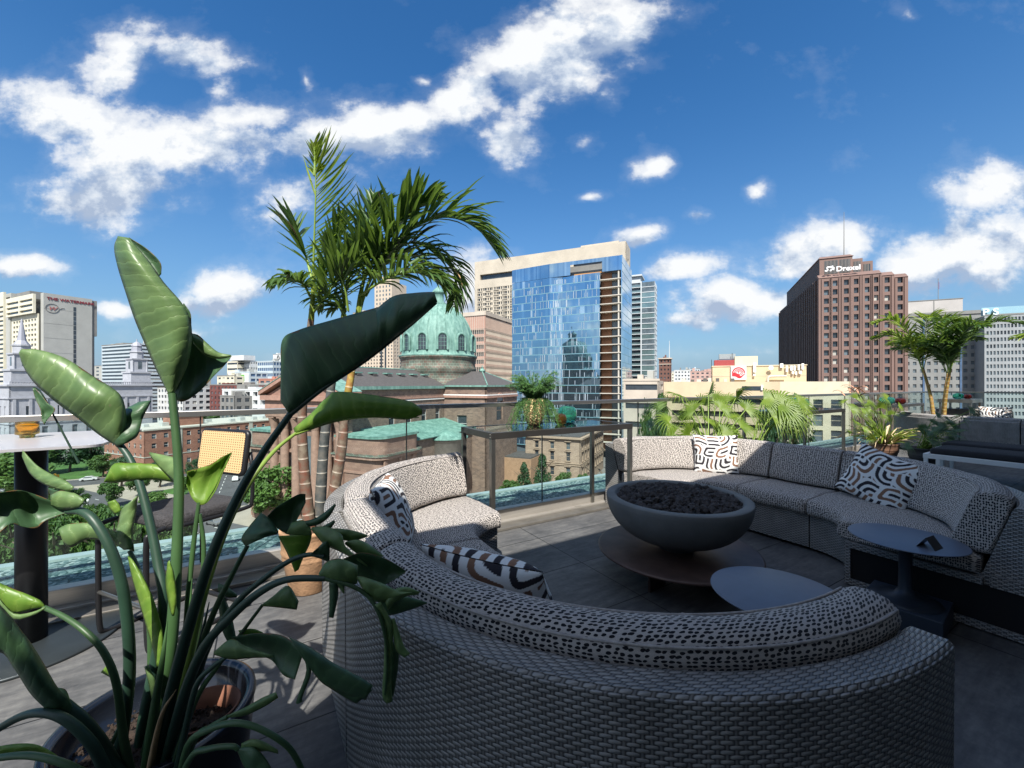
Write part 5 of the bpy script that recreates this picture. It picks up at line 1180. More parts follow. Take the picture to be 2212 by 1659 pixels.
# nave, clerestory wall with arched windows
cbx('core', 1, 39, -9, 9, GZ, .2, M_bs2)
cfac(0, 9.7, G1, G2, 39, GZ, .1, ivs(12, 39, 4, 2.4), [(-9.2, -5.6)], M_bs2, frame=M_white, depth=.6)
cbx('cornice', -.4, 39, 9.3, 10.3, .1, .9, M_cop); cbx('string_course', 0, 38.9, 9.71, 10.05, -2.6, -2.1, M_bst); cbx('string_course', 0, 38.9, 9.71, 9.95, -3.1, -2.75, M_white)
cbx('cornice', -.4, 39, -10.3, -9.3, .1, .9, M_cop)
def roof(nm, a, b, c, d, e, f, m=None):   # two slopes over a ridge e-f
    mb = MB(); mb.add([a, b, c, d, e, f], [(0, 1, 5, 4), (2, 3, 4, 5), (3, 0, 4), (1, 2, 5)]); return mb.build(nm, m or M_slate, cath)
roof('nave_roof', CP(0, 10.3, .9), CP(39, 10.3, .9), CP(39, -10.3, .9), CP(0, -10.3, .9), CP(0, 0, 5.8), CP(39, 0, 5.8))
mb = MB(); mb.tube([CP(0, 0, 5.85), CP(39, 0, 5.85)], .18, 6); mb.build('ridge_cap', M_cop, cath)
for k in range(6): mb = MB(); mb.cbox(CP(9+k*5.5, 4.2, 4.3), G1, G2, UP, 2.2, 1.6, .35); mb.cbox(CP(9+k*5.5, 4.5, 3.85), G1, G2, UP, 1.4, 1., .6, 1); mb.build('roof_vent', [M_cop, M_slate], cath)
# transept
cbx('core', 39.7, 60.3, -23.8, 23.8, GZ, .9, M_bs2)
cfac(39, 9.7, G2, -G1, 14.8, GZ, .9, [(4.6, 8.)], [(-13., -8.)], M_bs2, frame=M_white, depth=.6)
cfac(39, 24.5, G1, G2, 22, GZ, .9, [(6.5, 11.)], [(-9.8, -3.8)], M_bs2, frame=M_bst, depth=.6)
mb = MB()
for i in range(17): pass
arc = [(6.3+4.9*(1-math.cos(math.pi*i/16))/2, -3.8+2.3*math.sin(math.pi*i/16)) for i in range(17)]
mb.add([P3(CP(39, 24.5), G1, x, G2, .03, z) for x, z in arc], [tuple(range(17))]); mb.build('window', W_mid, cath)
mb = MB(); mb.tube([P3(CP(39, 24.5), G1, x, G2, .05, z) for x, z in arc], .22, 6); mb.build('window_arch', M_bst, cath)
for p0, p1, q0, q1 in ((38.4, 61, 24.6, 25.1), (38.3, 38.9, 9.7, 25.1)):
    cbx('cornice', p0, p1, q0, q1, .6, 1.1, M_cop); cbx('string_course', p0+.2, p1-.2, q0, q1-.1, -2.7, -2.1, M_bst); cbx('string_course', p0+.3, p1-.2, q0, q1-.2, -2.0, -1.7, M_white)
mb = MB(); ap = CP(50, 17, 5.6); base = [CP(38.4, 9.9, 1.1), CP(38.4, 25.1, 1.1), CP(61.5, 25.1, 1.1), CP(61.5, 9.9, 1.1)]; ap2 = CP(50, 9.9, 5.6)
mb.add(base+[ap, ap2], [(0, 1, 4, 5), (1, 2, 4), (2, 3, 5, 4)]); trr_ = mb.build('transept_roof', M_slate, cath)
for a in (base[1], base[2]): mb = MB(); mb.tube([a, ap], .2, 6); mb.build('hip_cap', M_cop, trr_)
mb = MB(); mb.lathe(ap, [(0, -.3), (.9, -.2), (1., .3), (.5, .8), (.15, 1.), (.12, 1.9), (0, 2.)], 12); mb.build('roof_finial', M_cop, trr_)
# drum and dome
DC = CP(50, 0, 0)
mb = MB(); mb.lathe(DC, [(13.2, .5), (13.2, 2.2), (12.6, 2.6), (12.6, 5.0), (12.9, 5.3), (12.9, 6.6)], 72); mb.build('drum_base', M_drum, cath)
mb = MB(); mb.lathe(DC, [(12.9, 6.6), (12.8, 6.8), (12.5, 7.0), (12.5, 9.6), (13.0, 10.0), (13.1, 10.4), (12.6, 10.5)], 72); mb.build('drum', M_drum, cath)
mb = MB(); mb.lathe(DC, [(13.1, 10.45), (13.3, 10.8), (12.7, 11.0), (12.3, 11.3), (12.25, 12.2)], 72); mb.build('drum_cornice', M_cop, cath)
dp = [(12.2*math.cos(t)**.92, 12.2+16.6*math.sin(t)) for t in [i/24*R(84) for i in range(25)]]
mb = MB(); mb.lathe(DC, dp, 96); dome_ = mb.build('dome', M_cop, cath)
for k in range(24):
    a = 2*math.pi*(k+.5)/24; mb = MB(); mb.tube([DC+Vector((r*1.005*math.cos(a), r*1.005*math.sin(a), z)) for r, z in dp], .16, 5); mb.build('dome_rib', M_cop, dome_)
for k in range(12):
    a = 2*math.pi*k/12+.28; d = Vector((math.cos(a), math.sin(a), 0)); s = Vector((-d.y, d.x, 0)); o = DC+d*12.0+UP*12.3
    if d.dot(Vector((.17, -1, 0))) < -.35: continue
    ol = [s*x+UP*z for x, z in [(-1.5, 0), (-1.5, 3.4)]+[(-1.5*math.cos(math.pi*i/10), 3.4+1.5*math.sin(math.pi*i/10)) for i in range(1, 10)]+[(1.5, 3.4), (1.5, 0)]]
    mb = MB(); n_ = len(ol); mb.add([o+p-d*3. for p in ol]+[o+p+d*.35 for p in ol], [tuple(range(n_, 2*n_))]+[(i, (i+1) % n_, n_+(i+1) % n_, n_+i) for i in range(n_)]); dwn_ = mb.build('dormer_window', W_dark, cath)
    mb = MB(); mb.tube([o+p*1.09+d*.35 for p in ol], .42, 6); mb.build('dormer_frame', M_cop, dwn_)
    mb = MB()
    for x in (-.5, .5): mb.obox(o+s*(x-.04)+d*.355, s*.08, d*.05, UP*4.6)
    for z in (1.2, 2.4, 3.6): mb.obox(o+s*(-1.5)+d*.36+UP*z, s*3., d*.05, UP*.08)
    mb.build('glazing_bars', M_cop, dwn_)
ld = DC+UP*28.6
mb = MB(); mb.lathe(ld, [(2.6, 0), (2.6, .5), (1.9, .8), (1.8, 3.6), (2.3, 3.9), (2.2, 4.2), (1.6, 5.0), (.5, 6.0), (.2, 6.6), (.12, 8.4), (0, 8.5)], 16); lan_ = mb.build('lantern', M_cop, cath)
mb = MB(); mb.cbox(ld+UP*9., G2, G1, UP, 1.6, .2, .2); mb.cbox(ld+UP*9., G2, G1, UP, .2, .21, 2.2); mb.build('cross', M_cop, lan_)
# front: giant columns, wall, pediment
cbx('front_wall', -1., .9, -11, 11, GZ, -4.2, M_bs)
for q in (-10.5, -6.9, -3.1, 3.1, 6.9, 10.5):
    mb = MB(); o = CP(-2.2, q, GZ); mb.lathe(o, [(1.3, 0), (1.3, 2.2), (1.05, 2.4), (.98, 3.), (.95, 18.5), (.82, 22.6)], 24); col_ = mb.build('column', M_bst, cath)
    mb = MB(); mb.lathe(o, [(.86, 22.6), (.95, 23.3), (1.25, 24.6), (1.35, 25.)], 12); mb.cbox(o+UP*25.2, G1, G2, UP, 2.6, 2.6, .4); mb.build('capital', M_bst, col_)
cbx('entablature', -3.6, 1, -12, 12, GZ+25.4, GZ+29.2, M_bst); cbx('entablature_cornice', -4.3, 1, -12.8, 12.8, GZ+29.2, GZ+30.3, M_bst)
mb = MB(); A, B_, T = -12.8, 12.8, GZ+36.
for z0, off, x0, x1, m_ in ((GZ+30.3, 0, -3.4, 1, M_bs),): mb.add([CP(x0, A+1, z0), CP(x0, B_-1, z0), CP(x0, 0, T-.8), CP(x1, A+1, z0), CP(x1, B_-1, z0), CP(x1, 0, T-.8)], [(0, 1, 2), (5, 4, 3), (0, 3, 4, 1), (1, 4, 5, 2), (2, 5, 3, 0)])
mb.build('pediment', M_bs, cath)
for sgn in (-1, 1): mb = MB(); p = CP(-4.5, sgn*13.1, GZ+30.3); q = CP(-4.5, 0, T); mb.obox(p, q-p, G1*6., UP*.9); rak_ = mb.build('raking_cornice', M_bst, cath); mb = MB(); mb.obox(p+UP*.91-G1*.1, q-p, G1*6.2, UP*.15); mb.build('cornice_flashing', M_cop, rak_)
# niches, doors
for q in (-5, 5):
    mb = MB(); mb.cbox(CP(-1.15, q, GZ+13.5), G1, G2, UP, .3, 2.2, 5.5); nic_ = mb.build('niche', W_dark, cath)
    mb = MB(); mb.tube([CP(-1.35, q, GZ+11.2), CP(-1.35, q, GZ+13.6), CP(-1.35, q, GZ+14.8)], [.55, .42, .2], 8); mb.lathe(CP(-1.35, q, GZ+15.1), [(0, -.35), (.27, -.1), (.27, .15), (0, .35)], 10); mb.build('niche_statue', M_drum, nic_)
    mb = MB(); mb.add([CP(-1.7, q-1.8, GZ+17), CP(-1.7, q+1.8, GZ+17), CP(-1.7, q, GZ+18.4), CP(-1., q-1.8, GZ+17), CP(-1., q+1.8, GZ+17), CP(-1., q, GZ+18.4)], [(0, 1, 2), (0, 3, 4, 1), (1, 4, 5, 2), (2, 5, 3, 0)]); mb.build('niche_pediment', M_bst, nic_)
for q in (-5, 0, 5): mb = MB(); mb.cbox(CP(-1.2, q, GZ+3.5), G1, G2, UP, .45, 3., 6.2); mb.build('door', mat('green_bronze_door', (.06, .10, .08), .5, .3, .2), cath); 
mb = MB(); mb.cbox(CP(-1.1, 0, GZ+16.5), G1, G2, UP, .3, 3.4, 9.); mb.build('window', W_mid, cath)
# rounded wings with flat copper tops
for s in (-1, 1):
    pl = []
    for (p, q, a0) in ((9.5, 18.5, 0), (1.0, 18.5, 90)):
        for i in range(9): a = R(a0+90*i/8); pl.append((p+2.8*math.cos(a), q+2.8*math.sin(a)))
    pl += [(-1.8, 9.), (12.3, 9.)]
    def wing(nm, k, z0, z1, m):
        c0 = (5.2, 14.); poly = [CP(c0[0]+(p-c0[0])*k, s*(c0[1]+(q-c0[1])*k)) for p, q in pl]; mb = MB(); mb.prism([(v.x, v.y) for v in poly], z0, z1); mb.build(nm, m, cath)
    wing('wing_wall', 1., GZ, -14.4, M_bs); wing('wing_cornice', 1.10, -14.4, -13.8, M_bst); wing('wing_cornice', 1.13, -13.8, -13.4, M_drum); wing('wing_attic', 1.0, -13.4, -10.1, M_bs); wing('wing_coping', 1.05, -10.1, -9.65, M_cop); wing('string_course', 1.03, -17.6, -17.1, M_bst)
    mb = MB(); c0 = CP(5.2, s*14., -8.9); poly = [CP(5.2+(p-5.2)*1.02, s*(14.+(q-14.)*1.02), -9.6) for p, q in pl]; mb.add(poly+[c0], [(i, (i+1) % len(poly), len(poly)) for i in range(len(poly))]); mb.build('wing_roof', M_cop, cath)
    for i in range(4): mb = MB(); mb.cbox(CP(-.9 if i < 2 else .9+i*2.6, s*(12.+i*3.5 if i < 2 else 21.45), -22.9), G1, G2, UP, 1.2 if i < 2 else 1.6, 1.6 if i < 2 else .5, 10.); mb.build('pilaster', M_bst, cath)
    for i in range(3): mb = MB(); mb.cbox(CP(-.2+i*4.6, s*21.4, -23.2), G1, G2, UP, .9, .35, 17.); mb.build('pilaster', M_bst, cath)
# aisle with sloping copper roof and round apse
cbx('aisle_wall', 12.3, 39, 9.8, 19.6, GZ, -12.2, M_bs2)
mb = MB(); mb.add([CP(4.5, 9.8, -8.9), CP(39, 9.8, -8.9), CP(39, 20.4, -11.8), CP(11.5, 20.4, -11.8), CP(4.5, 9.8, -12.), CP(39, 9.8, -12.), CP(39, 20.4, -12.), CP(11.5, 20.4, -12.)], [(3, 2, 1, 0), (0, 4, 7, 3), (3, 7, 6, 2)]); air_ = mb.build('aisle_roof', M_cop, cath)
mb = MB()
for k in range(26): mb.tube([CP(12.5+k, 9.9, -8.88), CP(12.5+k, 20.4, -11.78)], .07, 4)
mb.build('roof_seams', M_cop, air_)
ac = CP(25, 19.6, 0)
mb = MB(); mb.lathe(ac, [(5.2, GZ), (5.2, -13.6), (5.5, -13.4), (5.6, -12.9)], 48); mb.build('apse_wall', mat('apse_stone', (.22, .19, .17), .85, 0, .15, 1.), cath)
mb = MB(); mb.lathe(ac, [(5.9, -12.9), (5.9, -12.6), (0, -10.3)], 48); 
for k in range(32): a = 2*math.pi*k/32; mb.tube([ac+UP*-10.27, ac+Vector((5.9*math.cos(a), 5.9*math.sin(a), -12.57))], .06, 4)
mb.build('apse_roof', M_cop, cath)
for p in (17, 33): cbx('arched_window', p-1.1, p+1.1, 19.6, 19.66, -22, -17, W_dark)

# ---- stone townhouse and annex
M_tan = blockmat('tan_rubble_stone', (.38, .29, .22), (.30, .225, .175), (.22, .16, .12), .8, .35, ms=.02)
M_tant = mat('tan_stone_trim', (.36, .27, .20), .8, 0, .15, 1.)
mk = at(1254, 130); z1 = zt(950, 130)
man = bld('square tan stone townhouse with flat roof, right of the church, seen under the console', mk)
zr_ = [(z1-3.3, z1-1.2), (z1-7.0, z1-4.3), (z1-11.8, z1-9.2)]; w_ = 18.8
facade(man, mk-G2*w_, G2, -G1, w_, GZ, z1, ivs(1.3, w_-1.4, 3, 1.35), zr_, M_tan, depth=.45, mixp=[(W_dark, 2), (W_mid, 1)], frame=M_tant)
facade(man, mk, G1, G2, 34, GZ, z1, ivs(.8, 33, 9, 1.5), zr_, M_tan, depth=.45, mixp=[(W_dark, 2), (W_mid, 1)], frame=M_tant)
body(man, mk-G2*(w_-.5)+G1*.5, G2, w_-1, G1, 33, GZ, z1-.05, M_tan); mb = MB(); mb.obox(Vector((mk.x, mk.y, z1))-G2*(w_+.8)-G1*.8, G2*(w_+1.6), G1*35.6, UP*.55); mb.build('cornice', M_tant, man)
mb = MB(); mb.obox(Vector((mk.x, mk.y, z1+.56))-G2*(w_-.2)+G1*.4, G2*(w_-.6), G1*33, UP*.25); mb.build('roof', M_slate, man)
for r_ in zr_:
    for d_, n_, o_, L_, k_ in ((G2, -G1, mk-G2*w_, w_, 3), (G1, G2, mk, 34, 9)):
        for c_ in (ivs(1.3, w_-1.4, 3, 2.2) if k_ == 3 else ivs(.8, 33, 9, 2.2)): mb = MB(); mb.obox(P3(Vector((o_.x, o_.y, 0)), d_, c_[0], n_, .003, r_[1]+.3), d_*2.2, n_*.3, UP*.25); mb.obox(P3(Vector((o_.x, o_.y, 0)), d_, c_[0]+.2, n_, .003, r_[0]-.25), d_*1.8, n_*.22, UP*.2); mb.build('window_hood', M_tant, man)
for z in (z1-7.9, z1-8.5): mb = MB(); mb.obox(Vector((mk.x, mk.y, z))-G2*w_-G1*.25, G2*(w_+.25), G1*.247, UP*.3); mb.obox(Vector((mk.x, mk.y, z))-G1*.25+G2*.003, G2*.25, G1*34, UP*.3); mb.build('string_course', M_tant, man)
ak = at(1147, 128); an = bld('low flat roofed brown brick annex between the church and the townhouse', ak)
body(an, ak-G2*10.5, G2, 10.5, G1, 12, GZ, -22., mat('annex_brick', (.34, .21, .13), .85, 0, .15, 1.), 'wall'); body(an, ak-G2*10.3+G1*.3, G2, 10.1, G1, 11.4, -21.99, -21.6, M_slate, 'roof')

# ---- red brick block, left
M_brk = blockmat('red_brick_wall', (.34, .16, .11), (.27, .12, .085), (.30, .22, .18), .8, .28, ms=.012)
bk = Vector((-125, 140, 0)); zb = -14.6
brk = bld('five storey red brick block with pale quoins behind the cane stool', bk)
rws = [(zb-2.9-3.3*i, zb-1.2-3.3*i) for i in range(5)]
facade(brk, bk-G2*27, G2, -G1, 27, GZ, zb, ivs(.5, 26.5, 7, 1.25), rws, M_brk, depth=.25, frame=M_white, mixp=[(W_dark, 2), (W_mid, 1)])
facade(brk, bk, G1, G2, 52, GZ, zb, ivs(1, 51, 14, 1.35), rws, M_brk, depth=.25, frame=M_white, mixp=[(W_dark, 2), (W_mid, 1)])
body(brk, bk-G2*26.6+G1*.4, G2, 26.2, G1, 51.2, GZ, zb-.1, M_brk)
M_lime = mat('pale_limestone', (.48, .46, .40), .8, 0, .1, 1.)
mb = MB(); mb.obox(Vector((bk.x, bk.y, zb))-G2*27.3-G1*.3, G2*27.6, G1*52.6, UP*.5); mb.build('coping', M_lime, brk)
for k in (0, 1): mb = MB(); mb.obox(Vector((bk.x, bk.y, GZ))+G1*(9.8+k*26)+G2*.003, G1*1.5, G2*.14, UP*(zb-GZ-.01)); mb.build('quoin_strip', M_lime, brk)
mb = MB(); mb.obox(Vector((bk.x, bk.y, zb-9.2))-G2*27-G1*.12, G2*27, G1*.117, UP*.3); mb.obox(Vector((bk.x, bk.y, zb-9.2))+G2*.003, G2*.12, G1*52, UP*.3); mb.build('string_course', M_lime, brk)
mb = MB(); mb.obox(Vector((bk.x, bk.y, zb+.5))-G2*14+G1*12, G2*9, G1*9, UP*3.2); mb.build('roof_house', M_brk, brk); mb = MB(); mb.obox(Vector((bk.x, bk.y, zb+3.7))-G2*14.3+G1*11.7, G2*9.6, G1*9.6, UP*.4); mb.build('roof', M_lime, brk)
rng = random.Random(2)
for k in range(9): o = Vector((bk.x, bk.y, zb+.5))-G2*(4+rng.random()*8)+G1*(4+k*5.2); mb = MB(); mb.obox(o, G2*(1.5+rng.random()), G1*(1.5+rng.random()), UP*(1.+rng.random()*.8)); mb.build('roof_unit', mat('hvac_metal', (.5, .52, .5), .5, .2, .1), brk)

# ---- pale granite temple with two towers, far left
M_gran = mat('pale_blue_granite', (.37, .385, .42), .7, 0, .14, .35)
tk = Vector((-254, 208, 0)); tz = .3; tmp = bld('pale granite temple with two towers behind the left rail', tk, 'temple', 'temple')
body(tmp, tk-G2*28, G2, 27.5, G1, 60, GZ, tz, M_gran, 'core', .4)
facade(tmp, tk, G1, G2, 60, GZ, tz, ivs(4, 56, 9, 2.2), [(-27, -21), (-17, -10)], M_gran, depth=.6, mixp=[(W_mid, 1)])
facade(tmp, tk-G2*28, G2, -G1, 28, GZ, tz, ivs(2, 26, 4, 2.2), [(-27, -21), (-17, -10)], M_gran, depth=.6, mixp=[(W_mid, 1)])
for dz, o_, h_ in ((0, .9, .9), (-6.5, .5, .7), (-19.5, .4, .5)): mb = MB(); mb.obox(Vector((tk.x, tk.y, tz+dz))-G2*(28+o_)-G1*o_, G2*(28+2*o_), G1*(60+2*o_), UP*h_); mb.build('cornice', M_gran, tmp)
for k in range(11): mb = MB(); mb.obox(Vector((tk.x, tk.y, -18.9))+G1*(1.2+k*5.6)+G2*.003, G1*1.1, G2*.5, UP*12.4); mb.build('pilaster', M_gran, tmp)
mb = MB()
for k in range(60): mb.obox(Vector((tk.x, tk.y, tz+.9))+G1*(k*1.)+G2*.4, G1*.4, G2*.4, UP*1.2)
mb.obox(Vector((tk.x, tk.y, tz+2.1))+G2*.3, G1*60, G2*.6, UP*.4); mb.build('balustrade', M_gran, tmp)
for kk, (p, spire) in enumerate(((6, 1), (54.5, 0))):
    c = Vector((tk.x, tk.y, tz+.9))+G1*p-G2*6; 
    for (s, z0, z1_) in ((10, 0, 7), (11, 7, 8), (7.5, 8, 15.5), (8.6, 15.5, 16.3)): mb = MB(); mb.cbox(c+UP*(z0+z1_)/2, G1, G2, UP, s, s, z1_-z0); mb.build('tower_stage', M_gran, tmp)
    for sx_ in (-1, 1):
        for st_ in (-1, 1): mb = MB(); mb.tube([c+G1*(sx_*3.6)+G2*(st_*3.6)+UP*8, c+G1*(sx_*3.6)+G2*(st_*3.6)+UP*15.4], .45, 8); mb.build('tower_column', M_gran, tmp)
    for d_, s_ in ((G2, G1), (-G1, G2)): mb = MB(); mb.cbox(c+d_*3.78+UP*12, s_, d_, UP, 2., .1, 4.6); mb.build('tower_opening', W_mid, tmp)
    mb = MB(); mb.lathe(c, [(3.2, 16.3), (3.2, 20.), (3.7, 20.1), (3.7, 20.7), (2.6, 21.)], 8, smooth=False); mb.build('tower_lantern', M_gran, tmp)
    mb = MB(); mb.lathe(c, [(3.0, 21.), (2.0, 22.6), (1.7, 23.), (.35, 33.6), (0, 34.5)] if spire else [(2.6, 21.), (2.4, 24.), (2.8, 24.2), (1.8, 26.), (.3, 27.), (.2, 28.6), (0, 28.7)], 8, smooth=False); mb.build('spire', mat('lead_blue_grey', (.32, .33, .38), .6, .1, .1), tmp)

# ---- hotel tower with sign, far left
M_cream = mat('cream_precast', (.62, .59, .47), .8, 0, .12, .2); M_cgr = mat('grey_precast', (.36, .365, .34), .85, 0, .08, .15); M_cgd = mat('dark_grey_precast', (.20, .20, .19), .85, 0, .15, .2)
hk = at(94, 250); hz = zt(632, 250)
hot = bld('tall cream and grey hotel tower carrying red lettering at the far left', hk)
body(hot, hk-G2*70+G1*1, G2, 69.9, G1, 21, GZ, hz-8, M_cgr, 'core')
mb = MB(); mb.obox(Vector((hk.x, hk.y, GZ))-G2*4, G1*22, G2*4, UP*(hz-GZ)); mb.build('sign_wall', M_cgr, hot)
mb = MB(); mb.obox(Vector((hk.x, hk.y, hz-24))+G1*22.01-G2*4, G1*2.6, G2*3.4, UP*23.3); mb.obox(Vector((hk.x, hk.y, GZ))+G1*22.01-G2*4, G1*1.3, G2*3.4, UP*(hz-24.01-GZ)); mb.build('stair_bay', M_cgd, hot)
M_red = mat('dark_red_letters', (.22, .03, .04), .5, 0, 0)
fl = 2.98
for k in range(28):     # dark window slot down the sign wall
    z = hz-6.5-k*fl
    if z < GZ+3: break
    mb = MB(); mb.obox(P3(Vector((hk.x, hk.y, 0)), G1, 13.1, G2, .004, z-fl+.3), G1*1.25, G2*.08, UP*(fl-.35)); mb.build('slot_window', W_dark, hot)
    if k % 3 == 1: mb = MB(); mb.obox(P3(Vector((hk.x, hk.y, 0)), G1, .1, G2, .004, z), G1*12.8, G2*.05, UP*.08); mb.build('panel_joint', M_cgd, hot)
textobj('sign_lettering', 'THE WATERMARK', 2.35, M_red, hot, P3(Vector((hk.x, hk.y, 0)), G1, 1.3, G2, .15, hz-3.9), G1, UP, .12, sx=1.13, bold=.04)
textobj('sign_monogram', 'W', 3.4, mat('faded_red_letters', (.38, .13, .12), .5, 0, 0), hot, P3(Vector((hk.x, hk.y, 0)), G1, 1.9, G2, .15, hz-10.2), G1, UP+G1*.3, .08, bold=.02)
mb = MB(); cc_ = P3(Vector((hk.x, hk.y, 0)), G1, 3.6, G2, .15, hz-8.9); mb.tube([cc_+G1*(2.9*math.cos(a))+UP*(2.7*math.sin(a)) for a in [i/40*6.2 for i in range(41)]]+[cc_+G1*4.2+UP*.7, cc_+G1*5.4+UP*.8], .13, 5); mb.build('sign_ring', M_cgd, hot)
# upper balconied block overhanging a window grid
ub = hk-G2*4.0
def hfac(s0, s1, zb_, zt_, cols, rows, out, m=M_cream, nm='wall', **k): facade(hot, Vector((hk.x, hk.y, 0))-G2*s1-G1*out, G2, -G1, s1-s0, zb_, zt_, cols, rows, m, wm_name=nm, **k)
wz = [(hz-3.6-i*3.15-1.5, hz-3.6-i*3.15) for i in range(3)]
hfac(4.01, 45, hz-12.5, hz-.8, [(1, 19.6), (21.2, 40)], wz, 3.2, depth=1.2, pn='window_band', mixp=[(W_dark, 1)])
hfac(4.01, 43, GZ, hz-12.51, ivs(1.5, 37.5, 8, 3.1), [(hz-16.9-i*3.05, hz-15.4-i*3.05) for i in range(24)], 1.2, depth=.6, mixp=[(W_dark, 3), (W_mid, 1)], lim=56)
mb = MB(); mb.obox(Vector((hk.x, hk.y, GZ))-G2*49.5-G1*2., G2*6.4, G1*6, UP*(hz-GZ-.3)); mb.build('service_shaft', M_cgr, hot)
hfac(49.6, 82, GZ, hz+4.4, [(.5, 32)], [(hz-4.6-i*3.03-1.35, hz-4.6-i*3.03) for i in range(26)], 3., depth=1.2, pn='window_band', mixp=[(W_dark, 1)])
body(hot, hk-G2*82+G1*.1, G2, 33, G1, 20, GZ, hz+4.3, M_cgr, 'core'); mb = MB(); mb.obox(Vector((hk.x, hk.y, hz-.5))-G2*48.9+G1*2, G2*22, G1*14, UP*4.6); mb.build('roof_house', M_cgd, hot)

# ---- generic slabs far away
def tower(label, px, Y, ytop, w1, w2, wall, ncol, nrow, wf=.6, hf=.5, mixp=None, name='building', depth=.5, band=False, zlow=None, side=True, dirs=None, fheight=None, lim=60, right=True, ncol2=None, group=None, frame=None):
    k = at(px, Y); z = zt(ytop, Y); t = bld(label, k, name, group=group); d, g = dirs or (G2, G1); zl = GZ if zlow is None else zlow
    fh = fheight or (z-zl)/nrow; rows = [(z-1.2-fh*(i+1)+fh*(1-hf), z-1.2-fh*i) for i in range(nrow) if z-1.2-fh*(i+1) > GZ+1]
    rows = rows[::-1]
    rows = [(a, a+fh*hf) for a, b in rows]; pn = 'window_band' if band else 'window'
    def cl(w, n): return [(.6, w-.6)] if band else ivs(.5, w-.5, n, (w-1)/n*wf)
    facade(t, k-d*w1, d, -g, w1, GZ, z, cl(w1, ncol), rows, wall, depth=depth, mixp=mixp or [(W_dark, 3), (W_mid, 1.4), (W_lite, .35)], pn=pn, lim=lim, seed=int(px), frame=frame)
    if side: facade(t, k, g, d, w2, GZ, z, cl(w2, ncol2 or max(1, int(ncol*w2/w1))), rows, wall, depth=depth, mixp=mixp or [(W_dark, 3), (W_mid, 1.4), (W_lite, .35)], pn=pn, lim=lim, seed=int(px)+1, frame=frame)
    i_ = depth+.1
    body(t, k-d*(w1-i_)+g*i_, d, w1-2*i_, g, w2-2*i_, GZ, z-.1, wall)
    rg = random.Random(int(px*7+Y)); k0 = Vector((k.x, k.y, z-.1))
    mb = MB(); mb.obox(k0-d*(w1+.15)-g*.15, d*(w1+.3), g*.45, UP*.7); mb.build('parapet', M_cgd if rg.random() < .5 else wall, t)
    for q_ in range(4):
        a_ = rg.random()*.8; ww = w1*(.05+.13*rg.random()); mb = MB(); mb.obox(k0-d*(w1*(1-a_)*.98)+g*(2+rg.random()*4), d*ww, g*(3+3*rg.random()), UP*(1.2+2.6*rg.random())); mb.build('roof_unit', rg.choice((M_cgr, M_cgd, wall)), t)
    return t, k, z
M_wh = mat('white_panel', (.56, .58, .58), .7, 0, .12, .12); M_bluw = mat('pale_blue_panel', (.45, .52, .56), .7, 0, .06, .2)
tower('long apartment block with white balcony bands behind the left temple tower', 300, 330, 741, 60, 20, M_bluw, 14, 22, .8, .5, band=True)
t_, k_, z_ = tower('slightly taller grey apartment wing behind the right temple tower', 334, 345, 727, 18, 20, M_cgr, 5, 22, .6, .5)
tower('small pale flat block half hidden by the tall green leaf', 396, 300, 838, 34, 24, M_wh, 8, 7, .6, .5)
# hospital group
t_, k_, z_ = tower('distant white hospital wing with rows of small square windows', 541, 500, 779, 36, 20, M_wh, 14, 9, .55, .4, lim=60)
tower('distant pale yellow stair wing left of the white hospital wing', 513, 498, 781, 20, 10, M_cream, 1, 9, .8, .35, band=True)
mb = MB(); mb.cbox(Vector((k_.x-12, k_.y+4, z_+3.2)), G2, G1, UP, 26, 14, 6.); mb.build('roof_house', M_wh, t_)
tower('distant blue glazed wing right of the white hospital wing', 590, 495, 780, 29, 16, M_bluw, 8, 9, .86, .55, mixp=[(W_blue, 1)])
t_, k_, z_ = tower('distant grey block with a ring sign at its top edge', 612, 540, 765, 20, 16, M_wh, 1, 10, .2, .3)
mb = MB(); cc_ = Vector((k_.x, k_.y, z_-4.5))-G2*9-G1*.6; mb.tube([cc_+G2*(2.1*math.cos(a))+UP*(2.1*math.sin(a)) for a in [i/20*6.284 for i in range(21)]], .5, 6); mb.build('ring_sign', M_cgd, t_)
t_, k_, z_ = tower('blue glazed block under the white sign with two coloured letter pairs', 539.5, 350, 804, 29, 16, M_bluw, 6, 10, .8, .55, mixp=[(W_blue, 1)])
mb = MB(); mb.obox(Vector((k_.x, k_.y, z_-8.7))-G2*28.2-G1*.7, G2*27.8, G1*.6, UP*7.6); mb.build('sign_panel', M_wh, t_)
o_ = Vector((k_.x, k_.y, z_-7.2))-G2*26.6-G1*.76
textobj('sign_letters', 'CS', 7., mat('sign_blue', (.03, .10, .30), .5, 0, 0), t_, o_, G2, UP, .08, bold=.45); textobj('sign_letters', 'dll', 7., mat('sign_green', (.10, .32, .06), .5, 0, 0), t_, o_+G2*14., G2, UP, .08, bold=.4)
tower('cream low block left of the blue glazed sign block', 507, 345, 812, 24, 16, M_cream, 4, 9, .6, .35)
tower('grey stepped block between the sign block and the church pediment', 556, 340, 832, 15, 14, M_cgr, 2, 8, .5, .3)
tower('small brick and glass pavilion block left of the church pediment', 612, 330, 819, 30, 14, mat('pinkish_brick', (.42, .20, .15), .8, 0, .1, .3), 4, 8, .7, .6, frame=M_wh)
tower('dark red brick block behind the white townhouse row', 606, 275, 832, 78, 12, mat('dark_red_brick', (.14, .05, .045), .85, 0, .3, .3), 18, 9, .4, .55, mixp=[(W_mid, 1), (W_dark, 1)])
t_, k_, z_ = tower('row of white panelled townhouses with big dark windows left of the church', 612, 250, 843, 60, 16, M_wh, 8, 5, .62, .55, mixp=[(W_dark, 2), (W_mid, 1)], depth=2.5, fheight=5.2)
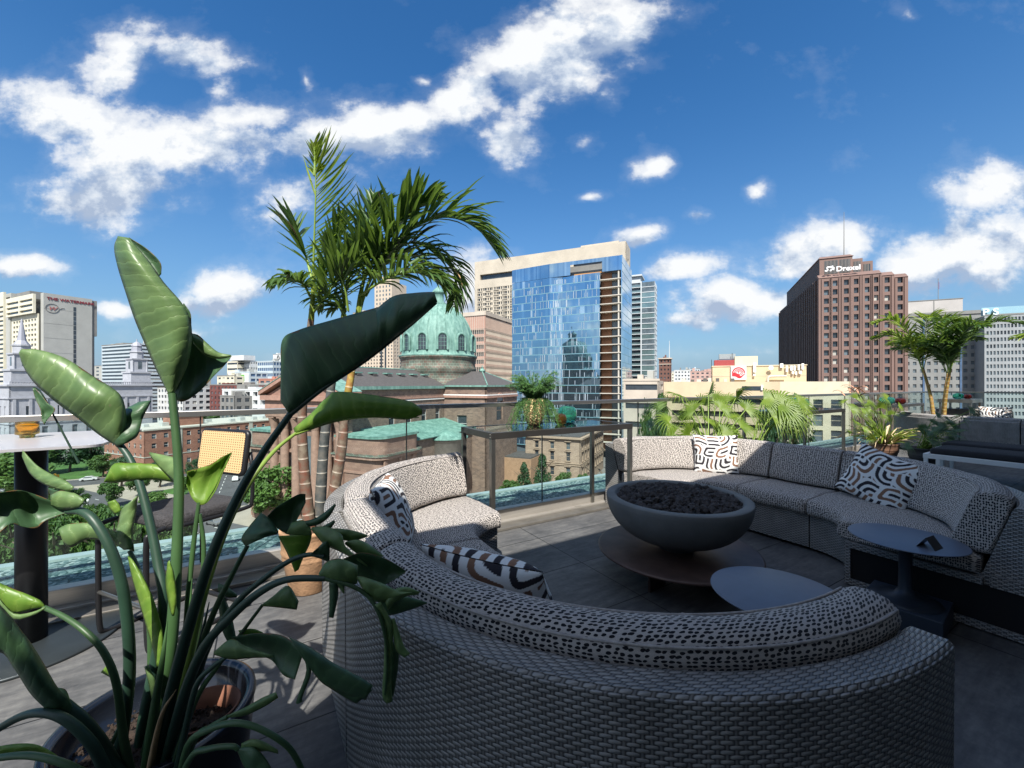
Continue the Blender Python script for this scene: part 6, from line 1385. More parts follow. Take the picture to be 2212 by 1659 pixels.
tower('darker shaded end of the townhouse row behind the tall leaf stalk', 506, 252, 856, 14, 16, M_cgd, 3, 4, .6, .5, fheight=5.)

# ---- art deco tower and crane
M_tanb = mat('tan_tower_brick', (.50, .42, .33), .85, 0, .08, .2)
dk = at(850, 420); t_, k_, z_ = tower('tan stepped art deco tower left of the green dome', 850, 420, 668, 55, 30, M_tanb, 14, 40, .4, .55, mixp=[(W_mid, 2), (W_dark, 1)], lim=100, fheight=3.5)
for s0, s1, y0 in ((3, 26, 606), (8, 21, 590)):
    z2 = zt(y0, 420); mb = MB(); mb.obox(Vector((k_.x, k_.y, z_))-G2*s1+G1*(s0-2), G2*(s1-s0), G1*(s1-s0), UP*(z2-z_)); mb.build('setback_stage', M_tanb, t_)
    for c in range(5):
        for r_ in range(6):
            if s0 == 3: mb = MB(); mb.obox(Vector((k_.x, k_.y, z_+2+r_*4.3))-G2*(s1-2.5-c*4.2)+G1*(s0-2.08), G2*1.6, G1*.06, UP*2.2); mb.build('window', W_mid, t_)
for c in (11.5, 17.): mb = MB(); mb.obox(Vector((k_.x, k_.y, GZ))-G2*c-G1*.10, G2*2.2, G1*.09, UP*(z_-GZ-6)); mb.build('dark_window_strip', W_dark, t_)
ck = at(857, 480); cr_ = thing('tower_crane', Vector((ck.x, ck.y, GZ)), 'tiny distant blue construction crane left of the green dome', 'crane'); M_crn = mat('crane_blue', (.35, .45, .55), .6, 0, 0)
mb = MB(); mb.obox((ck.x, ck.y, GZ), G2*1.2, G1*1.2, UP*(zt(770, 480)-GZ)); mb.build('mast', M_crn, cr_); mb = MB(); p = Vector((ck.x, ck.y, zt(770, 480))); mb.tube([p-G2*5+UP*0, p+G2*3+UP*4, p+G2*5.5+UP*9], .5, 4); mb.tube([p-G2*5, p+UP*4, p+G2*3+UP*4], .3, 4); mb.build('jib', M_crn, cr_)

# ---- brownstone striped office
M_pnk = mat('pink_brown_spandrel', (.40, .24, .19), .8, 0, .08, .2); M_lim2 = mat('weathered_limestone', (.50, .44, .37), .8, 0, .12, .15)
ok_ = at(1048, 230); oz = zt(672, 230); off = bld('brown and cream striped office block between the dome and the blue glass tower', ok_)
for (o, d, n, w, nc) in ((ok_-G2*34, G2, -G1, 34, 28), (ok_, G1, G2, 40, 32)):
    o = Vector((o.x, o.y, 0))
    facade(off, o, d, n, w, GZ, oz-9.5, [(.8, w-.8)], [(oz-12.6-i*4.2, oz-10.2-i*4.2) for i in range(14)][::-1], M_pnk, depth=.9, pn='window_band', mixp=[(W_dark, 1)])
    mb = MB(); mb.obox(P3(o, d, 0, n, -.9, oz-2.2), d*w, n*1.3, UP*2.2); mb.build('parapet', M_lim2, off)
    mb = MB(); mb.obox(P3(o, d, 0, n, -.9, oz-9.49), d*w, n*.85, UP*7.28); mb.build('attic_panel', M_pnk, off)
    mb = MB()
    for i in range(nc): x = .8+(w-1.6)*i/(nc-1); mb.obox(P3(o, d, x-.12, n, -.3, GZ), d*.24, n*.42, UP*(oz-2.3-GZ))
    for i in range(15): mb.obox(P3(o, d, 0, n, .005, oz-9.5-i*4.2-.72), d*w, n*.09, UP*.16); mb.obox(P3(o, d, 0, n, .005, oz-9.5-i*4.2-.1), d*w, n*.09, UP*.12)
    mb.build('fins', M_lim2, off)
body(off, ok_-G2*33+G1*1, G2, 32, G1, 38.5, GZ, oz-.2, M_lim2)

# ---- beige high rise behind the glass tower
M_beig = mat('beige_concrete', (.47, .42, .34), .8, 0, .16, .08)
gk = at(1352, 290); gz = zt(520.5, 290); big = bld('broad beige concrete high rise behind the blue glass tower', gk); wl = 122
rows = [(gz-24.5-i*4.05, gz-22.3-i*4.05) for i in range(22)][::-1]
facade(big, gk-G2*wl, G2, -G1, wl, GZ, gz-19, [(2.5+i*14.75, 2.5+i*14.75+14) for i in range(8)], rows, M_beig, depth=.9, pn='window_band', mixp=[(W_dark, 1)], lim=100)
for r_ in rows[4:]:
    mb = MB()
    for i in range(16): mb.obox(P3(Vector((gk.x, gk.y, 0))-G2*wl, G2, 3+i*7.35, -G1, .004, r_[0]-.55), G2*4.6, -G1*.5, UP*.5)
    for i in range(58): mb.obox(P3(Vector((gk.x, gk.y, 0))-G2*wl, G2, 3+i*2.03, -G1, -.5, r_[0]), G2*(.9 if i % 3 else .35), -G1*.35, UP*(r_[1]-r_[0]))
    mb.build('sill_ledges', M_beig, big)
facade(big, gk-G2*wl, G2, -G1, wl, gz-18.98, gz, [(5, 38), (44, 78), (84, 117)], [(gz-15.5, gz-11.)], M_beig, depth=3., pn='loggia_band', mixp=[(W_dark, 1)])
body(big, gk-G2*(wl-1)+G1*3.2, G2, wl-2, G1, 20, GZ, gz-.2, M_beig); facade(big, gk, G1, G2, 20, GZ, gz, [(8, 12)], [(gz-14, gz-10.)], M_beig, depth=.8)
mb = MB(); mb.obox(Vector((gk.x, gk.y, gz-.1))-G2*34+G1*6, G2*28, G1*10, UP*3.2); mb.obox(Vector((gk.x, gk.y, gz-.1))-G2*104+G1*6, G2*10, G1*8, UP*2.5); mb.build('roof_house', M_beig, big)

# ---- blue glass tower under construction
def cgl(name, c, r=.04, me=.85):
    m = mat(name, c, r, me, .12, .05); return m
GL = [cgl('blue_curtain_glass', (.36, .54, .68), .03, .95), cgl('deep_blue_curtain_glass', (.30, .47, .62), .03, .95), cgl('pale_blue_curtain_glass', (.46, .64, .76), .04, .95), cgl('palest_curtain_glass', (.50, .66, .76), .06, .8)]  # four close tints, the palest for scattered odd panels
M_teal = mat('teal_slab_edge', (.20, .38, .45), .35, .3, .1, .3); M_conp = mat('pale_raw_concrete', (.50, .47, .41), .8, 0, .1, .3); M_orng = mat('rust_orange_sheathing', (.20, .095, .05), .8, 0, .25, .4)
K_ = at(1344, 180); tz_ = zt(550, 180); gt = bld('tall blue mirrored glass tower with an unfinished open slab corner', K_)
fh = 3.62; nfl = 24; rng = random.Random(8)
base0 = Vector((K_.x, K_.y, 0))
segs = [(base0-G2*54+G1*2.5, base0-G2*33.5, 14), (base0-G2*33.5, base0-G2*27.5+G1*1.0, 5), (base0-G2*27.5+G1*1.0, base0-G2*9.8, 12)]
for f in range(nfl+1):
    z1 = tz_-6.6-f*fh; z0 = z1-fh
    if z0 < GZ+.5: break
    mb = MB(); ms_ = MB()
    for si, (a, b, nn) in enumerate(segs):
        d = (b-a); n_ = Vector((d.y, -d.x, 0)).normalized(); 
        x = 0.
        k = 0
        while x < 1-1e-6:
            w = (1.0+.9*rng.random())/nn*.78; w = min(w, 1-x) if 1-x-w > .25/nn else 1-x
            tl_ = n_*rng.gauss(0, .005); tl2 = n_*rng.gauss(0, .008)
            p0 = a+d*x; p1 = a+d*(x+w)
            r_ = rng.random(); mi = (3 if r_ > .965 else (1 if (si == 0) ^ (rng.random() < .3) else (2 if si == 1 and r_ < .6 else 0)))
            mb.add([p0+UP*(z0+.35)+tl_, p1+UP*(z0+.35)-tl_, p1+UP*z1-tl_+tl2, p0+UP*z1+tl_+tl2], [(0, 1, 2, 3)], mi=mi)
            x += w; k += 1
        ms_.obox(a+UP*z0-n_*.3, d, n_*.36, UP*.345)
    mb.build('glass_band', GL, gt); ms_.build('slab_edge', M_teal, gt)
    mb = MB()
    for k in range(26):
        a, b, nn = rng.choice(segs); d = b-a; n_ = Vector((d.y, -d.x, 0)).normalized(); p = a+d*rng.random(); mb.obox(p+UP*(z0+.36)+n_*.03, d.normalized()*(.10 if rng.random() < .7 else .24), n_*.12, UP*((fh-.4)*(1 if rng.random() < .6 else .62)))
    mb.build('mullion', mat('pale_mullion', (.48, .56, .62), .4, .4, .1), gt)
    # open corner
    mb = MB(); mb.obox(base0-G2*9.8+UP*z0, G2*9.3, G1*9., UP*.35); osl_ = mb.build('open_slab', M_conp, gt)
    mb = MB(); mb.obox(base0-G2*9.6+G1*2.6+UP*(z0+.351), G2*4.6, G1*.3, UP*(fh-.352)); mb.build('sheathing_wall', M_orng, gt)
    mb = MB(); mb.obox(base0-G2*5.+G1*3.2+UP*(z0+.351), G2*3.6, G1*.3, UP*(fh-.352)); mb.build('inner_window', W_mid, gt)
    mb = MB(); mb.obox(base0-G2*1.9+G1*.3+UP*(z0+.351), G2*.6, G1*.6, UP*(fh-.352)); mb.build('open_column', M_conp, osl_)
mb = MB(); mb.obox(base0-G2*53.6+G1*3.0+UP*GZ, G2*43.6, G1*26, UP*(tz_-6.8-GZ)); mb.obox(base0-G2*9.9+G1*4.1+UP*GZ, G2*9.2, G1*24.6, UP*(tz_-1-GZ)); mb.build('core', mat('tower_core', (.08, .10, .12), .7, 0, .1), gt)
mb = MB()      # crown
for (a, b, nn) in segs[:1]+[(segs[1][0], base0-G2*.5, 18)]:
    d = b-a; n_ = Vector((d.y, -d.x, 0)).normalized()
    for i in range(nn*2):
        p0 = a+d*(i/nn/2); p1 = a+d*((i+1)/nn/2)
        u_ = (p0-segs[1][0]).dot(G2)
        hole = nn == 18 and 10 < u_ < 24.5
        lo = tz_-1.8 if hole else tz_-6.5
        mb.add([p0+UP*lo, p1+UP*lo, p1+UP*(tz_-.1), p0+UP*(tz_-.1)], [(0, 1, 2, 3)], mi=rng.choice((0, 0, 1, 2)))
mb.build('crown_glass', GL, gt); mb = MB(); mb.obox(base0-G2*53+G1*3.2+UP*(tz_-6.79), G2*52, G1*.3, UP*5.); mb.build('crown_back_wall', M_cgd, gt)
mb = MB(); mb.obox(base0-G2*22+G1*1.5+UP*(tz_-6.4), G2*14, G1*.2, UP*.5); mb.build('safety_rail', mat('site_orange', (.5, .25, .08), .7, 0, .1), gt)
for f in range(nfl+1):                     # right flank
    z1 = tz_-f*fh; z0 = z1-fh
    if z0 < GZ: break
    mb = MB()
    for i in range(7): mb.add([base0+G1*(i*4+.0)+UP*(z0+.3), base0+G1*(i*4+4)+UP*(z0+.3), base0+G1*(i*4+4)+UP*z1, base0+G1*(i*4)+UP*z1], [(0, 1, 2, 3)], mi=rng.choice((2, 3, 0)))
    mb.build('flank_glass', GL, gt); mb = MB(); mb.obox(base0+UP*z0-G2*.3, G1*28, G2*.34, UP*.3); mb.build('slab_edge', M_teal, gt)
    mb = MB(); mb.add([base0-G2*.5+UP*z0, base0+UP*z0, base0+UP*z1, base0-G2*.5+UP*z1], [(0, 1, 2, 3)], mi=2); mb.build('corner_glass', GL, gt)

# ---- balcony tower right of it
bt_k = at(1414, 250); bz_ = zt(607, 250); bal = bld('slim glass apartment tower with stacked balconies right of the blue glass tower', bt_k)
b0_ = Vector((bt_k.x, bt_k.y, 0)); M_bgl = mat('green_grey_glass', (.20, .30, .31), .08, .5, .25, .15, spec=.8); M_bsl = mat('pale_balcony_edge', (.50, .54, .56), .6, 0, .1)
body(bal, b0_-G2*17.5+G1*1.2, G2, 17., G1, 16, GZ, bz_, mat('balcony_core', (.10, .13, .15), .3, .2, .3, .4)); rng = random.Random(6)
for i in range(30):
    z = bz_-3.2*(i+1)
    if z < GZ: break
    mb = MB(); mb.obox(b0_-G2*17.5-G1*.7+UP*z, G2*9.6, G1*1.88, UP*.35); bsl_ = mb.build('balcony_slab', M_bsl, bal)
    mb = MB(); mb.obox(b0_-G2*17.5-G1*.7+UP*(z+.4), G2*9.6, G1*.05, UP*1.0); mb.build('balcony_glass', M_bgl, bsl_)
    mb = MB(); mb.obox(b0_-G2*7.8+G1*.3+UP*z, G2*7.8, G1*.88, UP*3.19, 0); mb.build('glass_bay', M_bgl if rng.random() < .6 else W_mid, bal)
    mb = MB(); mb.obox(b0_-G2*7.9+G1*.1+UP*z, G2*8., G1*.19, UP*.4); mb.obox(b0_+G1*.3+UP*z+G2*.01, G2*.2, G1*16, UP*.4); mb.build('slab_edge', M_bsl, bal)
    mb = MB()
    for j in range(5): mb.obox(b0_+G1*(.4+j*3.1)+UP*z+G2*.012, G2*.15, G1*.5, UP*3.19)
    mb.build('side_pier', M_bsl, bal)
for s in (8.1, 17.4): mb = MB(); mb.obox(b0_-G2*s-G1*.8+UP*GZ, G2*.7, G1*.09, UP*(bz_-GZ+.5)); mb.build('pier', M_bsl, bal)
mb = MB(); mb.obox(b0_-G2*17.8-G1*.6+UP*(bz_+4.), G2*10.5, G1*14, UP*.9); mb.obox(b0_-G2*16.8+G1*.8+UP*bz_, G2*8.5, G1*10, UP*3.99); mb.build('roof_canopy', M_bsl, bal)

# ---- low skyline pieces
M_dbr = mat('dark_brown_brick', (.15, .075, .06), .85, 0, .15, .3)
t_, k_, z_ = tower('small dark brick tower with a pale arcaded top right of the balcony tower', 1449, 330, 775, 9, 9, M_dbr, 3, 16, .45, .45, lim=50)
mb = MB(); mb.obox(Vector((k_.x, k_.y, z_-4.5))-G2*9.3-G1*.4, G2*9.6, G1*9.8, UP*.5); mb.obox(Vector((k_.x, k_.y, z_-.1))-G2*9.8-G1*.9, G2*10.6, G1*10.6, UP*.9); mb.build('cornice', M_lim2, t_)
ma = at(1446, 420); an_ = thing('radio_mast', Vector((ma.x, ma.y, GZ)), 'thin white radio mast behind the small brick tower', 'mast'); mb = MB(); mb.tube([(ma.x, ma.y, GZ), (ma.x, ma.y, zt(736, 420))], [1.2, .2], 5); mb.build('pole', M_wh, an_)
t_, k_, z_ = tower('weathered concrete parking block below the balcony tower', 1424, 130, 822, 11, 16, M_lim2, 1, 5, .8, .3, band=True, mixp=[(W_dark, 1)], fheight=6.)
sk = [(1492, 480, 800, 18, M_wh), (1512, 600, 797, 16, M_bluw), (1545, 430, 802, 24, mat('pinkish_low_block', (.45, .30, .26), .8, 0, .1, .2)), (1570, 440, 794, 14, M_cream), (1468, 520, 806, 16, M_cream), (1530, 700, 808, 30, M_wh)]
nm_ = ['low white block on the skyline left of the pinkish one', 'tiny pale blue glass block on the skyline', 'pinkish low block on the skyline left of the red and white emblem', 'small cream rooftop block touching the emblem building', 'low cream block on the skyline right of the brick tower', 'farthest pale strip of roofs on the skyline']
for (x, Y, y, w, m), n_ in zip(sk, nm_): tower(n_, x, Y, y, w, 12, m, 5, 12, .5, .4, lim=40)
for i, (x, Y, y, w, m) in enumerate(((1160, 700, 800, 60, M_cgr), (700, 620, 800, 80, M_cgr), (640, 560, 806, 40, M_wh), (430, 520, 800, 60, M_cgr), (230, 520, 790, 120, M_cgr))):
    tower(['far grey block glimpsed past the blue glass tower', 'far long grey block behind the church roof', 'far white block behind the big dark leaf', 'far grey block behind the tall leaf', 'far grey slab behind the apartment block'][i], x, Y, y, w, 14, m, 8, 12, .5, .4, lim=24)

# ---- cream building with emblem and antennas
M_crm = mat('cream_stucco', (.56, .45, .30), .85, 0, .10, .25); M_crmp = mat('pale_cream_panel', (.58, .52, .38), .85, 0, .08, .4)
ck = Vector((82.2, 100, 0)); cz_ = zt(824, 100); crm = bld('long cream stucco building with dark parking bands behind the fan palms', ck); wl = 42.7; oc = ck-G2*wl
pk = 28.2       # parking part width, office part beyond
rows = [(cz_-4.6-1.5-i*3.4, cz_-4.6-i*3.4) for i in range(7)][::-1]
facade(crm, oc, G2, -G1, pk, GZ, cz_, [(2.2, pk-.4)], rows, M_crm, depth=.8, pn='parking_opening', mixp=[(mat('parking_dark', (.03, .03, .028), .9, 0, .2), 1)])
facade(crm, oc+G2*pk, G2, -G1, wl-pk, GZ, cz_, [(1.2, 3.2), (4.4, 5.8), (7., 9.), (10.6, 12.8)], [(-29.5, -26.5), (-25, -22), (-21, -18), (-17, -14), (-13., -10.), (-9., -6.2), (-5., -2.4)], M_crmp, depth=.5, mixp=[(W_dark, 2), (W_mid, 1)], frame=M_crmp)
body(crm, oc+G2*.9+G1*.9, G2, wl-1, G1, 34, GZ, cz_-.1, M_crm); facade(crm, ck, G1, G2, 35, GZ, cz_, [], [], M_crm)
mb = MB(); mb.obox(P3(Vector((oc.x, oc.y, 0)), G2, 0, -G1, .003, cz_-4.55), G2*pk, -G1*.12, UP*.3); mb.build('ledge', M_dbr, crm)
mb = MB(); mb.obox(P3(Vector((oc.x, oc.y, 0)), G2, 19.6, -G1, .004, cz_-2.3), G2*4.6, -G1*.06, UP*1.1); mb.build('louvre_window', W_dark, crm)
mb = MB(); mb.obox(P3(Vector((oc.x, oc.y, 0)), G2, 23.9, -G1, .07, cz_-2.2), G2*.5, -G1*.3, UP*1.3); mb.build('wall_unit', M_white, crm)
# penthouse: front plane at the px range 1580-1742
phk = at(1742, 118); phz = zt(789, 118); pw = 24.2; po = Vector((phk.x, phk.y, 0))-G2*pw; rz0 = cz_-.2
mb = MB(); mb.obox(po+UP*rz0, G2*pw, G1*14, UP*(phz-rz0)); mb.build('penthouse_wall', M_crm, crm)
mb = MB(); mb.obox(po+UP*phz-G2*.2-G1*.2, G2*(pw+.4), G1*14.4, UP*.25); mb.build('penthouse_coping', M_crmp, crm)
mb = MB(); mb.obox(po+UP*rz0-G2*.05-G1*.06+UP*2., G2*pw, G1*.05, UP*.08); mb.build('panel_joint', M_lim2, crm)
mb = MB(); mb.obox(po+G2*6.3+G1*3+UP*(phz+.26), G2*6.2, G1*5, UP*(zt(769, 122)-phz)); mb.build('lift_house', M_crmp, crm)
mb = MB(); mb.obox(po+G2*.6+G1*3+UP*(phz+.26), G2*5.6, G1*5, UP*1.9); mb.build('plant_room', mat('barn_red_panel', (.30, .05, .05), .7, 0, .1), crm)
mb = MB(); mb.obox(po+G2*2.+G1*4+UP*(phz+2.5), G2*4.6, G1*3, UP*1.6); mb.build('metal_screen', mat('galvanised_screen', (.33, .37, .38), .5, .4, .1), crm)
for s in (-.2, 1.6, 5.6): mb = MB(); mb.tube([po+G2*(s)+G1*3.2+UP*(phz+.1), po+G2*s+G1*3.2+UP*(phz+2.4+(1.9 if s > 5 else 0))], .08, 5); mb.build('frame_post', M_black, crm)
# emblem
ek = po+G2*5.0-G1*.55; es = 4.15; ez = phz-4.1
sg_ = thing('emblem_sign', ek+UP*ez, 'square grey sign with a red rainbow over an open hand emblem on the cream penthouse', 'sign')
M_sgn = mat('sign_grey', (.62, .62, .63), .5, 0, 0); M_sred = mat('sign_red', (.62, .02, .03), .5, 0, 0)
mb = MB(); mb.obox(ek+UP*ez, G2*es, G1*.35, UP*es); mb.build('panel', M_sgn, sg_, .03)
def ep(x, y, t=.03): return ek+G2*(x*es)+UP*(ez+y*es)-G1*t
mb = MB()
for r0, r1, dz in ((.42, .335, 0), (.295, .255, 0), (.225, .195, 0), (.165, .14, 0)):
    n_ = 28; ring = []
    for i in range(n_+1): a = math.pi*i/n_; ring.append((ep(.5+r0*math.cos(a), .50+r0*math.sin(a)*1.0), ep(.5+r1*math.cos(a), .50+r1*math.sin(a))))
    for i in range(n_):
        q = [ring[i][0], ring[i][1], ring[i+1][1], ring[i+1][0]]; mb.add(q+[p+G1*.028 for p in q], [(0, 3, 2, 1), (0, 1, 5, 4), (2, 3, 7, 6)])
mb.build('rainbow_arcs', M_sred, sg_)
hand = [(.08, .52), (.30, .52), (.44, .45), (.50, .42), (.60, .36), (.58, .30), (.66, .28), (.90, .47), (.92, .42), (.66, .13), (.58, .10), (.46, .13), (.30, .24), (.08, .26)]
mb = MB(); mb.add([ep(x, y) for x, y in hand], [(0, 1, 2, 3, 12, 13), (3, 4, 5, 11, 12), (5, 6, 9, 10, 11), (6, 7, 8, 9)]); mb.build('hand_emblem', M_sred, sg_)
mb = MB(); fg = [[(.62, .36), (.66, .34), (.80, .46), (.76, .48)], [(.54, .40), (.58, .385), (.70, .49), (.66, .51)]]
for q in fg: mb.add([ep(x, y) for x, y in q], [(0, 1, 2, 3)])
mb.tube([ep(.5, .42), ep(.5, .56)], .05, 5)
for s in (-1, 1): mb.tube([ep(.5, .52), ep(.5+s*.05, .62)], .045, 5); mb.tube([ep(.5, .56), ep(.5+s*.02, .65)], .035, 5)
mb.build('figure_emblem', M_sred, sg_)
# antennas on the penthouse
def ant(s, z, h, w=.45, label=''):
    o = po+G2*s-G1*.75; t = thing('panel_antenna', o+UP*(phz+z), label, 'antenna', 'white antennas on the cream penthouse'); mb = MB(); mb.obox(o+UP*(phz+z), G2*w, G1*.25, UP*h); mb.build('panel', M_white, t, .04)
    mb = MB(); mb.tube([o+G1*.4+G2*w/2+UP*(phz+z-.3), o+G1*.4+G2*w/2+UP*(phz+z+h+.1)], .05, 6); mb.tube([o+G1*.75+G2*w/2+UP*(phz+z+.2), o+G1*.25+G2*w/2+UP*(phz+z+.2)], .04, 5); mb.build('bracket', M_postm, t)
for i, (s, z, h, w, lb) in enumerate(((10.9, -1.9, 2.9, .75, 'tall white panel antenna just right of the emblem sign'), (10.9, -3.0, .6, .6, 'small white box antenna under the tall panel antenna'), (17.7, -.6, 1.2, .8, 'short white antenna on the parapet between the dish and the antenna cluster'), (19.1, -1.9, 1.8, .55, 'leftmost tall panel of the white antenna cluster'), (20.2, -1.5, 1.4, .6, 'second panel of the white antenna cluster'), (21.0, -1.5, 1.4, .45, 'third panel of the white antenna cluster'), (22.0, -1.4, 1.6, .5, 'fourth panel of the white antenna cluster'), (22.9, -1.2, 1.7, .6, 'rightmost tall panel of the white antenna cluster'), (20.6, -2.5, .8, .5, 'lower left box of the antenna cluster'), (21.4, -2.7, .9, .45, 'lower middle box of the antenna cluster'), (22.3, -2.5, .9, .7, 'lower right box of the antenna cluster'))): ant(s, z, h, w, lb)
dk_ = po+G2*15.4-G1*.9+UP*(phz-.6); ds = thing('satellite_dish', dk_, 'white round dish antenna on the cream penthouse parapet', 'antenna'); mb = MB()
rows_ = []
for i in range(6):
    r = .62*i/5; rows_.append([dk_+G2*(r*math.cos(a))+UP*(r*math.sin(a))-G1*(.25*(i/5)**2) for a in [k*2*math.pi/20 for k in range(20)]])
mb.grid(rows_, wrap=True); mb.build('dish', M_white, ds, solid=.04); mb = MB(); mb.tube([dk_, dk_+G1*.9-UP*.3], .06, 6); mb.build('bracket', M_postm, ds)
dc = thing('roof_duct', po+G2*15+UP*rz0, 'thick pale elbow duct on the cream roof below the antennas', 'duct'); mb = MB(); mb.tube(cr([po+G2*14.6-G1*1.2+UP*rz0, po+G2*14.6-G1*1.2+UP*(rz0+1.2), po+G2*15.1-G1*1.2+UP*(rz0+1.75), po+G2*16.4-G1*1.2+UP*(rz0+1.85), po+G2*19.2-G1*1.2+UP*(rz0+1.85)], 24), .33, 12); mb.build('duct', M_lime, dc)
rng = random.Random(14)
for i in range(8): o = po+G2*(-9+i*1.9+rng.random())-G1*2.+UP*(rz0+.2); t_ = tag(None or MB().obox(o, G2*(.8+rng.random()*.6), G1*.8, UP*(.6+rng.random()*.7)).build('roof_unit', M_postm if i % 2 else M_lime, None, loc=o), ['grey box unit at the left end of the cream roof', 'pale box unit second from the left on the cream roof', 'grey box unit third from the left on the cream roof', 'pale box unit fourth from the left on the cream roof', 'grey box unit left of the emblem penthouse wall', 'pale box unit at the shaded penthouse corner', 'grey box unit in front of the penthouse wall', 'pale box unit just left of the emblem sign'][i], 'roof unit', 'small box units on the cream roof')

# ---- brown ribbed tower with white lettering
M_rb = mat('red_brown_granite', (.185, .118, .10), .75, 0, .12, .12); M_rbd = mat('red_brown_granite_shaded', (.085, .06, .055), .7, 0, .15, .1)  # second, darker copy puts the shade of the left side into the colour
qk = at(1765, 150); qz = zt(600, 150); dx = bld('tall red brown office tower with white lettering near its top, at the right', qk)
q0 = Vector((qk.x, qk.y, 0)); Lg = 77
mb = MB(); mb.obox(q0+UP*GZ, G1*Lg, G2*17., UP*(qz-GZ)); mb.build('core', M_rbd, dx)
mb = MB()
for i in range(25): mb.obox(q0-G2*.6+G1*(.5+i*3.1)+UP*GZ, G1*1.3, G2*.597, UP*(qz-GZ-1.)); 
mb.build('side_ribs', M_rbd, dx)
steps = [(0, 17.6, 0), (17.6, 21.6, 2.0), (21.6, 25.9, 4.2)]
fhd = 3.08; rowsd = [(qz-2.0-i*fhd-1.9, qz-2.0-i*fhd) for i in range(23)]
mixd = [(W_dark, 6), (W_mid, 2), (W_lite, .6)]; ci = 0
colx = [[(1.55, 3.0), (4.1, 5.5), (7.3, 8.7), (10.1, 11.4), (13.1, 14.4), (15.6, 16.8)], [(1.4, 2.8)], [(1.5, 2.9)]]
for (s0, s1, bk_), cx_ in zip(steps, colx):
    o = q0+G2*s0-G1*(2.2-bk_*.9)
    facade(dx, o, G2, -G1, s1-s0, GZ, qz-.8+(0 if bk_ == 0 else -.9*bk_*.3), cx_, [r_ for r_ in rowsd if r_[0] > GZ+2][::-1], M_rb, depth=.9, mixp=mixd, lim=66 if len(cx_) > 3 else 16, seed=int(s0))
    mb = MB(); mb.obox(o+G1*.95+UP*GZ, G2*(s1-s0), G1*6, UP*(qz-GZ-1)); mb.build('core', M_rb, dx)
    mb = MB(); zt2 = qz-.8-(.27*bk_); e = G2*(s1-s0); a = o+UP*zt2; mb.add([a-G1*.2, a+e-G1*.2, a+e+G1*2.2+UP*1.6, a+G1*2.2+UP*1.6, a+G1*6, a+e+G1*6], [(0, 1, 2, 3), (3, 2, 5, 4), (1, 5, 2), (0, 3, 4)]); mb.build('sloped_parapet', M_rb, dx)
    for c0, c1 in cx_:
        for s in (c0-.75, c1+.35): mb = MB(); mb.obox(o+G2*s-G1*.35+UP*GZ, G2*.42, G1*.347, UP*(zt2-GZ-.3)); mb.build('pier', M_rb, dx)
# upper stage
uz = zt(556, 152); uo = q0+G2*1.0+G1*1.2
mb = MB(); mb.obox(uo+UP*(qz-.5), G1*62, G2*9.6, UP*(uz-qz-.6)); mb.obox(uo+G2*9.61+G1*1.2+UP*(qz-.5), G2*3.2, G1*40, UP*(uz-qz-1.4)); mb.obox(uo+G2*12.82+G1*2.4+UP*(qz-.5), G2*3.2, G1*30, UP*(uz-qz-2.4)); mb.build('upper_stage', M_rb, dx)
mb = MB(); mb.obox(uo-G2*.05+UP*(qz-.4), G1*62, G2*.04, UP*(uz-qz-1.)); mb.build('upper_side_shade', M_rbd, dx)  # dark sheet laid on for the shade of the unlit side
mb = MB(); a = uo+UP*(uz-1.1); mb.add([a-G1*.3-G2*.3, a+G2*9.9-G1*.3, a+G2*9.3+G1*1.6+UP*1.1, a+G2*.4+G1*1.6+UP*1.1, a+G1*62-G2*.3, a+G1*62+G2*9.9], [(0, 1, 2, 3), (3, 2, 5, 4), (0, 3, 4), (1, 5, 2)]); mb.build('sloped_parapet', M_rb, dx)
for s0, w_, bk_, dz in ((1.4, 4., 0, 0), (5.8, 3.2, 0, 0), (10.2, 2.0, 1.2, -.9), (13.4, 1.9, 2.4, -1.9)):
    mb = MB(); mb.obox(uo+G2*s0+G1*(bk_-.06)+UP*(qz+1.2), G2*w_, G1*.05, UP*(uz-qz-3.2+dz)); mb.build('louvre', W_dark, dx)
    mb = MB()
    for i in range(int(w_/.4)): mb.obox(uo+G2*(s0+.1+i*.4)+G1*(bk_-.16)+UP*(qz+1.2), G2*.12, G1*.1, UP*(uz-qz-3.2+dz))
    mb.build('louvre_blades', mat('louvre_grey', (.25, .22, .19), .6, .3, .1), dx)
M_sw = mat('white_sign_letters', (.85, .85, .85), .5, 0, 0)
textobj('sign_lettering', 'Drexel', 2.45, M_sw, dx, uo+G2*4.0-G1*3.6+UP*(qz+1.15), G2, UP, .12, bold=.05)
dr = [(.0, .5), (.35, .25), (.75, .35), (.9, .8), (.7, 1.3), (1.0, 1.75), (1.5, 1.6), (1.9, 1.9), (2.6, 1.85), (2.2, 1.4), (2.8, 1.2), (2.2, .95), (2.7, .45), (2.0, .55), (1.7, .15), (1.45, .7), (1.55, 1.1), (1.2, .9), (1.0, .25), (.45, -.1), (.05, .05)]
mb = MB(); 
dpts = [uo+G2*(.7+x*.95)-G1*3.6+UP*(qz+1.25+y*.95) for x, y in dr]
mb.tube(cr(dpts[:8], 30), .26, 6); mb.tube(cr([dpts[6], dpts[8]], 8), .3, 6); mb.tube(cr([dpts[6], dpts[10], dpts[13], dpts[14]], 14), .28, 6); mb.tube([dpts[10], dpts[12]], .2, 6); mb.build('dragon_emblem', M_sw, dx)
mp_ = q0+G2*13+G1*20; mb = MB(); mb.tube([mp_+UP*(uz-2), mp_+UP*(zt(478, 172))], [.22, .08], 6); mb.build('mast', M_cgd, dx)

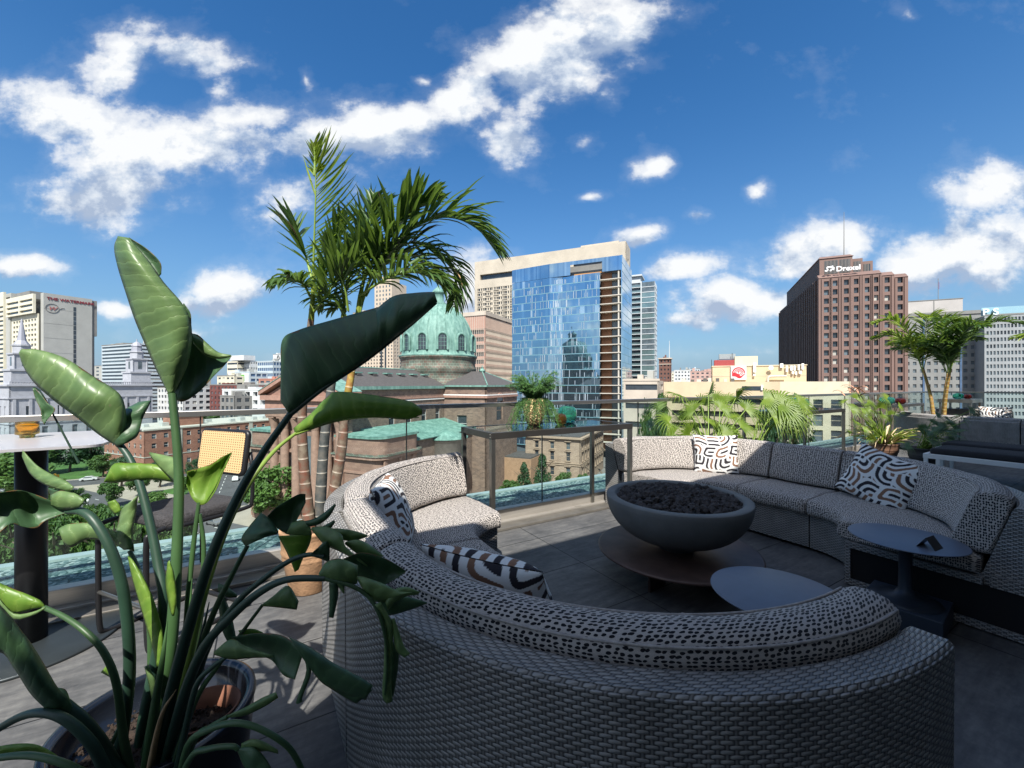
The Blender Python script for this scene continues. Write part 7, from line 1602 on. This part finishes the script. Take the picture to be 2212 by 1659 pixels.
# ---- grey office towers, far right
M_gof = mat('grey_office_panel', (.21, .215, .21), .8, 0, .14, .15)
rk = at(2166, 215); rz_ = zt(672, 222)
gof = bld('wide grey office block with small square windows behind the far palm', rk); r0 = Vector((rk.x, rk.y, 0)); wr = 62
rowsr = [(rz_-6.2-i*4.15-1.9, rz_-6.2-i*4.15) for i in range(16)][::-1]
facade(gof, r0-G2*wr, G2, -G1, wr, GZ, rz_, ivs(2, wr-1, 20, 1.5), rowsr, M_gof, depth=.7, mixp=[(W_dark, 3), (W_mid, 1)], lim=100, frame=M_gof)
mb = MB()
for i in range(5): mb.obox(r0-G2*wr+G2*(.2+i*15.1)-G1*.3+UP*GZ, G2*.8, G1*.297, UP*(rz_-GZ-4))
mb.build('dark_pier', W_blue, gof)
mb = MB(); mb.obox(r0-G2*(wr+.4)-G1*.5+UP*(rz_-1.8), G2*(wr+.8), G1*.497, UP*1.8); mb.build('parapet', M_cgd, gof)
body(gof, r0-G2*(wr-.9)+G1*.9, G2, wr-2, G1, 22, GZ, rz_-.1, M_gof)
mb = MB(); mb.obox(r0-G2*52+G1*3+UP*(rz_-.1), G2*38, G1*14, UP*7.2); mb.build('penthouse', mat('pale_grey_penthouse', (.42, .40, .38), .8, 0, .1, .1), gof)
mb = MB(); mb.obox(r0-G2*52.3+G1*2.8+UP*(rz_+7.1), G2*38.6, G1*14.4, UP*.4)
for i in range(1, 3): mb.obox(r0-G2*(52-i*13)+G1*2.93+UP*(rz_-.1), G2*.5, G1*.06, UP*7.1)
mb.build('penthouse_trim', M_cgd, gof)
fk = r0-G2*22+G1*8; mb = MB(); mb.tube([fk+UP*(rz_+7), fk+UP*(rz_+20)], .14, 5); mb.build('flag_pole', M_cgd, gof); mb = MB(); mb.obox(fk+UP*(rz_+14), G2*.5, G1*.06, UP*4.); mb.build('flag', mat('dark_flag', (.12, .10, .25), .8, 0, .1), gof)
t_, k_, z_ = tower('white gridded tower with pale rooftop letters cut by the right edge', 2290, 200, 674, 26.5, 14, mat('pale_grey_grid', (.27, .29, .30), .7, 0, .12, .15), 20, 24, .62, .55, mixp=[(W_mid, 1), (W_dark, 1)], fheight=3.4, lim=100)
lp = Vector((k_.x, k_.y, z_))-G2*27.4; lp.z = z_+.3
M_let = mat('pale_blue_letters', (.70, .82, .86), .4, 0, 0)
textobj('roof_letters', 'P S', 4.6, M_let, t_, lp-G1*.2, G2, UP, .25, sx=1.05, bold=.1)
mb = MB(); mb.obox(lp+G1*.6-UP*.3, G2*26, G1*.3, UP*4.2); mb.build('letter_backing', mat('pale_blue_roof_screen', (.25, .42, .50), .5, .1, .1), t_)
# ================================================================ SKY, SUN, CAMERA
ELEV = R(50.4)
wd = bpy.data.worlds.new('World'); bpy.context.scene.world = wd; wd.use_nodes = True
nt = wd.node_tree; nt.nodes.clear(); out = nt.nodes.new('ShaderNodeOutputWorld'); bg = nt.nodes.new('ShaderNodeBackground'); L(nt, bg.outputs[0], out.inputs[0])
sky = nt.nodes.new('ShaderNodeTexSky'); sky.sky_type = 'NISHITA'; sky.sun_disc = False; sky.sun_elevation = ELEV; sky.sun_rotation = R(180); sky.altitude = 50; sky.air_density = 1.15; sky.dust_density = .6; sky.ozone_density = 3.5
hs = nt.nodes.new('ShaderNodeHueSaturation'); hs.inputs['Saturation'].default_value = 1.28; hs.inputs['Value'].default_value = 1.12; L(nt, sky.outputs[0], hs.inputs['Color'])
tc = nt.nodes.new('ShaderNodeTexCoord'); sp = N(nt, 'ShaderNodeSeparateXYZ'); L(nt, tc.outputs['Generated'], sp.inputs[0])
dy = math_(nt, 'MAXIMUM', math_(nt, 'ABSOLUTE', sp.outputs[1]), .06)
u_ = math_(nt, 'DIVIDE', sp.outputs[0], dy); w_ = math_(nt, 'DIVIDE', sp.outputs[2], dy)
uv = N(nt, 'ShaderNodeCombineXYZ'); L(nt, u_, uv.inputs[0]); L(nt, w_, uv.inputs[1])
# warp the plane of the clouds so their edges billow
nz = nt.nodes.new('ShaderNodeTexNoise'); nz.inputs['Scale'].default_value = 3.2; nz.inputs['Detail'].default_value = 5; L(nt, uv.outputs[0], nz.inputs['Vector'])
wp = N(nt, 'ShaderNodeVectorMath', operation='MULTIPLY_ADD'); L(nt, nz.outputs['Color'], wp.inputs[0]); wp.inputs[1].default_value = (.16, .12, 0); 
off = N(nt, 'ShaderNodeVectorMath', operation='ADD'); L(nt, uv.outputs[0], off.inputs[0]); off.inputs[1].default_value = (-.08, -.06, 0); L(nt, off.outputs[0], wp.inputs[2])
BL_ = [(130, 235, 210, 95, -6, 1.), (250, 130, 170, 80, 40, .9), (420, 110, 190, 60, -14, .8), (390, 310, 360, 120, 4, 1.), (230, 415, 260, 85, 4, 1.), (520, 250, 200, 60, -10, .8), (480, 175, 60, 50, 0, .7), (700, 290, 230, 70, 4, .95), (830, 270, 190, 85, 0, 1.), (1000, 215, 150, 80, 20, 1.), (1180, 110, 230, 140, 32, 1.1), (1330, 55, 160, 100, 20, 1.), (1110, 310, 75, 75, 60, .9), (640, 430, 150, 70, 20, .8), (580, 470, 60, 40, 0, .7), (1395, 362, 70, 34, 30, .75), (1268, 420, 42, 20, 20, .8), (1252, 300, 36, 60, -50, .6),
 (490, 630, 125, 62, 0, 1.05), (400, 650, 90, 35, 0, .8), (245, 655, 55, 26, 0, .9), (55, 568, 120, 34, 0, .95), (205, 545, 30, 10, 0, .4), (1370, 520, 66, 34, 10, 1.), (1470, 582, 110, 34, 10, .95), (1760, 545, 190, 70, 14, 1.15), (1590, 655, 190, 70, 8, 1.05), (2080, 560, 240, 100, 12, 1.15), (2170, 400, 150, 90, 10, 1.), (1650, 405, 44, 36, 20, .85), (1505, 470, 50, 24, 10, .75), (1010, 620, 75, 100, 0, 1.1), (1090, 600, 60, 60, 0, .6), (1500, 690, 200, 40, 0, .8), (420, 712, 170, 22, 0, .6), (1560, 760, 300, 26, 0, .45), (330, 780, 400, 26, 0, .35), (660, 170, 26, 34, 0, .5), (915, 185, 40, 26, -40, .7), (1960, 30, 30, 30, 40, .35), (2020, 600, 180, 40, 0, .8), (100, 480, 140, 30, 0, .45), (1300, 200, 60, 60, 0, .5)]
acc = None; sy = None
for (x, y, rx, ry, rot, wt) in BL_:
    mp = N(nt, 'ShaderNodeMapping', vector_type='TEXTURE'); mp.inputs['Location'].default_value = ((x-CX)/F, (CY-y)/F, 0); mp.inputs['Rotation'].default_value = (0, 0, R(rot)); mp.inputs['Scale'].default_value = (rx/F*1.5, ry/F*1.55, 1)
    L(nt, wp.outputs[0], mp.inputs[0]); g = N(nt, 'ShaderNodeTexGradient', gradient_type='QUADRATIC_SPHERE'); L(nt, mp.outputs[0], g.inputs[0])
    v = math_(nt, 'MULTIPLY', math_(nt, 'POWER', g.outputs['Fac'], .62), wt); acc = v if acc is None else math_(nt, 'MAXIMUM', acc, v)
    ss_ = N(nt, 'ShaderNodeSeparateXYZ'); L(nt, mp.outputs[0], ss_.inputs[0]); vy = math_(nt, 'MULTIPLY', v, ss_.outputs[1]); sy = vy if sy is None else math_(nt, 'ADD', sy, vy)
mpn = N(nt, 'ShaderNodeMapping'); mpn.inputs['Scale'].default_value = (1, 1.35, 1); L(nt, uv.outputs[0], mpn.inputs[0])
n1 = noise_(nt, mpn.outputs[0], 4.4, 14, .60); n2 = noise_(nt, mpn.outputs[0], 15., 8, .6)
den = math_(nt, 'ADD', math_(nt, 'MULTIPLY_ADD', acc, 1.25, -.06), math_(nt, 'ADD', math_(nt, 'MULTIPLY_ADD', n1, 1.9, -.95), math_(nt, 'MULTIPLY_ADD', n2, .6, -.30)))
cov = ramp(nt, den, [(.34, (0, 0, 0)), (.50, (.20, .20, .20)), (.66, (.72, .72, .72)), (.86, (1, 1, 1))])
veil = ramp(nt, math_(nt, 'MULTIPLY_ADD', acc, .8, math_(nt, 'MULTIPLY_ADD', n1, 1.5, -.75)), [(.12, (0, 0, 0)), (.7, (.22, .22, .22))])
cov = math_(nt, 'MAXIMUM', cov, veil)
cov = math_(nt, 'MULTIPLY', cov, math_(nt, 'GREATER_THAN', sp.outputs[2], .0))
# relief: compare the density with the density a little higher up, towards the sun
mps = N(nt, 'ShaderNodeMapping'); mps.inputs['Location'].default_value = (.02, .07, 0); mps.inputs['Scale'].default_value = (1, 1.35, 1); L(nt, uv.outputs[0], mps.inputs[0]); n1s = noise_(nt, mps.outputs[0], 4.4, 8, .60)
rel = math_(nt, 'ADD', math_(nt, 'SUBTRACT', n1, n1s), math_(nt, 'MULTIPLY_ADD', sy, .34, .04))
ccol = ramp(nt, math_(nt, 'MULTIPLY_ADD', rel, 3.2, .50), [(.22, (3.5, 4.3, 5.7)), (.45, (5.6, 6.25, 7.2)), (.72, (8.1, 8.25, 8.4))])
grade = mix(nt, 1., hs.outputs[0], (.90, 1.04, 1.13), 'MULTIPLY')
lowf = math_(nt, 'POWER', math_(nt, 'SUBTRACT', 1., math_(nt, 'MINIMUM', math_(nt, 'MULTIPLY', math_(nt, 'MAXIMUM', sp.outputs[2], 0.), 1.6), 1.)), 2.2)
grade = mix(nt, math_(nt, 'MULTIPLY', lowf, .85), grade, (1.9, 3.2, 5.1))
# unseen cloud added overhead and behind the viewer, to neutralise the fill light
over = math_(nt, 'MAXIMUM', ramp(nt, sp.outputs[2], [(.70, (0, 0, 0)), (.80, (1, 1, 1))]), ramp(nt, math_(nt, 'MULTIPLY_ADD', sp.outputs[1], -1., 0.), [(.05, (0, 0, 0)), (.2, (1, 1, 1))]))
n3 = noise_(nt, tc.outputs['Generated'], 3.1, 9, .6)
cov = math_(nt, 'MAXIMUM', cov, math_(nt, 'MULTIPLY', over, ramp(nt, n3, [(.42, (0, 0, 0)), (.62, (1, 1, 1))])))
fin = mix(nt, cov, grade, ccol); L(nt, fin, bg.inputs[0]); bg.inputs[1].default_value = .070
try: wd.cycles.sampling_method = 'MANUAL'; wd.cycles.sample_map_resolution = 1024
except Exception: pass
sd = bpy.data.lights.new('sun', 'SUN'); sd.energy = 4.8; sd.angle = R(.55); sd.color = (1, .955, .88)
so = bpy.data.objects.new('sun', sd); C.objects.link(so)
sdir = Vector((0, -math.cos(ELEV), math.sin(ELEV))); so.rotation_euler = sdir.to_track_quat('Z', 'Y').to_euler(); so.location = (0, -30, 40)
cd = bpy.data.cameras.new('camera'); co = bpy.data.objects.new('camera', cd); C.objects.link(co); co.location = (0, 0, H); co.rotation_euler = (R(90), 0, 0)
cd.sensor_width = 36.; cd.lens = 36*F/2212.; cd.clip_start = .02; cd.clip_end = 8000
bpy.context.scene.camera = co
sc = bpy.context.scene; sc.view_settings.view_transform = 'Standard'; sc.view_settings.look = 'None'; sc.view_settings.gamma = 1; sc.view_settings.use_curve_mapping = False; sc.view_settings.exposure = 0.78
for o in bpy.data.objects:
    if '_w' in o: del o['_w']
sc.cycles.max_bounces = 8; sc.cycles.transparent_max_bounces = 12; sc.cycles.caustics_reflective = False; sc.cycles.caustics_refractive = False; sc.cycles.sample_clamp_indirect = 6
